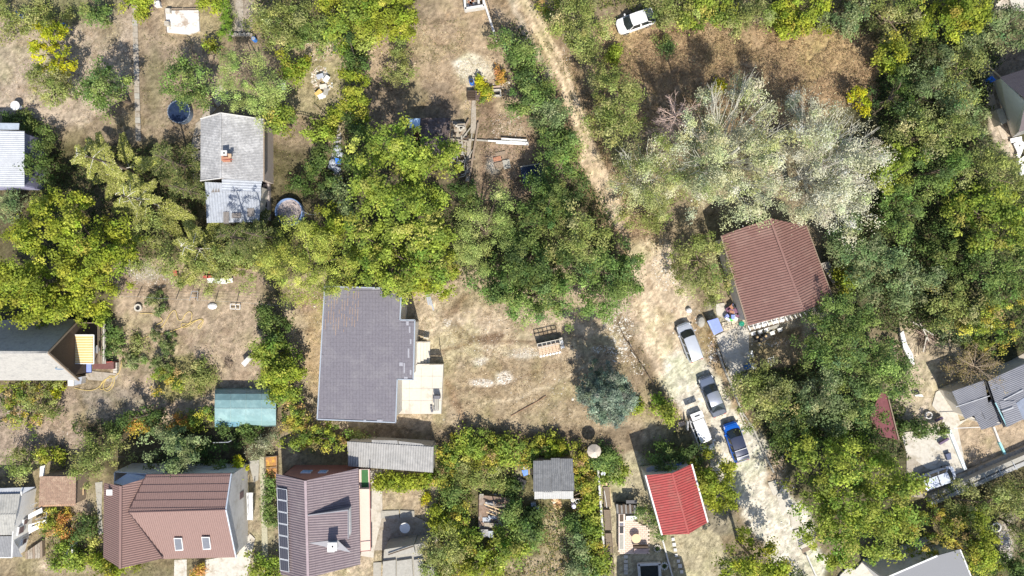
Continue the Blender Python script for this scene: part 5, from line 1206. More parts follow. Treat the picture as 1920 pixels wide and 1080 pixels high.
tag(MB().prism([P(978,882,.6), P(990,880,.6), P(990,890,.5), P(982,893,.5)], .45).build('blue_crate', M_bluep), 'bright blue crate under the grey drum beside the dark corrugated shed', 'crate')
tag(MB().prism([P(991,876,.3), P(999.5,876,.3), P(999.5,890,.3), P(991,890,.3)], .05).build('plywood_board', M_pine), 'pale plywood board between the blue crate and the dark corrugated shed', 'board')
barrel('pale_drum', 'pale drum under the lower right corner of the dark corrugated shed', 1074, 938, .24, .8, M_steel, M_conc)
ring('black_white_bin', 'white rimmed dark bin right of the pale drum', 1083, 940, .27, .7, M_whitep, M_dark, .06, 'bin')
barrel('lilac_drum', 'lilac white drum below the other two at the dark corrugated shed', 1076, 950, .25, .8, mat('lilac_white', (.66,.64,.78), .5))
ring('worn_ring', 'old pale tyre in the weeds left above the blue crate', 972, 863, .24, .2, M_conc2, M_dark, .1, 'car tyre')
barrel('silver_bin', 'silver lidded bin at the top of the white edged beds', 1131, 888, .27, .95, M_steel, mat('shiny_lid', (.75,.76,.8), .2, metal=.8), cat='bin')
tag(MB().prism([P(1128,906,.4), P(1139,905,.4), P(1139,912,.4), P(1129,912,.4)], .4).build('wooden_crate', M_pine), 'small wooden crate just below the silver bin', 'crate')
stones('wood_chips', 'heap of bright split wood below the dark corrugated shed', [(1045,946,8,9,160,.12),(1040,937,7,5,40,.13)], [(.78,.55,.32),(.66,.42,.22),(.82,.64,.42),(.35,.2,.12)], 51, flat=.7)
bl = thing('blue_grey_crate', 'stack of grey blue boxes under the lower left corner of the dark corrugated shed', 'boxes', tuple(P(1003, 950)))
for x, y, a in ((1000,945,.1),(1006,952,0),(1001,958,.3)): MB().box(P(x, y, .3), (.55,.4,.55), a).build('box', mat('grey_blue_plastic', (.2,.26,.33), .6, .2), bl)
rk = thing('timber_trestle', 'open timber frame at the right lower corner of the dark corrugated shed', 'frame', tuple(P(1083, 928)))
for a, b in (((1077,929),(1092,922)),((1076,935),(1093,935)),((1092,920),(1093,944))): MB().bar(P(*a,.8), P(*b,.8), .06).build('rail', M_wood, rk)
for a in ((1092,922),(1093,943)): MB().bar(P(*a,0), P(*a,.8), .06).build('post', M_wood, rk)
dm = thing('dark_sheet_heap', 'heap of dark sheeting in the weeds left of the dark corrugated shed', 'heap', tuple(P(975, 907)))
for x, y, a, s_ in ((970,903,.5,1.1),(980,908,1.2,1.0),(974,914,.1,.9)): MB().box(P(x, y, .3), (s_, s_*.6, .06), a, .15, .1).build('sheet', M_dark if a != .1 else mat('grey_teal', (.14,.18,.2), .6), dm)
cr = thing('collapsed_roof', 'collapsed sheet roof littered with planks in the overgrown garden', 'ruin', tuple(P(925, 965)))
MB().prism([P(898,928,.6), P(956,934,.55), P(954,1002,.5), P(897,1004,.55)], .5).build('sunken_roof', mat('rusty_brown_roof', (.24,.17,.13), .9, .35, 3, stain=(.36,.33,.31), ss=1.4, st=.52), cr)
for i, (x, y, w, d, a) in enumerate([(903,955,.5,3.6,.02),(912,975,.9,.6,.1),(915,985,.9,.6,-.1),(920,945,1.3,.5,.2),(934,962,1.4,.35,-.3),(925,970,1.2,.4,.1),(930,985,1.5,.5,.05),(908,1000,.9,.9,.0),(942,978,.9,.4,.3),(920,1002,.6,.8,.2),(938,948,1.1,.3,-.5)]):
    ribbed('sheet', cr, [M_conc2, M_asb2, M_path, M_asb][i % 4], [P(x-w*8, y+d*8, .5+.05*i), P(x+w*8, y+d*8, .5+.05*i), P(x+w*8, y-d*8, .6+.05*i), P(x-w*8, y-d*8, .6+.05*i)], .2, .02)
for x, y, x2, y2 in ((908,945,948,960),(915,950,945,948),(925,940,935,980),(912,960,950,975),(918,955,948,966)): MB().bar(P(x,y,1.15), P(x2,y2,1.2), .12, .05).build('plank', M_wood if x % 2 else M_pine, cr)
stones('ruin_rubble', 'brown rubble on and around the collapsed sheet roof', [(935,935,22,10,260,.08),(940,958,16,22,200,.09)], [(.4,.3,.24),(.5,.42,.36),(.28,.2,.15)], 52)
# raised beds with white wall
rb = thing('raised_beds', 'row of timber edged raised beds inside a long white kerb', 'garden beds', tuple(P(1135, 990)))
M_soil = mat('bed_soil', (.20,.16,.12), .95, .2, 10, bump=.4)
for y0, y1, x0 in ((914,950,1131),(957,994,1132),(1001,1040,1135),(1047,1100,1138)):
    MB().prism([P(x0,y0,.35), P(x0+11,y0,.35), P(x0+14,y1,.35), P(x0+2,y1,.35)], .4).build('bed', M_soil, rb)
    MB().bar(P(x0-.5,y0-1,.4), P(x0+12,y0-1,.4), .06, .3).build('end_board', M_wood, rb); MB().bar(P(x0+12,y0-1,.4), P(x0+15,y1+1,.4), .06, .3).build('side_board', M_pine if y0 == 914 else M_wood, rb)
MB().bar(P(1121,880,.5), P(1136,1090,.5), .22, .6).build('white_kerb', M_white, rb)
MB().bar(P(1133,920,.5), P(1138,952,.5), .05, .05).build('cane', M_whitep, rb)
# brick patio
bp_ = thing('brick_patio', 'patio paved with pale pink bricks left of the red roof', 'patio', tuple(P(1187, 1005)))
MB().prism([P(1160,976,.12), P(1186,974,.12), P(1215,990,.12), P(1216,1038,.12), P(1161,1038,.12)], .2).build('bed', mat('joint_mortar', (.42,.34,.28), .9), bp_)
bm1 = MB().box((0, 0, 0), (.40, .19, .05)).build('brick', mat('pale_pink_brick', (.66,.53,.45), .9, .12, 7), bp_, local=True); me_b = bm1.data; first = True; nb_ = 0
poly_b = [(P(x, y).x, P(x, y).y) for x, y in [(1160,976),(1186,974),(1215,990),(1216,1038),(1161,1038)]]
x0b, x1b = min(p[0] for p in poly_b), max(p[0] for p in poly_b); y0b, y1b = min(p[1] for p in poly_b), max(p[1] for p in poly_b)
j = 0; yv = y0b + .12
while yv < y1b:
    xv = x0b + (.1 if j % 2 else .3)
    while xv < x1b:
        if nb_ < 290 and inpoly(np.array([xv]), np.array([yv]), poly_b)[0]:
            if first: o = bm1; first = False
            else: o = bm1.copy(); col.objects.link(o)
            o.location = (xv - bp_.location.x, yv - bp_.location.y, .14 + random.uniform(-.006, .006)); nb_ += 1
        xv += .425
    yv += .213; j += 1
MB().prism([P(1174,968,.5), P(1195,967,.5), P(1195,974,.5), P(1174,975,.5)], .5).build('white_worktop', M_whitep, bp_)
kb = thing('garden_kitchen', 'row of small brick kitchen cabinets along the left side of the pale brick patio', 'cabinets', tuple(P(1165, 990)))
for (y0, y1, m) in ((965,978,M_dwood),(981,986,M_bluep),(988,1000,M_dark),(1003,1030,M_conc2)):
    MB().prism([P(1160,y0-1.5,.75), P(1172,y0-1.5,.75), P(1172,y1+1.5,.75), P(1160,y1+1.5,.75)], .7).build('cabinet', mat('cabinet_stone', (.7,.6,.54), .9, .1), kb); MB().prism([P(1162,y0,.78), P(1169,y0,.78), P(1169,y1,.78), P(1162,y1,.78)], .02).build('top', mat('dark_iron', (.12,.12,.16), .5) if m is M_bluep else m, kb)
bn = thing('patio_bench', 'mauve brown bench at the lower edge of the pale brick patio', 'bench', tuple(P(1202, 1031)))
MB().prism([P(1189,1029,.45), P(1216,1029,.45), P(1216,1037,.45), P(1189,1037,.45)], .08).build('seat', mat('mauve_board', (.42,.32,.3), .8), bn); MB().prism([P(1188,1024.5,.85), P(1216,1024.5,.85), P(1216,1027,.85), P(1188,1027,.85)], .5).build('backrest', M_dwood, bn)
for x in (1190, 1214): MB().box(P(x, 1034, .2), (.07,.4,.4)).build('leg', M_dwood, bn)
fw = thing('firewood_stack', 'black covered firewood stack above the pale brick patio', 'firewood', tuple(P(1175, 952)))
for i in range(9): MB().tube([P(1157 + i*4, 945 + (i%3), 1.1 + .07*(i%2)), P(1158 + i*4, 962, 1.1)], .14, 7).build('log', M_dwood if i % 2 else mat('grey_log', (.25,.24,.23), .9), fw)
MB().prism([P(1157,946,1.0), P(1194,946,1.0), P(1194,964,1.0), P(1158,964,1.0)], 1.0).build('pile', M_dark, fw)
MB().prism([P(1174,938,1.25), P(1194,938,1.25), P(1194,944,1.25), P(1174,944,1.25)], .25).build('cover', mat('dark_sheet_grey', (.1,.1,.11), .6), fw)
for i, (x, y) in enumerate(((1233,1029),(1246,1062))):
    c = P(x, y, .2); rt = thing('stone_ring', ['upper', 'lower'][i] + ' small ring of white stones with a plant, beside the thin white kerb', 'stone ring', (c.x, c.y, 0))
    for k in range(12): a = k * math.pi / 6; MB().box((.36*math.cos(a), .36*math.sin(a), .08), (.16,.12,.16), a).build('stone', M_whitep if i else M_conc, rt, local=True)
    rngx = np.random.default_rng(8 + i); pp = np.array((c.x, c.y, .2)) + rngx.normal(0, .1, (240, 3)) * np.array((1, 1, .6)); pp[:, 2] = abs(pp[:, 2])
    quads_mesh('plant', leaf_quads(pp, unit(np.array((0, 0, 1.)) + rngx.normal(0, .5, (240, 3))), .1, .5, rngx), np.tile((.07,.12,.04), (240, 1)), M_leaf, rt, (c.x, c.y, 0))
pn = thing('framed_pond', 'rectangular pond with a white frame at the bottom edge in the shade', 'pond', tuple(P(1217, 1072)))
for a, b in (((1196,1058),(1238,1056)),((1197,1057),(1200,1095)),((1236,1056),(1238,1095))): MB().bar(P(*a,.3), P(*b,.3), .28, .4).build('frame', M_white, pn)
MB().prism([P(1199,1060,.12), P(1235,1059,.12), P(1237,1095,.12), P(1201,1095,.12)], .1).build('water', mat('pond_water', (.02,.03,.035), .1, .2), pn)
tag(MB().bar(P(1240,1004,.15), P(1262,1085,.15), .16, .25).build('thin_kerb', M_white), 'thin white kerb running down from the lower corner of the red roof', 'kerb')
sp1 = thing('stepping_stones', 'line of white stepping stones below the red roof', 'stepping stones', tuple(P(1268, 1040)))
for x, y, s_ in ((1262,1011,.34),(1264,1021,.4),(1266,1031,.36),(1268,1041,.32),(1272,1052,.34),(1275,1061,.42),(1278,1072,.36)): MB().box(P(x, y, .05), (s_, s_, .08), .2*s_).build('stone', M_white, sp1)
sp2 = thing('slab_row', 'row of pale square slabs going down below the pale brick patio', 'slabs', tuple(P(1174, 1060)))
for y in (1044, 1053, 1060.5, 1067, 1074): MB().prism([P(1170,y-3,.06), P(1177,y-3,.06), P(1177,y+3,.06), P(1170,y+3,.06)], .1).build('slab', M_conc, sp2)
# beige yard: hose, chair, frame, tyre ...
def path_tube(name, label, cat, pts, r, m, z=.03):
    P3 = [P(x, y, z) for x, y in pts]; out = []
    for i in range(len(P3) - 1):
        p0, p1, p2, p3 = P3[max(i-1, 0)], P3[i], P3[i+1], P3[min(i+2, len(P3)-1)]
        for k in range(6):
            t = k / 6; out.append(.5 * ((2*p1) + (p2 - p0)*t + (2*p0 - 5*p1 + 4*p2 - p3)*t*t + (3*p1 - p0 - 3*p2 + p3)*t*t*t))
    out.append(P3[-1]); tag(MB().tube(out, r, 5).build(name, m), label, cat)
M_hose = mat('yellow_hose', (.62,.48,.18), .6)
path_tube('garden_hose', 'yellow garden hose looped across the beige yard', 'hose', [(252,640),(275,632),(295,628),(318,622),(345,612),(362,603),(378,598),(381,604),(374,616),(372,612),(380,602),(371,600),(352,612),(342,614),(341,607),(355,606),(360,590),(355,584),(347,590),(342,599),(334,599),(328,582),(318,590),(305,612),(293,615),(292,610),(304,603),(301,596),(285,588),(262,588)], .032, M_hose, .07)
path_tube('coiled_hose', 'coil of yellow hose on the ground below the striped awning', 'hose', [(140,728),(165,732),(182,728),(195,715),(205,706),(214,706),(213,722),(203,733),(194,729),(196,716),(206,705),(212,709),(205,725),(190,730),(188,724),(196,712),(218,704),(226,690),(229,672)], .032, M_hose, .08)
ring('pale_tyre_ring', 'pale tyre standing under the wire fence of the beige yard', 258, 577, .42, .3, M_conc, M_dark, .16, 'car tyre')
wc = thing('metal_trestle', 'small white metal frame lying under the wire fence', 'frame', tuple(P(441, 575)))
for a, b in (((432,570),(450,571)),((432,579),(450,580)),((432,570),(432,579)),((442,570),(442,580)),((450,571),(450,580))): MB().bar(P(*a,.3), P(*b,.3), .07).build('bar', M_whitep, wc)
tag(MB().lathe(P(398,574,.1), [(.55,0),(.4,.12),(.2,.2)], 9, sx=1.0, sy=.7).build('white_dish', M_whitep), 'flat white plastic bowl under the wire fence', 'bowl')
tag(MB().prism([P(452,681,1.0), P(466,667,1.0), P(472,673,.3), P(459,688,.3)], .06).build('tilted_board', mat('grey_panel', (.55,.55,.58), .7)), 'grey board leaning near the upper corner of the teal greenhouse', 'board')
tag(MB().tube([P(465,670,0), P(465,668,1.1)], .04, 5).build('stake', M_dwood), 'dark stake behind the leaning grey board', 'stake')
hp = thing('stick_heap', 'small heap of sticks left of the leaning grey board', 'sticks', tuple(P(429, 681)))
for i in range(26):
    a = random.uniform(0, 3.14); x, y = random.gauss(429, 3.4), random.gauss(681, 3.6); d = Vector((math.cos(a), math.sin(a), random.uniform(-.2, .2))) * .35; MB().tube([P(x, y, .15) - d, P(x, y, .2) + d], .03, 4).build('stick', M_wood if i % 2 else M_dwood, hp)
wf = thing('wire_fence', 'thin wire fence on dark posts across the top of the beige yard', 'fence', tuple(P(340, 560)))
posts = [(222,556),(258,556),(294,559),(330,561),(366,562),(404,565),(444,566),(490,570),(530,574)]
for x, y in posts: MB().tube([P(x, y, -.1), P(x, y, 1.5)], .04, 6).build('post', M_dwood, wf)
for z in (.3, .7, 1.1, 1.45): MB().tube([P(x, y, z) for x, y in posts], .012, 4).build('wire', M_steel, wf)
sc_ = thing('scarecrow_frame', 'pale trapezoid metal frame standing in the wire fence', 'frame', tuple(P(364, 562)))
for a, b in (((355,564,0),(360,546,1.3)),((370,564,0),(371,546,1.3)),((360,546,1.3),(371,546,1.3)),((357,558,.6),(371,558,.6))): MB().bar(P(*a), P(*b), .05).build('bar', M_steel, sc_)
lf = thing('white_lounger_heap', 'white boards and pink bricks lying under the olive firs above the wire fence', 'boards', tuple(P(410, 524)))
for x, y, w, d, a in ((398,526,1.1,.55,.05),(416,527,1.2,.6,-.05),(430,526,.8,.5,.1)): MB().box(P(x, y, .3), (w, d, .1), a).build('board', M_whitep, lf)
for x, y in ((386,519),(394,519),(396,510)): MB().box(P(x, y, .3), (.6,.3,.2), .1).build('brick_block', M_red, lf)
tag(MB().box(P(329,513,.4), (.4,.8,.1), .3).build('pink_board', M_red), 'pink board leaning at the left under the olive firs', 'board')
# long garden path with netting at the far left
gp = thing('garden_path', 'long straight narrow path of grey slabs between the two top left gardens', 'path', tuple(P(256, 130)))
for i in range(24):
    y0 = -8 + i * 11.4; xo = 251 + y0 * .028
    MB().prism([P(xo - 4 + random.uniform(-.6,.6), y0, .08), P(xo + 5.5 + random.uniform(-.6,.6), y0, .08), P(xo + 5.8, y0 + 10.6, .08), P(xo - 3.7, y0 + 10.6, .08)], .16).build('slab', M_path if i % 4 else M_conc2, gp)
fd = thing('foundation_slab', 'white washed foundation slab in the upper left garden', 'slab', tuple(P(341, 42)))
MB().prism([P(310,20,.25), P(372,19,.25), P(374,58,.25), P(352,64,.25), P(313,60,.25)], .4).build('slab', mat('whitewash', (.68,.66,.64), .9, .08, 3, bump=.3, stain=(.36,.29,.23), ss=1.0, st=.49), fd)
for a, b in (((308,19),(312,62)),((309,17),(340,16.5)),((341,17.5),(376,16))): MB().bar(P(*a,.45), P(*b,.45), .08, .08).build('edge_pipe', M_wood, fd)
for x, y in ((316,21),(314,45)): MB().box(P(x, y, .5), (.5,.45,.5)).build('block', M_conc, fd)
tag(MB().prism([P(289,2,.5), P(298,1,.5), P(300,11,.5), P(290,12,.5)], .5).build('white_tub', M_whitep), 'white tub at the top edge right of the long garden path', 'tub')
slab('upper_paving', 'grey paved strip right of the clipped hedge at the top edge', [(442,-10),(456,-10),(456,60),(440,60)], .05, m=M_path)
wl_ = thing('dry_stone_wall', 'low dry stone wall at the lower end of the clipped hedge', 'wall', tuple(P(452, 68)))
for i in range(10): MB().box(P(434 + i*4.2, 65 + (i%2)*1.2, .35), (.3,.32,.4), random.uniform(-.3,.3)).build('stone', M_path if i % 2 else M_conc2, wl_)
wg = thing('wicket_fence', 'low broken picket fence below the garden lawn', 'fence', tuple(P(580, 220)))
fp = [(545,214),(565,216),(585,222),(600,224),(620,230)]
for i in range(len(fp) - 1):
    for z in (.3, .8): MB().bar(P(*fp[i], z), P(*fp[i+1], z), .05).build('rail', M_wood, wg)
    for k in range(6): x = fp[i][0] + (fp[i+1][0] - fp[i][0]) * k / 6; y = fp[i][1] + (fp[i+1][1] - fp[i][1]) * k / 6; MB().bar(P(x, y, 0), P(x, y, 1.0), .07, .03).build('picket', M_wood, wg)
tag(MB().bar(P(588,198,.6), P(618,224,.6), .07).build('fence_rail', M_wood), 'slanting rail above the broken picket fence', 'rail')
lc = thing('lawn_chair', 'white plastic chair beside the soft conifer', 'chair', tuple(P(532, 163)))
MB().box(P(532,165,.42), (.45,.45,.05), .2).build('seat', M_whitep, lc); MB().box(P(531,158,.7), (.45,.06,.55), .2).build('backrest', M_whitep, lc)
for x, y in ((529,162),(535,162),(529,168),(535,168)): MB().tube([P(x, y, 0), P(x, y, .42)], .025, 5).build('leg', M_whitep, lc)
tag(MB().prism([P(628,296,.9), P(640,298,.9), P(639,308,.8), P(629,306,.7)], .1).build('blue_sheet', M_bluep), 'bright blue plastic sheet on the long junk heap', 'sheet')
jb = thing('junk_bags', 'grey and white plastic bags on the long junk heap', 'bags', tuple(P(628, 305)))
for x, y in ((624,304),(622,312),(631,318),(636,290),(632,278)): MB().lathe(P(x, y, .5), [(.1,-.3),(.42,-.1),(.3,.12),(.05,.2)], 9, sx=1.2).build('bag', M_conc if y % 2 else mat('grey_bag', (.35,.38,.45), .5), jb)
yp = thing('plaster_sheets', 'crumpled white and yellow plastic sheets on the plaster heap', 'sheets', tuple(P(605, 165)))
for x, y, a, m in ((600,143,.4,mat('grey_bag', (.35,.38,.45))),(612,148,1.0,M_whitep),(606,162,.2,M_conc),(597,174,.8,mat('ochre_board', (.6,.4,.14), .8)),(611,172,1.4,M_conc2),(603,180,.5,M_whitep)): MB().box(P(x, y, .55), (.8,.5,.05), a, .2, .15).build('sheet', m, yp)
# well box, ruin, low wall
wlb = thing('well_box', 'open concrete well box with a dark hole', 'well', tuple(P(930, 172)))
for a, b in (((920,180),(938,180)),((922,170),(938,169)),((938,168),(939,181)),((921,169),(920,181))): MB().bar(P(*a,.4), P(*b,.4), .14, .5).build('wall', M_conc, wlb)
MB().prism([P(922,171,.2), P(937,171,.2), P(937,179,.2), P(922,179,.2)], .1).build('hole', M_dark, wlb); MB().prism([P(920,162,.3), P(938,160,.3), P(938,168,.3), P(921,168,.3)], .3).build('lid_slab', mat('rosy_slab', (.45,.34,.28), .9), wlb)
cmp_ = thing('compost_bin', 'dark square compost bin below the blue barrel', 'compost bin', tuple(P(890, 180)))
for i in range(5): MB().box(P(884, 172 + i*3.6, .5), (.9,.08,.6)).build('board', M_dwood, cmp_); MB().box(P(896, 172 + i*3.6, .5), (.7,.08,.5)).build('board', mat('mauve_wood', (.2,.15,.14), .9), cmp_)
stones('sunlit_rubble', 'brown rubble left of the well box', [(912,168,8,6,120,.08),(880,196,10,12,80,.06)], [(.42,.32,.26),(.3,.24,.2),(.55,.48,.42)], 53)
rn = thing('brick_ruin', 'roofless white edged brick ruin at the top edge beside the track', 'ruin', tuple(P(892, 5)))
for a, b in (((872,19),(908,13)),((870,-20),(873,20)),((908,14),(905,-20)),((896,-20),(898,8))): MB().bar(P(*a,.7), P(*b,.7), .24, .9).build('wall', M_white, rn)
MB().prism([P(874,-15,.08), P(896,-15,.08), P(896,14,.08), P(875,16,.08)], .1).build('floor', M_path, rn)
for i in range(10): MB().box(P(877 + random.uniform(0,16), random.uniform(0,14), .2), (.35,.2,.15), random.uniform(0,3)).build('brick', M_brick if i % 3 else M_whitep, rn)
lw = thing('low_white_wall', 'low white wall slanting down from the brick ruin to the track trees', 'wall', tuple(P(920, 40)))
MB().bar(P(908,6,.5), P(920,42,.5), .22, .7).build('wall', M_white, lw); MB().bar(P(920,42,.45), P(931,76,.4), .20, .6).build('wall', M_white, lw)
for i in range(12): MB().bar(P(914 + i*1.6, 2 + i*5.4, .0), P(914 + i*1.6, 2 + i*5.4, 1.5), .05).build('post', M_wood, lw)
bs = thing('board_stack', 'long stack of white boards across the brown garden', 'boards', tuple(P(935, 267)))
for x0, x1, y, z in ((884,930,264,.2),(915,990,266,.3),(930,991,270,.25),(940,988,262,.45),(955,991,267,.5)): MB().bar(P(x0,y-2,z), P(x1,y+1,z), .18, .06).build('board', M_whitep if x0 > 900 else M_conc2, bs)
lp = thing('long_plank_walk', 'two long grey planks running down through the shaded garden', 'planks', tuple(P(885, 250)))
MB().prism([P(885,178,.2), P(892,178,.2), P(893,250,.2), P(882,250,.2)], .12).build('plank', M_path, lp); MB().bar(P(897,230,.5), P(881,330,.5), .2, .1).build('plank', M_wood, lp); MB().prism([P(876,260,.15), P(884,260,.15), P(880,340,.15), P(873,340,.15)], .1).build('plank', M_path, lp)
nv = thing('navy_sheet', 'navy blue sheet stretched over a frame among the dark trees', 'tarpaulin', tuple(P(998, 325)))
MB().prism([P(976,314,1.3), P(1017,307,1.3), P(1021,326,1.3), P(1018,344,1.25), P(980,345,1.2)], .04).build('sheet', M_navy, nv); MB().bar(P(976,313,1.33), P(1017,306,1.33), .1).build('edge_beam', M_conc2, nv); MB().bar(P(1017,306,1.33), P(1022,328,1.33), .1).build('edge_beam', M_wood, nv)
for x, y in ((977,315),(1016,308),(1018,343),(980,344)): MB().tube([P(x, y, 0), P(x, y, 1.28)], .05, 5).build('post', M_wood, nv)
ds = thing('dim_sheets', 'faded pink and grey sheets on the brown garden soil', 'sheets', tuple(P(940, 302)))
for x, y, w, d, m in ((932,298,.9,.5,M_brick),(935,309,1.0,.6,M_wood),(950,308,.8,1.0,M_conc2),(938,288,1.2,.4,M_wood)): MB().box(P(x, y, .1), (w, d, .05), .2, .03).build('sheet', m, ds)
hk = thing('hanging_frames', 'tangle of pale bent pipes in the shade below the dark flat shed', 'pipes', tuple(P(870, 315)))
for pts in ([(869,288),(873,300),(870,312),(873,325),(865,328)], [(861,300),(860,315),(864,322)], [(875,305),(877,318),(871,330),(860,333)]): MB().tube([P(x, y, .6) for x, y in pts], .04, 5).build('pipe', M_conc, hk)
sbd = thing('scrap_boards', 'grey boards and battens strewn in the shade right of the dark flat shed', 'boards', tuple(P(862, 300)))
for i in range(22):
    x, y = random.uniform(846, 884), random.uniform(232, 335); MB().box(P(x, y, random.uniform(.1, .5)), (random.uniform(.8, 2.2), random.uniform(.08, .3), .05), random.choice([1.5, .1, 1.2]) + random.uniform(-.3, .3)).build('board', random.choice([M_conc2, M_path, M_wood, M_dwood]), sbd)
cwb = thing('workbench', 'pale cluttered workbench between the dark flat shed and the long grey planks', 'workbench', tuple(P(864, 238)))
MB().prism([P(850,233,.9), P(872,231,.9), P(874,246,.9), P(851,247,.9)], .08).build('top', M_path, cwb)
for x, y in ((851,234),(872,232),(873,245),(852,246)): MB().tube([P(x, y, 0), P(x, y, .85)], .05, 5).build('leg', M_wood, cwb)
for i in range(7): MB().box(P(random.uniform(853,871), random.uniform(235,244), 1.0), (.3, .25, .2), random.uniform(0,3)).build('tool_box', random.choice([M_conc, M_dark, M_wood]), cwb)
# dry lot
br = thing('brick_rack', 'open timber rack with stacked tan bricks standing on the dry lot', 'rack', tuple(P(1030, 650)))
M_tb = mat('tan_brick', (.62,.46,.33), .9, .15, 9)
u_ = Vector((math.cos(.21), math.sin(.21), 0)); v_ = Vector((-u_.y, u_.x, 0)); c0_ = P(1029, 647, .9)
for i in range(6):
    a = c0_ + u_ * (-1.25 + i * .5) + v_ * .45; MB().bar(Vector((a.x, a.y, 0)), Vector((a.x, a.y, 1.9)), .08).build('post', M_conc2, br); MB().bar(Vector((a.x, a.y, 1.85)), Vector((a.x, a.y, 1.85)) - v_ * .45, .07).build('rung', M_conc, br)
for s_ in (.0, .47): a = c0_ + u_ * -1.25 + v_ * s_; b = a + u_ * 2.5; MB().bar(Vector((a.x, a.y, 1.88)), Vector((b.x, b.y, 1.88)), .08).build('rail', M_conc, br)
bo = MB().box((0, 0, 0), (.36, .17, .16)).build('brick', M_tb, br, local=True); k_ = 0
for lay in range(5):
    for r_ in range(5):
        for c_ in range(6):
            o = bo if k_ == 0 else bo.copy()
            if k_: col.objects.link(o)
            p_ = c0_ + u_ * (-1.05 + c_ * .39) - v_ * (.05 + r_ * .19) ; o.location = (p_.x - br.location.x, p_.y - br.location.y, .12 + lay * .18); o.rotation_euler = (0, 0, .21 + random.uniform(-.06, .06)); k_ += 1
bk = MB().prism([c0_ + u_ * -1.25 - v_ * 0, c0_ + u_ * 1.25, c0_ + u_ * 1.25 + v_ * .45, c0_ + u_ * -1.25 + v_ * .45], .9).build('stack_core', M_dark, br)
for i in range(7): MB().box(c0_ + u_ * (-1.1 + i * .36) - v_ * 1.12 + Vector((0, 0, -.75)), (.28,.22,.26), random.uniform(0, 1)).build('block', M_whitep, br)
for i in range(4): MB().box(c0_ + u_ * 1.45 + v_ * (.35 - i * .3) + Vector((0, 0, -.5 + .1 * (i % 2))), (.4,.3,.7), random.uniform(0, .5)).build('block', M_whitep if i % 2 else M_conc, br)
sl = thing('steel_strips', 'two long pale steel strips lying above the dry lot', 'steel strips', tuple(P(806, 563)))
for a, b, w in (((799,547),(804,572),.2),((802,549),(808,573),.14),((806,556),(813,582),.16)): MB().bar(P(*a,.12), P(*b,.12), w, .05).build('strip', M_steel, sl)
path_tube('buried_pipe', 'thin rusty pipe half buried in the dry lot', 'pipe', [(958,780),(985,765),(1005,754),(1024,742)], .05, mat('rust', (.28,.17,.11), .9), .04)
fr = thing('road_fence', 'collapsed brush fence with a few poles along the left side of the road', 'fence', tuple(P(1210, 700)))
fpts = [(1164,618),(1172,636),(1184,652),(1200,680),(1214,702),(1230,728),(1246,752)]
for i in range(len(fpts)-1): MB().bar(P(*fpts[i],.25), P(*fpts[i+1],.3), .07, .07).build('pole', M_dwood, fr)
MB().bar(P(1184,660,.3), P(1192,671,.3), .1, .1).build('pole', M_conc, fr)
for x, y in fpts: MB().bar(P(x, y, -.1), P(x, y, .9), .07).build('post', M_dwood, fr)
for (x, y, s_, l_) in ((1292,582,.30,'white boulder at the left border of the patio with the blue tarpaulin'),(1281,836,.0,'')):
    if s_: tag(MB().lathe(P(x, y, .2), [(s_,-.25),(s_*1.1,-.05),(s_*.8,.12),(s_*.3,.2)], 9, sx=1.1).build('boulder', M_whitep), l_, 'boulder')
tag(MB().lathe(P(1315,603,.3), [(.5,-.35),(.55,-.1),(.4,.15),(.1,.25)], 10, sx=.85, sy=1.25).build('boulder', M_conc2), 'grey boulder between the silver estate car and the blue tarpaulin', 'boulder')
tag(MB().prism([P(1271,792,.15), P(1283,789,.15), P(1286,796,.15), P(1273,801,.15)], .1).build('cardboard_sheet', mat('cardboard', (.5,.4,.33), .9)), 'cardboard sheet on the ground left of the white car with the open door', 'cardboard')
tt = thing('tarpaulin_table', 'frame covered with a lilac blue tarpaulin beside the road', 'tarpaulin', tuple(P(1340, 612)))
MB().prism([P(1326,602,1.15), P(1346,596,1.15), P(1356,620,1.15), P(1339,628,1.15)], .05).build('cover', M_bluet, tt); MB().prism([P(1326,602,1.17), P(1329,601,1.17), P(1342,627,1.17), P(1339,628,1.17)], .04).build('fold', mat('tarp_fold', (.30,.38,.78), .5), tt)
for x, y in ((1327,603),(1345,597),(1355,619),(1340,627)): MB().tube([P(x, y, 0), P(x, y, 1.1)], .04, 5).build('leg', M_steel, tt)
slab('side_patio', 'pale concrete patio below the lilac blue tarpaulin', [(1342,630),(1358,622),(1390,608),(1405,620),(1404,655),(1408,690),(1370,705),(1358,680)], .08)
sb2 = thing('paving_slabs', 'square pale slabs between the blue tarpaulin and the brown ribbed roof', 'slabs', tuple(P(1370, 612)))
for x, y in ((1358,608),(1367,606),(1376,604),(1361,616),(1369,614),(1378,612),(1386,603)): MB().box(P(x, y, .11), (.5,.46,.05), .2).build('slab', mat('beige_slab', (.60,.52,.41), .9, .1), sb2)
slab('upper_patio', 'pale patio above the square slabs', [(1341,570),(1358,568),(1364,588),(1355,596),(1344,590)], .07)
ck = thing('yard_clutter', 'clutter of boxes and tubs at the left corner of the brown ribbed roof', 'clutter', tuple(P(1378, 585)))
for i in range(26):
    x, y = random.uniform(1362, 1388), random.uniform(572, 600); m = random.choice([M_whitep, M_whitep, M_conc, M_dark, M_bluet, M_brick, mat('purple_cloth', (.2,.1,.16), .8)]); MB().box(P(x, y, random.uniform(.2, .6)), (random.uniform(.2,.6), random.uniform(.2,.45), .3), random.uniform(0,3)).build('box', m, ck)
tag(MB().lathe(P(1371.5,597.5,.4), [(.2,-.35),(.27,0),(.24,0)], 14).build('green_tub', M_greenp), 'bright green tub in front of the clutter', 'tub')
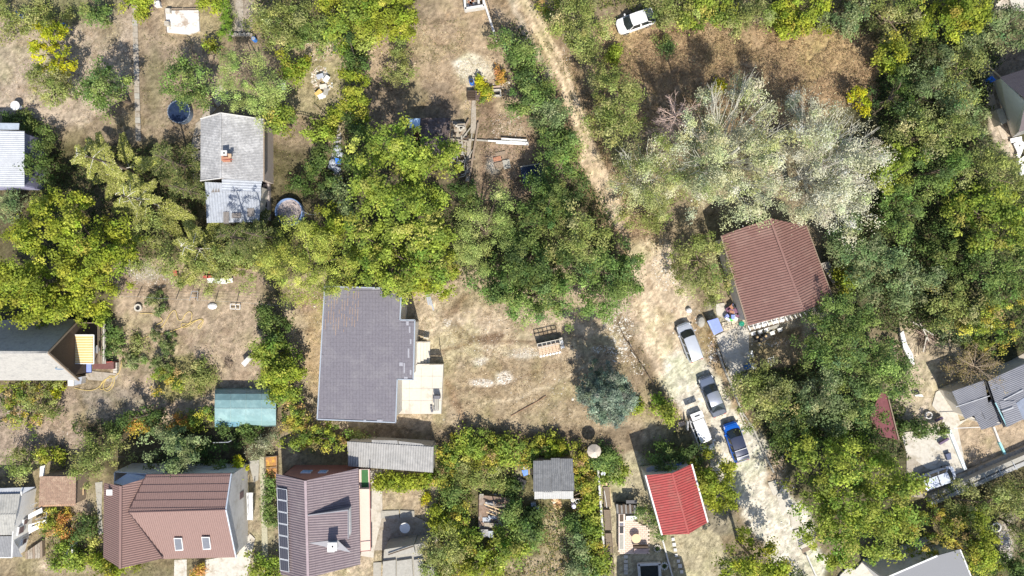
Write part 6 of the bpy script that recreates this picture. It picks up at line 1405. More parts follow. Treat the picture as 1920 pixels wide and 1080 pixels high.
tag(MB().lathe(P(1391,607,.5), [(.25,-.45),(.3,0),(.1,.12)], 12).build('teal_bin', mat('teal_plastic', (.03,.3,.2), .5)), 'dark teal bin beside the corner of the brown ribbed roof', 'bin')
gp2 = thing('white_garden_set', 'row of white wicker chairs and dark tables below the white rafters', 'garden furniture', tuple(P(1440, 628)))
for x, y in ((1412,625),(1425,622),(1437,618),(1448,624),(1462,618)): MB().box(P(x, y, .4), (.5,.45,.08), .3).build('seat', M_whitep, gp2); MB().box(P(x, y - 3, .7), (.5,.06,.5), .3).build('backrest', M_whitep, gp2)
for x, y in ((1420,632),(1427,636),(1436,630)): MB().box(P(x, y, .5), (.6,.5,.9), .5).build('table', M_dark, gp2); MB().lathe(P(x, y, 1.0), [(.15,0),(.1,.15)], 8).build('pot', M_pine, gp2)
tag(MB().bar(P(1440,617,.5), P(1460,610,.5), .35, .4).build('concrete_trough', M_conc2), 'grey concrete trough right of the white wicker chairs', 'trough')
mp = thing('leaning_panels', 'pair of pale metal panels standing on the patio edge', 'panels', tuple(P(1406, 661)))
MB().prism([P(1400,660,1.3), P(1405,659,1.3), P(1410,672,1.0), P(1404,673,1.0)], .1).build('panel', M_conc, mp); MB().prism([P(1406,658,1.3), P(1411,657,1.3), P(1413,671,1.0), P(1410,672,1.0)], .1).build('panel', M_steel, mp)
for x, y in ((1401,661),(1410,659)): MB().tube([P(x, y, 0), P(x, y, 1.2)], .04, 5).build('post', M_steel, mp)
barrel('white_blue_drum', 'white lidded drum at the lower end of the patio, in the locust foliage', 1413, 687, .38, .8, M_steel, M_whitep)
tag(MB().prism([P(1397,686,.8), P(1408,682,.8), P(1408,692,.8), P(1399,693,.8)], .6).build('blue_cover', mat('deep_blue', (.03,.12,.35), .5)), 'deep blue cover beside the white lidded drum', 'cover')
fm = thing('white_trolley', 'white metal trolley on the dry grass right of the leaning panels', 'trolley', tuple(P(1447, 678)))
for a, b in (((1440,672),(1450,670)),((1441,682),(1452,680)),((1440,672),(1441,682)),((1450,667),(1452,681)),((1445,671),(1446,688))): MB().bar(P(*a,.5), P(*b,.5), .06).build('bar', M_whitep, fm)
# fence wall right of the road
wk_ = thing('road_kerb_wall', 'low grey concrete kerb wall along the right side of the road', 'wall', tuple(P(1430, 820)))
kp = [(1345,655),(1356,688),(1372,725),(1392,775),(1410,800),(1430,845),(1450,885)]
for i in range(len(kp)-1): MB().bar(P(*kp[i],.25), P(*kp[i+1],.25), .18, .4).build('kerb', M_conc2, wk_)
tag(MB().bar(P(1386,770,.3), P(1397,796,.3), .2, .3).build('fallen_post', M_conc), 'pale concrete post lying beside the road above the blue car', 'post')
rs = thing('road_slabs', 'strip of bright cracked concrete at the lower end of the road', 'slabs', tuple(P(1470, 950)))
for q in ([(1456,930),(1470,905),(1478,950),(1466,965)], [(1478,950),(1492,945),(1500,985),(1484,990)], [(1487,995),(1505,990),(1515,1030),(1497,1030)], [(1440,905),(1455,900),(1460,925),(1450,930)]): MB().prism([P(x, y, .07) for x, y in q], .15).build('slab', M_conc, rs)
gt = thing('plank_gate', 'grey plank gate lying open at the bottom end of the road', 'gate', tuple(P(1527, 1027)))
for i in range(4): MB().bar(P(1504, 1030 + i*2.2, .9 - .05*i), P(1545, 1012 + i*2.2, .9 - .05*i), .1, .05).build('plank', M_wood, gt)
MB().bar(P(1505,1037,.6), P(1510,1040,0), .08).build('post', M_dwood, gt)
tag(MB().bar(P(1512,1040,.4), P(1532,1085,.4), .12, .3).build('white_kerb', M_white), 'white kerb running down from the plank gate to the bottom edge', 'kerb')
# right yard
slab('white_paving', 'bright white paved yard left of the grey corrugated barn', [(1755,735),(1768,728),(1785,745),(1800,790),(1815,785),(1795,800),(1812,880),(1805,884),(1790,890),(1740,880),(1700,850),(1690,812),(1765,800),(1768,785),(1748,760)], .09, m=M_conc)
slab('lower_paving', 'grey driveway slab under the old pale estate car', [(1700,850),(1800,862),(1812,890),(1740,935),(1700,930)], .05, m=M_path)
tag(MB().prism([P(1708,680,.6), P(1694,652,.6), P(1688,625,.6), P(1694,620,.6), P(1701,645,.6), P(1712,665,.6), P(1715,684,.6)], .3).build('white_tarp', M_whitep), 'white plastic sheet along the edge of the green locusts', 'tarpaulin')
mr_ = thing('maroon_strip', 'maroon painted retaining strip under the locust trees', 'wall', tuple(P(1665, 780)))
MB().prism([P(1650,735,1.2), P(1662,740,1.2), P(1684,825,1.2), P(1640,815,1.2), P(1630,790,1.2)], 1.2).build('strip', mat('maroon_paint', (.17,.06,.07), .8, .15), mr_); MB().bar(P(1663,738,1.3), P(1685,825,1.3), .12, .2).build('edge', M_wood, mr_)
bh_ = thing('branch_heap', 'heap of cut branches and planks at the top of the right hand yard', 'branches', tuple(P(1735, 628)))
for i in range(80):
    a = random.gauss(1.9, .7); x, y = random.gauss(1736, 9), random.gauss(626, 11); d = Vector((math.cos(a), math.sin(a), random.uniform(-.15,.15))) * random.uniform(.4, 1.1); MB().tube([P(x, y, random.uniform(.2,.7)) - d, P(x, y, random.uniform(.2,.7)) + d], random.uniform(.02,.05), 4).build('branch', random.choice([M_wood, M_dead, M_dwood]), bh_)
for a, b in (((1712,604),(1750,628)),((1738,628),(1731,660)),((1722,600),(1742,640))): MB().bar(P(*a,.8), P(*b,.8), .12, .06).build('plank', M_conc, bh_)
ring('small_well', 'small white rimmed stone basin in the right hand yard', 1742, 779, .42, .35, M_white, M_path, .12, 'basin')
tag(MB().prism([P(1715,741,.6), P(1728,739,.6), P(1732,744,.6), P(1716,743,.6)], .4).build('white_bench', M_whitep), 'small white plank left of the pale path in the right hand yard', 'plank')
tw = thing('twin_strips', 'two parallel long concrete walls with a dark ditch between, at the lower right', 'retaining wall', tuple(P(1840, 895)))
for a, b, w, h_, m in (((1742,930),(1990,822),.5,1.1,M_conc2),((1742,942),(1990,834),.45,1.0,mat('strip_grey', (.36,.36,.36), .9, .15, 4))): MB().bar(P(*a,h_/2 + .1), P(*b,h_/2+.1), w, h_).build('wall', m, tw)
MB().bar(P(1730,925,.2), P(1990,812,.2), .7, .4).build('footing', M_path, tw)
for i in range(9): x = 1764 + i*27; y = 932 - i*11.8; MB().bar(P(x, y - 6, 1.35), P(x + 8, y + 8, 1.35), .06, .05).build('bracket', M_steel, tw)
slab('barn_kerb', 'pale concrete strip along the lower end of the barn yard', [(1806,884),(1884,853),(1990,800),(1990,812),(1885,862),(1812,893)], .1, m=M_conc2)
tag(MB().bar(P(1862,800,.15), P(1873,828,.15), .2, .3).build('white_divider', M_white), 'white kerb across the dry barn yard', 'kerb'); tag(MB().bar(P(1873,829,.16), P(1885,854,.16), .22, .3).build('turquoise_kerb', mat('turquoise_paint', (.3,.62,.66), .6)), 'turquoise painted kerb continuing the white one', 'kerb')
tag(MB().bar(P(1779,806,.2), P(1809,880,.2), .35, .3).build('pale_blue_kerb', mat('pale_blue_white', (.62,.68,.72), .7)), 'long pale blue white kerb on the left side of the dry barn yard', 'kerb')
tag(MB().bar(P(1788,803,2.0), P(1858,800,2.0), .06).build('rail_tube', M_whitep), 'thin white rail across the top of the dry barn yard', 'rail')
for a, b, l_ in (((1754,789),(1767,783),'small purple bench at the end of the clipped dark hedge'),((1761,832),(1778,822),'long dark plank on the white paving')): tag(MB().bar(P(*a,.4), P(*b,.4), .22, .3).build('garden_bench', mat('purple_dark', (.14,.10,.17), .7)), l_, 'bench')
tag(MB().prism([P(1773,852,.5), P(1783,849,.5), P(1784,861,.5), P(1777,863,.5)], .4).build('dark_planter', mat('blue_dark', (.10,.12,.2), .5)), 'dark square planter above the old pale estate car', 'planter')
ring('concrete_ring', 'white concrete well ring among the trees near the bottom right corner', 1869, 989, .55, .6, M_white, M_dark, .15, 'well ring')
stones('corner_rubble', 'pale rubble below the concrete well ring', [(1885,1015,12,20,300,.1),(1890,1045,8,16,120,.1)], [(.6,.58,.55),(.45,.42,.4),(.35,.3,.26)], 54)
# strip between the two big houses
bx2 = thing('rusty_crates', 'open rusty cage full of orange scraps in the strip between the big houses', 'crates', tuple(P(508, 877)))
for y in (858, 879): 
    MB().prism([P(498,y,.6), P(519,y-2,.6), P(519,y+18,.6), P(499,y+19,.6)], .5).build('crate', mat('rusty_orange', (.40,.20,.08), .9, .3, 4, stain=(.55,.33,.05), ss=2), bx2)
for a, b in (((497,857),(519,855)),((497,878),(519,876)),((499,899),(519,897)),((497,857),(499,899)),((519,855),(519,897))): MB().bar(P(*a,.75), P(*b,.75), .06).build('rail', M_wood, bx2)
slab('strip_walk', 'pale narrow walk between the L shaped house and the solar panel house', [(486,858),(495,856),(500,960),(504,1085),(492,1085),(490,960)], .05, m=mat('mossy_concrete', (.40,.38,.28), .9, .15, 5))
slab('left_walk', 'pale walk left of the L shaped brown roof', [(178,905),(192,903),(190,960),(193,1000),(184,1005),(182,950)], .04, m=M_conc2)
slab('upper_strip', 'pale strip between the L shaped house and the narrow walk', [(466,865),(486,862),(484,900),(476,905)], .04, m=M_conc2)
gst = thing('metal_arch', 'thin pale metal arch among the dark shrubs above the L shaped house', 'arch', tuple(P(420, 830)))
for a, b in (((400,830,1.9),(428,829,1.9)),((428,829,1.9),(434,826,1.9)),((428,829,0),(428,829,1.9)),((400,830,0),(400,830,1.9))): MB().bar(P(*a), P(*b), .06).build('bar', M_steel, gst)
T = tree
# ---- top left gardens
T('young_tree','yellow',6.2,[(97,78,20),(110,62,16),(76,92,18),(108,115,20),(70,110,16),(92,126,16)],'young tree with bright yellow leaves in the bare top left plot',dens=.8)
T('plum_tree','olive',7,[(88,160,30),(118,172,20),(100,188,14),(70,150,16)],'loose olive green tree directly below the bright yellow young tree')
T('apple_tree','locust',9,[(185,160,30),(205,148,20),(165,170,22),(190,182,20)],'round green tree left of the long garden path, right of the loose olive one')
T('bramble_thicket','olive',2.6,[(18,22,34),(60,28,26),(95,22,28),(115,38,14),(70,40,20)],'green thicket across the top left corner with blue drums beside it')
T('small_fruit_tree','locust',3.4,[(172,12,20),(186,24,13),(182,34,8)],'small green tree cut by the top edge left of the long garden path')
T('vine_shrub','lime',2.4,[(243,4,14),(270,14,16),(262,26,8)],'yellow green shrub at the top end of the long garden path')
T('cherry_tree','locust',9,[(330,128,22),(348,148,34),(375,140,22),(350,178,18),(322,160,18),(372,178,12)],'dark green fruit tree directly above the round navy pool')
T('weeping_conifer','soft',11,[(455,130,36),(440,165,26),(492,150,26),(470,182,28),(430,140,18),(500,180,14)],'soft light green conifer above the ridge of the weathered grey house')
T('clipped_bush','lime',2.4,[(410,82,15)],'small round yellow green bush at the lower end of the clipped hedge')
T('clipped_hedge','box',2.0,[(421,4,10),(422,16,10),(423,28,10),(423,40,10),(422,52,10),(421,62,10)],'narrow clipped green hedge running up to the top edge','hedge')
T('quince_bush','lime',2.6,[(398,2,16),(385,6,10)],'yellow green bush cut by the top edge left of the clipped hedge')
T('acacia_tree','olive',7,[(528,42,40),(556,30,24),(505,28,26),(512,62,22),(548,58,22)],'broad olive green tree at the top edge right of the clipped hedge')
T('privet_thicket','locust',2.6,[(560,68,22),(590,72,24),(615,70,18),(540,76,20)],'low green thicket under the broad olive tree of the top edge')
T('bright_shrub','lime',3.0,[(615,2,15),(605,8,8)],'bright green shrub at the top edge left of the big lime coloured trees')
T('linden_tree','lime',6.5,[(722,22,42),(758,20,26),(735,48,28),(705,10,25)],'bright lime green tree at the top edge above the dry lawn')
T('ash_tree','walnut',6.5,[(672,20,36),(650,48,26),(662,68,24),(692,50,24),(634,40,16)],'mid green tree joined to the left of the bright lime one at the top edge')
T('dark_cypress','dark',6.5,[(662,86,17),(664,108,16),(668,130,17)],'dark green upper part of the tall hedge row beside the dry lawn')
T('ivy_hedge_tree','lime',6.5,[(668,150,16),(672,175,17),(666,196,18),(672,215,15)],'yellow green middle of the tall hedge row beside the dry lawn')
T('holly_tree','dark',7,[(662,240,20),(668,262,18),(655,285,22),(668,300,18)],'dark lower end of the tall hedge row, above the big walnut')
T('forsythia_bush','lime',3.4,[(556,118,18),(538,125,14),(566,130,12),(550,138,12)],'yellow green bush in the garden right of the soft conifer')
T('yew_tree','walnut',6,[(522,222,20),(530,240,16),(512,205,14),(536,215,12)],'dark green tree touching the right corner of the weathered grey house')
T('peach_bush','walnut',3.0,[(600,245,16),(590,232,10),(612,252,10)],'small green bush below the low wicket fence')
T('sapling','lime',2.4,[(622,228,11),(628,215,8)],'lime green sapling beside the tall hedge row')
T('small_pear_tree','olive',5.5,[(742,112,18),(760,132,14),(732,130,14),(752,148,14),(745,100,10)],'small olive tree standing alone on the dry lawn',dens=.75)
T('laurel_thicket','dark',3.0,[(590,285,22),(600,312,22),(575,340,24),(610,345,18),(590,365,16)],'dark green thicket between the grey house and the junk heap')
T('oleaster_bush','haze',4.2,[(636,372,20),(650,385,18),(628,395,16),(655,405,16)],'dull grey green bush left of the big walnut')
T('elder_bush','dark',3.4,[(76,262,20),(70,290,24),(88,308,22),(60,320,16)],'dark bush right of the pale corrugated roof at the left edge')
T('hedge_bush','dark',2.2,[(15,219,10),(38,222,13),(58,224,12),(50,234,10)],'dark green bush just above the pale corrugated roof at the left edge')
T('lilac_bush','haze',2.6,[(20,378,18),(10,398,16),(30,362,10)],'grey green bush under the pale corrugated roof at the left edge')
T('great_linden','lime',10.5,[(110,412,46),(150,452,44),(200,448,34),(190,490,36),(140,500,40),(85,450,40),(75,385,22),(215,475,22)],'huge lime green tree, upper of two at the left edge')
T('great_maple','lime',9.5,[(38,490,52),(50,545,46),(100,545,46),(160,540,36),(100,585,34),(20,560,46),(185,520,26),(60,588,26)],'huge lime green tree overhanging the dark steep roof at the left edge')
T('fir_tree','fir',11,[(185,300,88)],'olive fir with feathery spread branches, upper left of the fir group')
T('fir_tree','fir',10,[(250,372,84)],'olive fir with pale spread branches, between the grey house and the huge lime tree')
T('fir_tree','darkfir',8.5,[(315,300,64),(345,355,36)],'dark open fir right against the left side of the weathered grey house',dens=.75)
T('fir_tree','fir',9,[(365,465,88)],'wide olive fir above the beige yard with the hose')
T('fir_tree','darkfir',11,[(440,445,62),(478,440,44)],'dark olive fir below the corrugated lean-to of the grey house')
T('understory_tree','olive',6,[(300,440,34),(330,500,36),(420,490,40),(380,515,22),(460,480,36),(275,490,20)],'olive foliage filling the gaps between the two lower firs')
T('bright_acacia','pinelime',9,[(556,452,36),(598,490,48),(545,508,42),(600,540,34),(620,450,28),(520,480,30),(560,545,26),(636,500,28)],'pale yellow green tree left of the big walnut, above the grey tiled roof')
T('young_locust','lime',6,[(612,410,18),(600,425,16),(630,425,16)],'small bright tree right of the round pool full of debris')
T('walnut_tree','walnut',13.5,[(752,292,50),(800,325,46),(708,322,46),(722,388,54),(782,392,52),(835,296,24),(690,280,26),(815,280,26)],'big walnut tree, upper half of the largest crown in the middle')
T('walnut_tree','walnut',10.5,[(695,460,44),(740,485,46),(790,478,42),(720,512,34),(775,508,30),(820,500,28),(670,500,30),(830,445,26)],'walnut tree right above the grey tiled roof')
T('young_walnut','lime',5,[(800,532,22),(820,545,20),(840,520,20),(775,525,16)],'low yellow green growth right above the steel strips')
T('soft_pine','soft',9.5,[(915,430,42),(948,368,16),(935,400,28),(885,415,24),(880,460,28),(900,485,26),(950,440,22),(868,385,12)],'soft light green pine between the walnut and the dark locusts',dens=1)
T('shade_tree','dark',6,[(865,355,20),(885,375,14)],'dark little tree in the shade right of the big walnut')
T('dark_oak','dark',8.5,[(1010,392,34),(1040,378,30),(985,410,28),(1000,440,34),(1060,400,26)],'dark green tree under the navy sheet, left of the track')
T('golden_oak','olive',9,[(1070,430,40),(1100,455,38),(1050,462,30),(1120,425,24)],'olive gold tree in the dark clump beside the track')
T('locust_tree','dark',9,[(950,500,46),(990,480,44),(1030,500,46),(1000,530,42)],'dark green locust left of centre in the clump above the rack of bricks')
T('locust_tree','locust',8,[(940,550,40),(985,565,36),(1030,560,40),(1075,555,40),(915,530,28)],'mid green locust whose crown edge hangs over the dry lot')
T('locust_tree','locust',7.5,[(1110,500,40),(1150,520,40),(1180,545,24),(1130,560,36),(1165,475,28),(1110,585,22),(1190,500,16)],'mid green locust leaning over the bend of the dirt road')
T('path_locust','locust',7,[(1030,345,30),(1062,340,26),(1045,310,26),(1005,352,16)],'mid green tree right of the navy sheet, beside the track')
T('path_locust','locust',6,[(952,78,24),(965,105,24),(990,108,20),(985,130,20)],'green tree beside the low white wall, first along the track')
T('path_locust','locust',6.5,[(1000,150,24),(985,172,28),(1005,190,26),(1018,168,20)],'green tree second along the left side of the track')
T('path_locust','haze',6.5,[(1020,215,30),(1045,238,28),(1012,245,24),(1040,200,20)],'dull green tree third along the left side of the track')
T('path_locust','locust',7,[(1050,285,32),(1072,300,24),(1030,270,26),(1060,262,20)],'green tree fourth along the left side of the track')
T('path_walnut','olive',8.5,[(1078,42,42),(1095,80,32),(1060,15,34),(1110,40,28),(1050,60,22)],'olive green tree between the track and the white car at the top')
T('edge_tree','mixed',5,[(1040,2,22),(1062,-6,22),(1020,6,10)],'yellowish tree cut by the top edge right of the track')
T('willow_tree','olive',10,[(1152,150,34),(1160,192,44),(1150,238,36),(1178,220,30),(1132,190,22),(1185,170,20)],'tall olive green tree between the track and the bare pink tree')
T('bramble_bush','lime',2.4,[(1148,108,10),(1155,98,7)],'small bright yellow green bush below the white car at the top')
T('weed_bush','locust',2.2,[(1244,78,12),(1248,92,11)],'small green bush alone in the brown dried field')
T('weed_bush','yellow',2.2,[(1354,160,8),(1348,166,6)],'tiny yellow bush at the top of the pale poplars')
T('top_edge_tree','olive',4.5,[(1240,18,26),(1275,26,26),(1262,4,26)],'olive tree at the top edge right behind the white car')
T('top_edge_tree','walnut',4,[(1310,24,28),(1345,18,26),(1325,2,26)],'green tree at the top edge, second to the right of the white car')
T('top_edge_tree','olive',4.5,[(1385,24,30),(1420,18,28),(1368,40,16)],'pale olive tree at the top edge, third to the right of the white car')
T('top_edge_tree','lime',3.6,[(1490,30,34),(1530,26,28),(1465,24,20),(1480,44,18)],'lime green thicket at the top edge above the dried field')
T('top_edge_tree','haze',3.6,[(1570,22,30),(1605,26,28),(1585,40,20)],'dull green thicket at the top edge, right of the lime green one')
T('top_edge_tree','olive',5,[(1650,22,30),(1685,34,30),(1705,46,18)],'yellowish olive tree at the top edge right of the dried field')
T('golden_tree','mixed',6,[(1730,20,30),(1745,48,20),(1720,40,22)],'gold tinted tree at the top edge left of the brightest one')
T('golden_tree','lime',7,[(1790,18,38),(1825,12,32),(1800,42,24),(1770,30,24)],'brightest yellow green tree at the top edge near the right corner')
T('grey_green_tree','haze',5.5,[(1860,52,34),(1895,40,30),(1840,72,26),(1885,80,26),(1915,62,22)],'grey green tree in the top right corner above the white walled house')
T('poplar','halfsilver',12,[(1225,300,38),(1195,318,32),(1180,352,30),(1215,365,30),(1250,335,30),(1165,300,16),(1240,310,20)],'greenish poplar at the left of the silver group, beside the track')
T('silver_poplar','silver',16.5,[(1345,208,30),(1310,260,42),(1365,250,36),(1400,205,34),(1395,150,16),(1345,310,44),(1400,300,46),(1290,310,34),(1445,250,34),(1375,365,46),(1310,350,34),(1440,320,36),(1425,370,30),(1330,170,14)],'large pale silver poplar in the middle of the group')
T('silver_poplar','white',16.5,[(1525,232,32),(1500,200,18),(1565,240,36),(1610,255,30),(1520,290,42),(1580,300,46),(1625,290,26),(1540,350,44),(1600,360,34),(1490,340,28),(1560,395,32),(1610,400,24),(1520,395,22)],'whitest silver poplar, right one of the group')
T('poplar_underwood','olive',5.5,[(1200,400,30),(1235,400,26),(1270,390,24),(1220,380,26)],'low green growth under the left end of the poplars')
T('gap_tree','olive',7,[(1290,455,30),(1320,480,32),(1340,520,26),(1300,510,28),(1345,455,24),(1330,545,20),(1275,480,16)],'olive tree pressed against the left side of the brown striped roof')
T('young_ash','yellow',4,[(1615,185,12),(1622,198,9),(1600,175,9)],'small yellow tree between the dried field and the whitest poplar')
T('wood_tree','lime',6,[(1672,92,16),(1690,108,16),(1665,120,14),(1650,108,9)],'lime green sapling at the upper left corner of the right hand wood')
T('wood_tree','dark',6,[(1670,160,22),(1690,190,22),(1668,215,20),(1700,150,16)],'dark tree at the left border of the wood beside the dried field')
T('wood_tree','haze',9,[(1745,128,26),(1765,160,28),(1740,185,26),(1780,200,26)],'grey green tree in the upper middle of the wood')
T('wood_tree','olive',5.5,[(1795,125,28),(1815,155,24),(1795,175,26),(1820,105,22)],'olive tree of the wood nearest the white walled house')
T('wood_tree','haze',5,[(1815,205,28),(1835,240,26),(1855,280,24),(1800,240,28)],'grey green tree of the wood below the white walled house')
T('wood_tree','olive',8,[(1735,240,30),(1770,250,30),(1700,255,26),(1740,275,28)],'olive tree in the centre of the wood')
T('wood_tree','walnut',7,[(1680,295,26),(1660,320,26),(1700,325,30),(1668,350,22)],'yellow green tree right beside the whitest poplar')
T('wood_tree','locust',8,[(1760,320,30),(1735,345,26),(1785,295,26),(1725,310,20)],'mid green tree in the centre of the wood below the olive one')
T('wood_tree','olive',8.5,[(1830,310,30),(1865,320,30),(1895,335,26),(1800,330,22)],'olive tree of the wood near the right edge, under the white debris')
T('wood_tree','locust',6,[(1690,380,26),(1715,400,22),(1670,400,22),(1700,425,18)],'low green tree of the wood right of the whitest poplar, lower one')
T('wood_tree','walnut',9,[(1845,385,40),(1885,380,36),(1820,420,34),(1870,430,40),(1905,420,30),(1795,365,20)],'big leafed tree with a speckled crown at the right edge')
T('wood_tree','locust',8,[(1890,480,38),(1860,510,32),(1905,530,30),(1850,545,28)],'glossy dark leafed tree at the right edge below the speckled one')
T('wood_tree','haze',8,[(1612,450,36),(1640,470,34),(1600,490,34),(1660,490,30),(1625,520,34),(1575,455,22)],'grey green tree right of the brown striped roof')
T('wood_tree','lime',5,[(1575,500,18),(1590,525,16),(1580,545,14),(1605,470,10)],'yellow green low tree right at the corner of the brown striped roof')
T('wood_tree','haze',7,[(1690,520,32),(1720,540,28),(1680,555,28),(1740,510,22)],'grey green tree right of centre between the brown roof and the dark hollow')
T('wood_tree','dark',4,[(1760,450,26),(1790,470,26),(1750,480,24),(1810,490,20),(1765,500,20)],'low dark growth in the hollow of the wood')
T('wood_tree','olive',7,[(1790,560,30),(1825,575,30),(1770,585,26),(1810,600,24)],'olive tree above the heap of cut branches')
T('wood_tree','mixed',7,[(1860,600,34),(1890,590,30),(1840,625,26),(1880,635,28),(1905,610,20),(1915,570,18)],'gold tinted tree above the grey corrugated roofs at the right edge')
T('bush_by_sticks','haze',4,[(1780,620,22),(1795,635,16),(1770,605,14)],'dull green bush right of the heap of cut branches')
T('acacia_clump','locust',9,[(1545,620,42),(1580,650,44),(1620,620,36),(1530,660,36),(1600,590,30),(1560,590,30)],'green locust directly below the brown striped roof')
T('acacia_clump','locust',9.5,[(1600,700,44),(1640,670,36),(1650,720,38),(1680,690,26),(1610,750,36),(1700,720,20)],'green locust left of the maroon ground strip')
T('acacia_clump','haze',9,[(1520,720,40),(1555,750,40),(1500,760,34),(1545,700,30),(1580,780,30)],'dull green locust in the middle of the clump below the brown roof')
T('acacia_clump','olive',7,[(1430,715,34),(1450,750,36),(1400,730,26),(1470,780,30),(1425,775,26),(1385,720,18)],'yellowish locust beside the dark grey sedan')
T('acacia_clump','dark',7,[(1490,800,36),(1530,820,30),(1470,820,24),(1620,800,34),(1570,815,30)],'dark locust above the big round crown near the bottom')
T('great_oak','walnut',12,[(1560,880,46),(1620,870,48),(1670,900,44),(1690,940,36),(1590,930,48),(1650,960,46),(1550,940,38),(1540,992,32),(1590,1000,40),(1640,1010,38),(1690,985,30),(1570,1040,26),(1520,850,24)],'very large round olive green tree above the grey roof of the bottom edge')
T('bottom_tree','mixed',5.5,[(1750,985,40),(1790,1000,40),(1740,1030,30),(1820,1040,34),(1850,1060,26)],'green tree right of the very large round one')
T('bottom_tree','olive',4.5,[(1820,950,36),(1860,940,34),(1890,925,28),(1840,985,34),(1915,930,20)],'olive tree below the twin concrete strips at the right edge')
T('bottom_tree','lime',7,[(1835,1030,28),(1850,1000,26)],'yellow green tree beside the stone ring at the right edge')
T('corner_tree','olive',6,[(1905,980,18),(1915,1000,16)],'olive bush at the right edge below the twin concrete strips')
T('corner_tree','dark',5,[(1912,1055,24),(1895,1075,20)],'dark bush in the bottom right corner')
T('road_end_tree','lime',10,[(1410,1050,34),(1445,1060,30),(1380,1068,28),(1470,1075,22),(1425,1025,20)],'green tree at the bottom edge beside the end of the road')
T('roof_tree','lime',5.5,[(1340,890,30),(1345,925,32),(1325,870,22),(1355,905,22),(1330,945,18)],'lime green tree overhanging the right side of the red roof')
T('roof_bush','locust',4.5,[(1240,862,16),(1255,870,12),(1232,872,10)],'small round tree over the upper edge of the red roof')
T('shade_shrub','dark',3.6,[(1285,852,24),(1262,845,18)],'dark shrub above the red roof below the white car with the open door')
T('blue_spruce','blue',10.5,[(1141,738,44),(1125,725,22),(1160,730,22),(1150,760,24),(1125,755,22)],'blue grey spruce alone on the dry lot beside its long shadow',zb=.6)
T('road_shrub','walnut',3.0,[(1243,765,15),(1250,785,13),(1238,752,8)],'yellow green shrub right of the blue spruce, at the road')
T('spruce_sprout','lime',1.4,[(1193,762,7)],'tiny bright green shrub touching the right side of the blue spruce')
# ---- left middle garden
T('hedge_tree','dark',5,[(500,585,20),(508,605,20),(515,628,20),(530,600,14)],'dark green top of the hedge row left of the grey tiled roof')
T('hedge_tree','walnut',5.5,[(492,635,20),(508,655,26),(530,665,22),(498,670,16)],'green tree in the hedge row, level with the middle of the grey tiled roof')
T('hedge_tree','lime',5.5,[(525,690,24),(545,695,16),(510,705,18),(535,712,18)],'bright green tree of the hedge row beside the greenhouse corner')
T('hedge_tree','walnut',5,[(520,735,24),(500,728,16),(540,745,18)],'green tree of the hedge row over the teal greenhouse')
T('hedge_tree','mixed',4.5,[(545,778,22),(560,790,14),(535,800,16),(550,760,14)],'yellow tree at the foot of the hedge row by the grey tiled roof')
for q,(x_,y_,w_) in enumerate([(294,573,'right of the old tyre under the wire fence'),(310,634,'where the yellow hose passes in mid yard'),(306,673,'second below the middle of the yellow hose'),(248,680,'left, just above the long pointed shadows')]):
    T('small_round_shrub','shrub',1.2,[(x_,y_,16)],'round variegated shrub '+w_,zb=.05,group='round variegated shrubs in the beige yard')
T('grass_shrub','olive',1.0,[(262,655,12),(256,640,7)],'yellowish tussock between the round shrubs',zb=.05)
T('yard_bush','mixed',1.4,[(320,702,18),(338,715,16),(312,720,14),(345,695,12)],'dark edged bush left of the dry round bush in the beige yard')
T('yard_bush','olive',1.6,[(370,695,20),(385,710,18),(362,720,18),(350,728,14)],'olive round bush above left of the teal greenhouse')
T('balcony_hedge','locust',1.8,[(208,612,10),(210,628,11),(210,645,11),(213,662,11)],'narrow green hedge beside the balcony of the steep roofed house','hedge')
T('terrace_shrub','dark',1.6,[(140,582,14),(165,590,16),(190,592,12)],'dark shrubs in the shade above the steep roofed house')
T('slim_cypress','dark',7.5,[(266,782,9)],'slim dark cypress casting the longer of two pointed shadows',zb=.4)
T('slim_cypress','dark',5.2,[(249,785,8)],'slim dark cypress casting the shorter of two pointed shadows',zb=.4)
T('autumn_shrub','autumn',2.4,[(262,790,16),(282,780,10),(248,796,10)],'orange brown shrub in the row of dark shrubs, left one')
T('autumn_shrub','autumn',2.2,[(336,790,12),(345,798,9),(328,800,9)],'orange red shrub in the row of dark shrubs, right one')
T('row_shrub','mixed',2.2,[(385,775,16),(370,795,16),(360,780,10)],'green and gold shrub left of the teal greenhouse foot')
T('row_shrub','dark',2.4,[(300,795,16),(320,810,14),(230,800,14),(210,810,12)],'dark shrubs between the two orange ones')
T('greenhouse_shrub','dark',2.2,[(430,812,18),(455,818,16),(480,815,16),(410,808,12)],'dark green shrubs along the lower side of the teal greenhouse')
T('medlar_tree','haze',6,[(315,835,32),(345,850,28),(295,850,26),(330,870,20),(370,860,20)],'blue green tree above the ridge of the brown L shaped house')
T('row_shrub','dark',3,[(390,850,22),(415,865,18),(375,880,14),(300,885,14)],'dark shrubs against the upper eaves of the brown L shaped house')
T('mirabelle_tree','olive',6,[(180,840,26),(150,855,22),(195,865,22),(165,880,24),(135,880,18),(205,845,16)],'olive tree over the old tiled shed')
T('tamarisk_tree','olive',4,[(38,865,18),(28,880,14),(50,872,14)],'olive tree at the left edge above the white house')
T('tiny_shrub','lime',2,[(98,848,14),(108,858,9)],'bright green shrub above the old tiled shed')
T('wild_thicket','mixed',3,[(28,740,22),(55,755,24),(20,775,20),(50,785,20)],'yellowish thicket at the left edge under the steep roofed house')
T('wild_thicket','olive',3.2,[(70,728,22),(90,745,18),(50,722,18),(80,765,16)],'olive thicket right below the white roof slope')
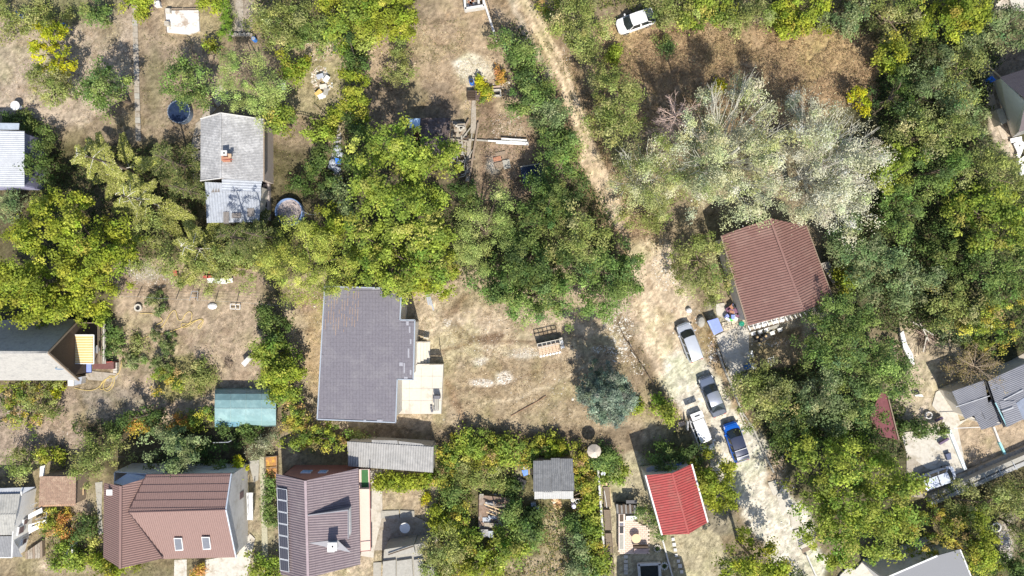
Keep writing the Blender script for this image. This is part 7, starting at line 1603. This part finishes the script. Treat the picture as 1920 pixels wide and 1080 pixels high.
T('tiny_shrub','yellow',1.8,[(112,735,12),(100,732,9)],'bright yellow shrub below the corner of the white roof slope')
T('lemon_shrub','yellow',2.4,[(452,868,12),(444,880,9)],'yellow shrub above the right end of the brown L shaped house')
T('vine_pergola_plant','grey',2.6,[(488,830,16),(505,835,14),(492,850,14),(510,820,10)],'pale leafed climber above the crates of the garden strip')
T('dark_lime_bush','mixed',3.6,[(560,822,24),(595,815,24),(630,820,20),(575,835,20),(540,820,14)],'green trees above the house with solar panels')
T('garden_tangle','mixed',2.4,[(96,975,15),(88,990,12),(100,1000,12),(92,955,8)],'yellow bush right of the white house at the bottom left')
T('garden_tangle','dark',2.8,[(150,988,14),(158,1005,12),(145,1000,10)],'dark green bush between the white house and the brown L shaped house')
T('garden_tangle','walnut',2.2,[(125,1050,16),(145,1040,18),(120,1030,12),(160,1030,14),(150,1055,12)],'green bush around the white box')
T('garden_tangle','autumn',1.8,[(120,995,12),(128,1010,10),(116,970,9)],'brownish bush above the white box')
T('corner_bush','lime',2.6,[(200,1068,22),(225,1070,16),(185,1062,14)],'lime green bush at the lower left corner of the brown L shaped house')
T('strip_bush','walnut',2.2,[(478,1050,12),(482,1070,12),(470,1040,9)],'green bush in the strip between the two big houses, left')
T('strip_bush','locust',2.2,[(508,905,9),(506,930,10),(508,955,10),(508,975,9)],'narrow green bush beside the solar panels')
T('strip_bush','walnut',2.2,[(510,1055,12),(520,1070,12),(505,1075,9)],'green bush under the lowest solar panel')
T('strip_bush','autumn',1.4,[(367,1072,9),(378,1066,7)],'small orange bush below the brown L shaped house')
# ---- bottom middle gardens
for x_,y_,r_,s_,h_,l_ in [(848,848,22,'mixed',2.6,'leftmost bush of the long row below the dry lot'),(885,838,24,'walnut',2.8,'second bush of the long row below the dry lot'),(920,850,24,'mixed',2.8,'third bush of the long row below the dry lot'),
   (955,842,22,'walnut',2.8,'fourth bush of the long row, with yellow leaves'),(985,850,20,'mixed',2.4,'bush directly left above the dark corrugated shed'),(1040,840,18,'lime',2.6,'bush above the dark corrugated shed'),
   (1010,838,14,'mixed',2.4,'narrow bush above the left corner of the dark corrugated shed'),(1088,860,20,'mixed',2.6,'golden bush right of the dark corrugated shed'),(1140,862,22,'locust',1.8,'green bush right of the beige parasol'),(1100,905,16,'mixed',2.0,'bush in the row along the white edged beds, upper'),
   (1105,945,13,'lime',1.8,'bush in the row along the white edged beds, middle'),(1112,985,13,'walnut',1.8,'bush in the row along the white edged beds, lower middle'),(1116,1025,13,'mixed',1.8,'bush in the row along the white edged beds, last but one'),(1120,1062,15,'walnut',2,'bush at the bottom end of the row along the white edged beds'),
   (835,890,22,'mixed',2.4,'bush below the right end of the long grey shed'),(870,890,26,'olive',2.8,'olive bush in the middle of the overgrown garden'),(848,930,22,'locust',2.4,'green bush left of the collapsed sheet roof, upper'),(860,965,22,'mixed',2.6,'golden bush left of the collapsed sheet roof, lower'),
   (824,978,18,'lime',3,'bush right of the shaded patio'),(832,1018,28,'olive',4.8,'olive bush below the shaded patio'),(870,1010,22,'walnut',2.6,'green bush of the lower garden, second from the left'),(812,1058,22,'olive',5.2,'bush right of the concrete steps at the bottom edge'),
   (845,1060,24,'mixed',2.6,'bush at the bottom edge left of the green trees'),(905,1050,28,'lime',3.4,'lime green tree at the bottom edge of the overgrown garden'),(945,1030,28,'walnut',4,'green tree below the collapsed sheet roof'),(985,1005,26,'locust',4,'dark green tree right below the collapsed sheet roof'),
   (965,965,18,'locust',3,'small tree right of the collapsed sheet roof'),(1000,975,16,'dark',2.4,'dark bush under the left corner of the dark corrugated shed'),(1072,985,14,'locust',1.8,'green bush below the row of drums'),(1078,1025,20,'haze',3.4,'grey green small conifer in the lower garden'),
   (1085,1065,22,'haze',3,'grey green bush at the bottom edge left of the raised beds'),(930,900,18,'olive',2.2,'bush left of the blue drum'),(960,915,14,'dark',1.6,'dark weeds beside the blue drum'),(1015,870,0,'dark',1,'')]:
    if r_: T('garden_bush',s_,h_,[(x_,y_,r_),(x_+r_*.6,y_+r_*.4,r_*.6),(x_-r_*.5,y_+r_*.5,r_*.6),(x_-r_*.1,y_-r_*.6,r_*.55)],l_)
for x_,y_,l_ in [(712,906,'left end'),(738,902,'second from the left'),(768,902,'third from the left'),(792,900,'right end')]:
    T('border_bush','lime',1.5,[(x_,y_,10),(x_+8,y_+5,7),(x_-6,y_+6,6)],'yellow green border bush below the long grey shed, '+l_,zb=.05)
T('border_bush','yellow',1.0,[(797,937,7)],'tiny yellow bush in the dry square yard',zb=.05)
T('patio_tree','locust',3,[(1222,975,10),(1240,985,9),(1235,1000,9),(1205,962,8)],'thin leaning tree between the red roof and the brick patio',dens=.6)
T('ground_creeper','walnut',.7,[(1150,885,20),(1165,890,10)],'low green creeper at the top of the raised beds',zb=.05)
T('dark_clipped_hedge','dark',2.2,[(1692,800,9),(1706,801,10),(1720,803,11),(1734,804,11),(1748,805,11),(1760,806,9)],'clipped dark hedge across the white paving','hedge')
T('shed_creeper','olive',2.0,[(672,824,8),(684,828,9),(660,820,6)],'green creeper over the top left corner of the long grey shed')
T('fan_palm_weed','yellow',1.6,[(902,160,6),(908,170,8),(898,150,4)],'yellow green tuft beside the blue barrel')
T('rust_shrub','autumn',1.8,[(930,135,10),(936,145,9)],'reddish shrub above the concrete well box')
T('shade_ivy','mixed',1.5,[(912,180,8),(915,172,6)],'yellow green weeds left of the concrete well box')
bare_tree('bare_tree',1254,232,40,11.5,'leafless pinkish tree between the olive tree and the pale poplars',mat('pink_twig', (.56,.42,.36), .9, .15),3,nb=54)
bare_tree('withered_tree',1814,684,46,5,'withered brown tree above the grey corrugated roofs at the right edge',mat('brown_twig',(.32,.25,.18),.9),5,([(.30,.24,.10),(.24,.21,.08),(.38,.30,.16)],2600),nb=40)

# ---- uncountable growth
GREEN = [((.085,.12,.04),4), ((.15,.18,.06),3), ((.05,.075,.03),3)]
cover('wood_undergrowth','dark green undergrowth beneath the trees of the right hand wood',[('p',[(1640,70),(1860,20),(1870,120),(1840,240),(1900,320),(1990,400),(1990,660),(1800,650),(1720,620),(1600,620),(1560,540),(1620,420),(1640,300),(1640,200)],0)],60,GREEN,1.6,.28,.6,11,clump=1.6,thr=.3)
cover('slope_undergrowth','green undergrowth beneath the locust clump right of the road',[('p',[(1380,700),(1480,690),(1560,610),(1700,640),(1690,780),(1700,860),(1560,850),(1450,870),(1430,800)],0)],60,GREEN,1.3,.27,.6,12,clump=1.4,thr=.32)
cover('bank_undergrowth','green undergrowth along the bottom right bank',[('p',[(1740,960),(1990,860),(1990,1160),(1860,1160),(1790,1020)],0),('p',[(1360,1040),(1500,1060),(1540,1160),(1340,1160)],0)],60,GREEN,1.3,.27,.6,13,clump=1.4,thr=.36,holes=[('e',(1890,1000,26,50),0)])
cover('belt_undergrowth','shaded undergrowth beneath the belt of trees across the middle',[('p',[(60,290),(360,270),(380,420),(640,420),(880,330),(1000,380),(1130,360),(1180,480),(1180,560),(880,540),(820,520),(600,520),(240,480),(60,500)],0),('l',[(960,60),(1000,160),(1040,270),(1080,350)],26)],45,GREEN,1.1,.25,.6,14,clump=1.5,thr=.38,holes=[('p',[(370,205),(510,205),(512,425),(370,425)],0),('e',(541,396,30,30),0),('p',[(845,230),(1000,230),(1000,390),(845,390)],0)])
cover('top_undergrowth','green weeds below the trees of the top edge',[('p',[(1060,-40),(1990,-60),(1860,10),(1700,60),(1460,55),(1420,40),(1300,45),(1225,40),(1150,10),(1080,60)],0),('p',[(480,-40),(790,-40),(770,50),(640,80),(490,80)],0)],60,[((.17,.19,.06),4),((.24,.23,.08),3),((.10,.13,.04),2)],1.0,.24,.6,15,clump=1.4,thr=.3)
cover('garden_weeds','mixed green and yellow weeds of the overgrown lower garden',[('p',[(820,830),(1125,835),(1125,1160),(760,1160),(820,1060)],0),('p',[(80,960),(190,960),(190,1060),(90,1060)],0)],48,[((.17,.19,.05),4),((.10,.135,.04),4),((.30,.25,.08),2),((.30,.2,.09),1)],.8,.22,.6,16,clump=1.2,thr=.47,holes=[('p',[(993,850),(1082,850),(1082,945),(993,945)],0),('p',[(895,925),(960,925),(960,1010),(895,1010)],0)])
cover('hedge_undergrowth','weeds along the hedge row and garden borders of the left half',[('l',[(500,590),(520,660),(535,740),(550,800)],20),('l',[(150,800),(300,800),(480,815)],16),('l',[(290,860),(440,880)],12),('l',[(665,80),(668,220),(650,330)],16),('l',[(530,815),(650,825)],14),('p',[(-20,720),(110,720),(130,780),(-20,800)],0),('l',[(10,210),(60,230)],12)],60,GREEN,.9,.22,.6,17,clump=1.1,thr=.4)
cover('yard_weeds','sparse green weeds of the upper gardens',[('p',[(545,140),(650,130),(655,380),(500,370),(515,240)],0),('p',[(265,60),(400,90),(400,200),(270,250)],0),('e',(800,75,70,50),0),('p',[(890,160),(1000,150),(1010,290),(890,290)],0),('p',[(1100,100),(1200,90),(1300,200),(1250,250),(1120,250)],0)],30,[((.20,.2,.08),4),((.13,.15,.05),3),((.3,.26,.13),3)],.35,.16,.45,18,clump=1.0,thr=.52)
cover('wild_verge','weeds beside the track and the road',[('l',[(1010,60),(1070,140),(1110,240),(1150,340),(1200,420),(1270,500)],9),('l',[(1345,640),(1380,730),(1440,830),(1456,870)],5),('l',[(1185,640),(1225,720),(1255,780)],5)],60,[((.25,.22,.10),4),((.16,.18,.06),4),((.36,.24,.10),2)],.4,.16,.45,19,clump=.8,thr=.45)
BRN = [((.40,.28,.165),5), ((.31,.205,.12),4), ((.56,.42,.24),2), ((.19,.13,.08),3), ((.24,.22,.10),1)]
cover('dried_weeds','tall matted blond dried weeds of the field in the upper right',[('p',[(1130,75),(1230,62),(1300,40),(1420,48),(1530,50),(1645,58),(1645,185),(1550,215),(1400,240),(1200,240),(1110,180)],0)],120,BRN,.9,.30,.16,20,up=.4,m=M_grass,clump=.9,thr=.34)
cover('straw_verge','brown straw between the track and the trees',[('l',[(1085,105),(1110,190),(1135,280)],16),('l',[(1190,420),(1230,460)],16),('l',[(1150,40),(1130,70)],16)],80,BRN,.4,.2,.25,21,up=.5,m=M_grass,clump=.7,thr=.4)
rd = ROAD; pt = PATH
def g_ok(X, Y):
    k = mask(X, Y, 'l', rd, 40, 4) < .5; k &= mask(X, Y, 'l', pt, 10, 4) < .5
    return k
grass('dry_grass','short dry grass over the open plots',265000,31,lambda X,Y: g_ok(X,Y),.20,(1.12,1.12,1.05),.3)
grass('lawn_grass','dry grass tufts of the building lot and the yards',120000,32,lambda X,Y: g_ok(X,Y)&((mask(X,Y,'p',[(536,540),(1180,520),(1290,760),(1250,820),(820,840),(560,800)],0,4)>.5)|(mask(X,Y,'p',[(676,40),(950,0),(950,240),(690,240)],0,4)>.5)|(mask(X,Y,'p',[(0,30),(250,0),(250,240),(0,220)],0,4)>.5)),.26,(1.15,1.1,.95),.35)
stones('soil_clods','brown clods and pebbles strewn over the dry lot and yards',[(960,700,190,110,5000,.045),(340,640,120,80,1800,.035),(150,120,110,90,1800,.035),(800,110,110,80,1800,.04),(1230,560,40,80,700,.04),(1290,700,50,90,700,.03),(600,660,40,120,600,.04),(950,300,50,60,700,.05),(760,935,46,36,500,.03)],[(.36,.28,.19),(.30,.23,.155),(.44,.36,.26),(.24,.175,.115)],40)
stones('road_gravel','loose pale gravel on the road and around it',[(1245,510,26,36,900,.05),(1280,640,46,90,800,.035),(1350,790,50,80,500,.035),(1440,930,50,90,500,.04),(1160,615,30,30,500,.06),(1165,660,22,22,200,.07),(1060,110,10,60,200,.03),(1150,370,16,60,300,.04)],[(.6,.56,.5),(.5,.44,.36),(.68,.66,.62)],41)
stones('lot_rubble','pale rubble patches scattered over the dry lot',[(985,661,34,9,700,.04),(905,717,20,7,380,.06),(945,709,12,12,260,.07),(900,679,10,6,120,.05),(838,604,8,8,120,.05),(1130,655,22,8,160,.06),(1195,690,16,16,120,.06),(885,130,30,22,600,.04),(800,625,8,12,140,.04),(900,620,80,40,900,.03),(1050,740,120,50,900,.03),(600,620,26,80,300,.03)],[(.6,.56,.49),(.52,.46,.38),(.68,.66,.62),(.44,.35,.27)],42)
stones('yard_rubble','small rubble in the left gardens',[(300,525,60,14,500,.04),(250,500,20,18,300,.05),(600,150,16,28,420,.08),(600,95,30,22,300,.05),(940,160,24,20,200,.06),(950,240,34,30,300,.05),(90,810,60,30,400,.03),(20,760,16,40,100,.05),(390,870,70,10,60,.05),(1335,655,12,32,160,.08),(1310,600,8,10,60,.06),(1440,640,50,10,200,.06)],[(.5,.46,.4),(.45,.36,.28),(.62,.6,.56),(.36,.27,.2)],43)
stones('junk_heap','long heap of pale junk beside the tall hedge row',[(632,262,8,26,260,.10),(630,300,9,22,260,.11),(634,335,8,18,200,.10)],[(.6,.58,.56),(.36,.38,.42),(.7,.68,.66),(.3,.2,.15),(.12,.12,.14),(.45,.42,.38)],44,flat=1.0)
stones('plaster_heap','heap of broken plaster and grey sacks in the upper garden',[(606,142,9,9,120,.10),(612,160,12,9,140,.11),(604,176,9,7,80,.09)],[(.7,.7,.7),(.5,.5,.52),(.6,.58,.52),(.55,.42,.2)],45,flat=.9)
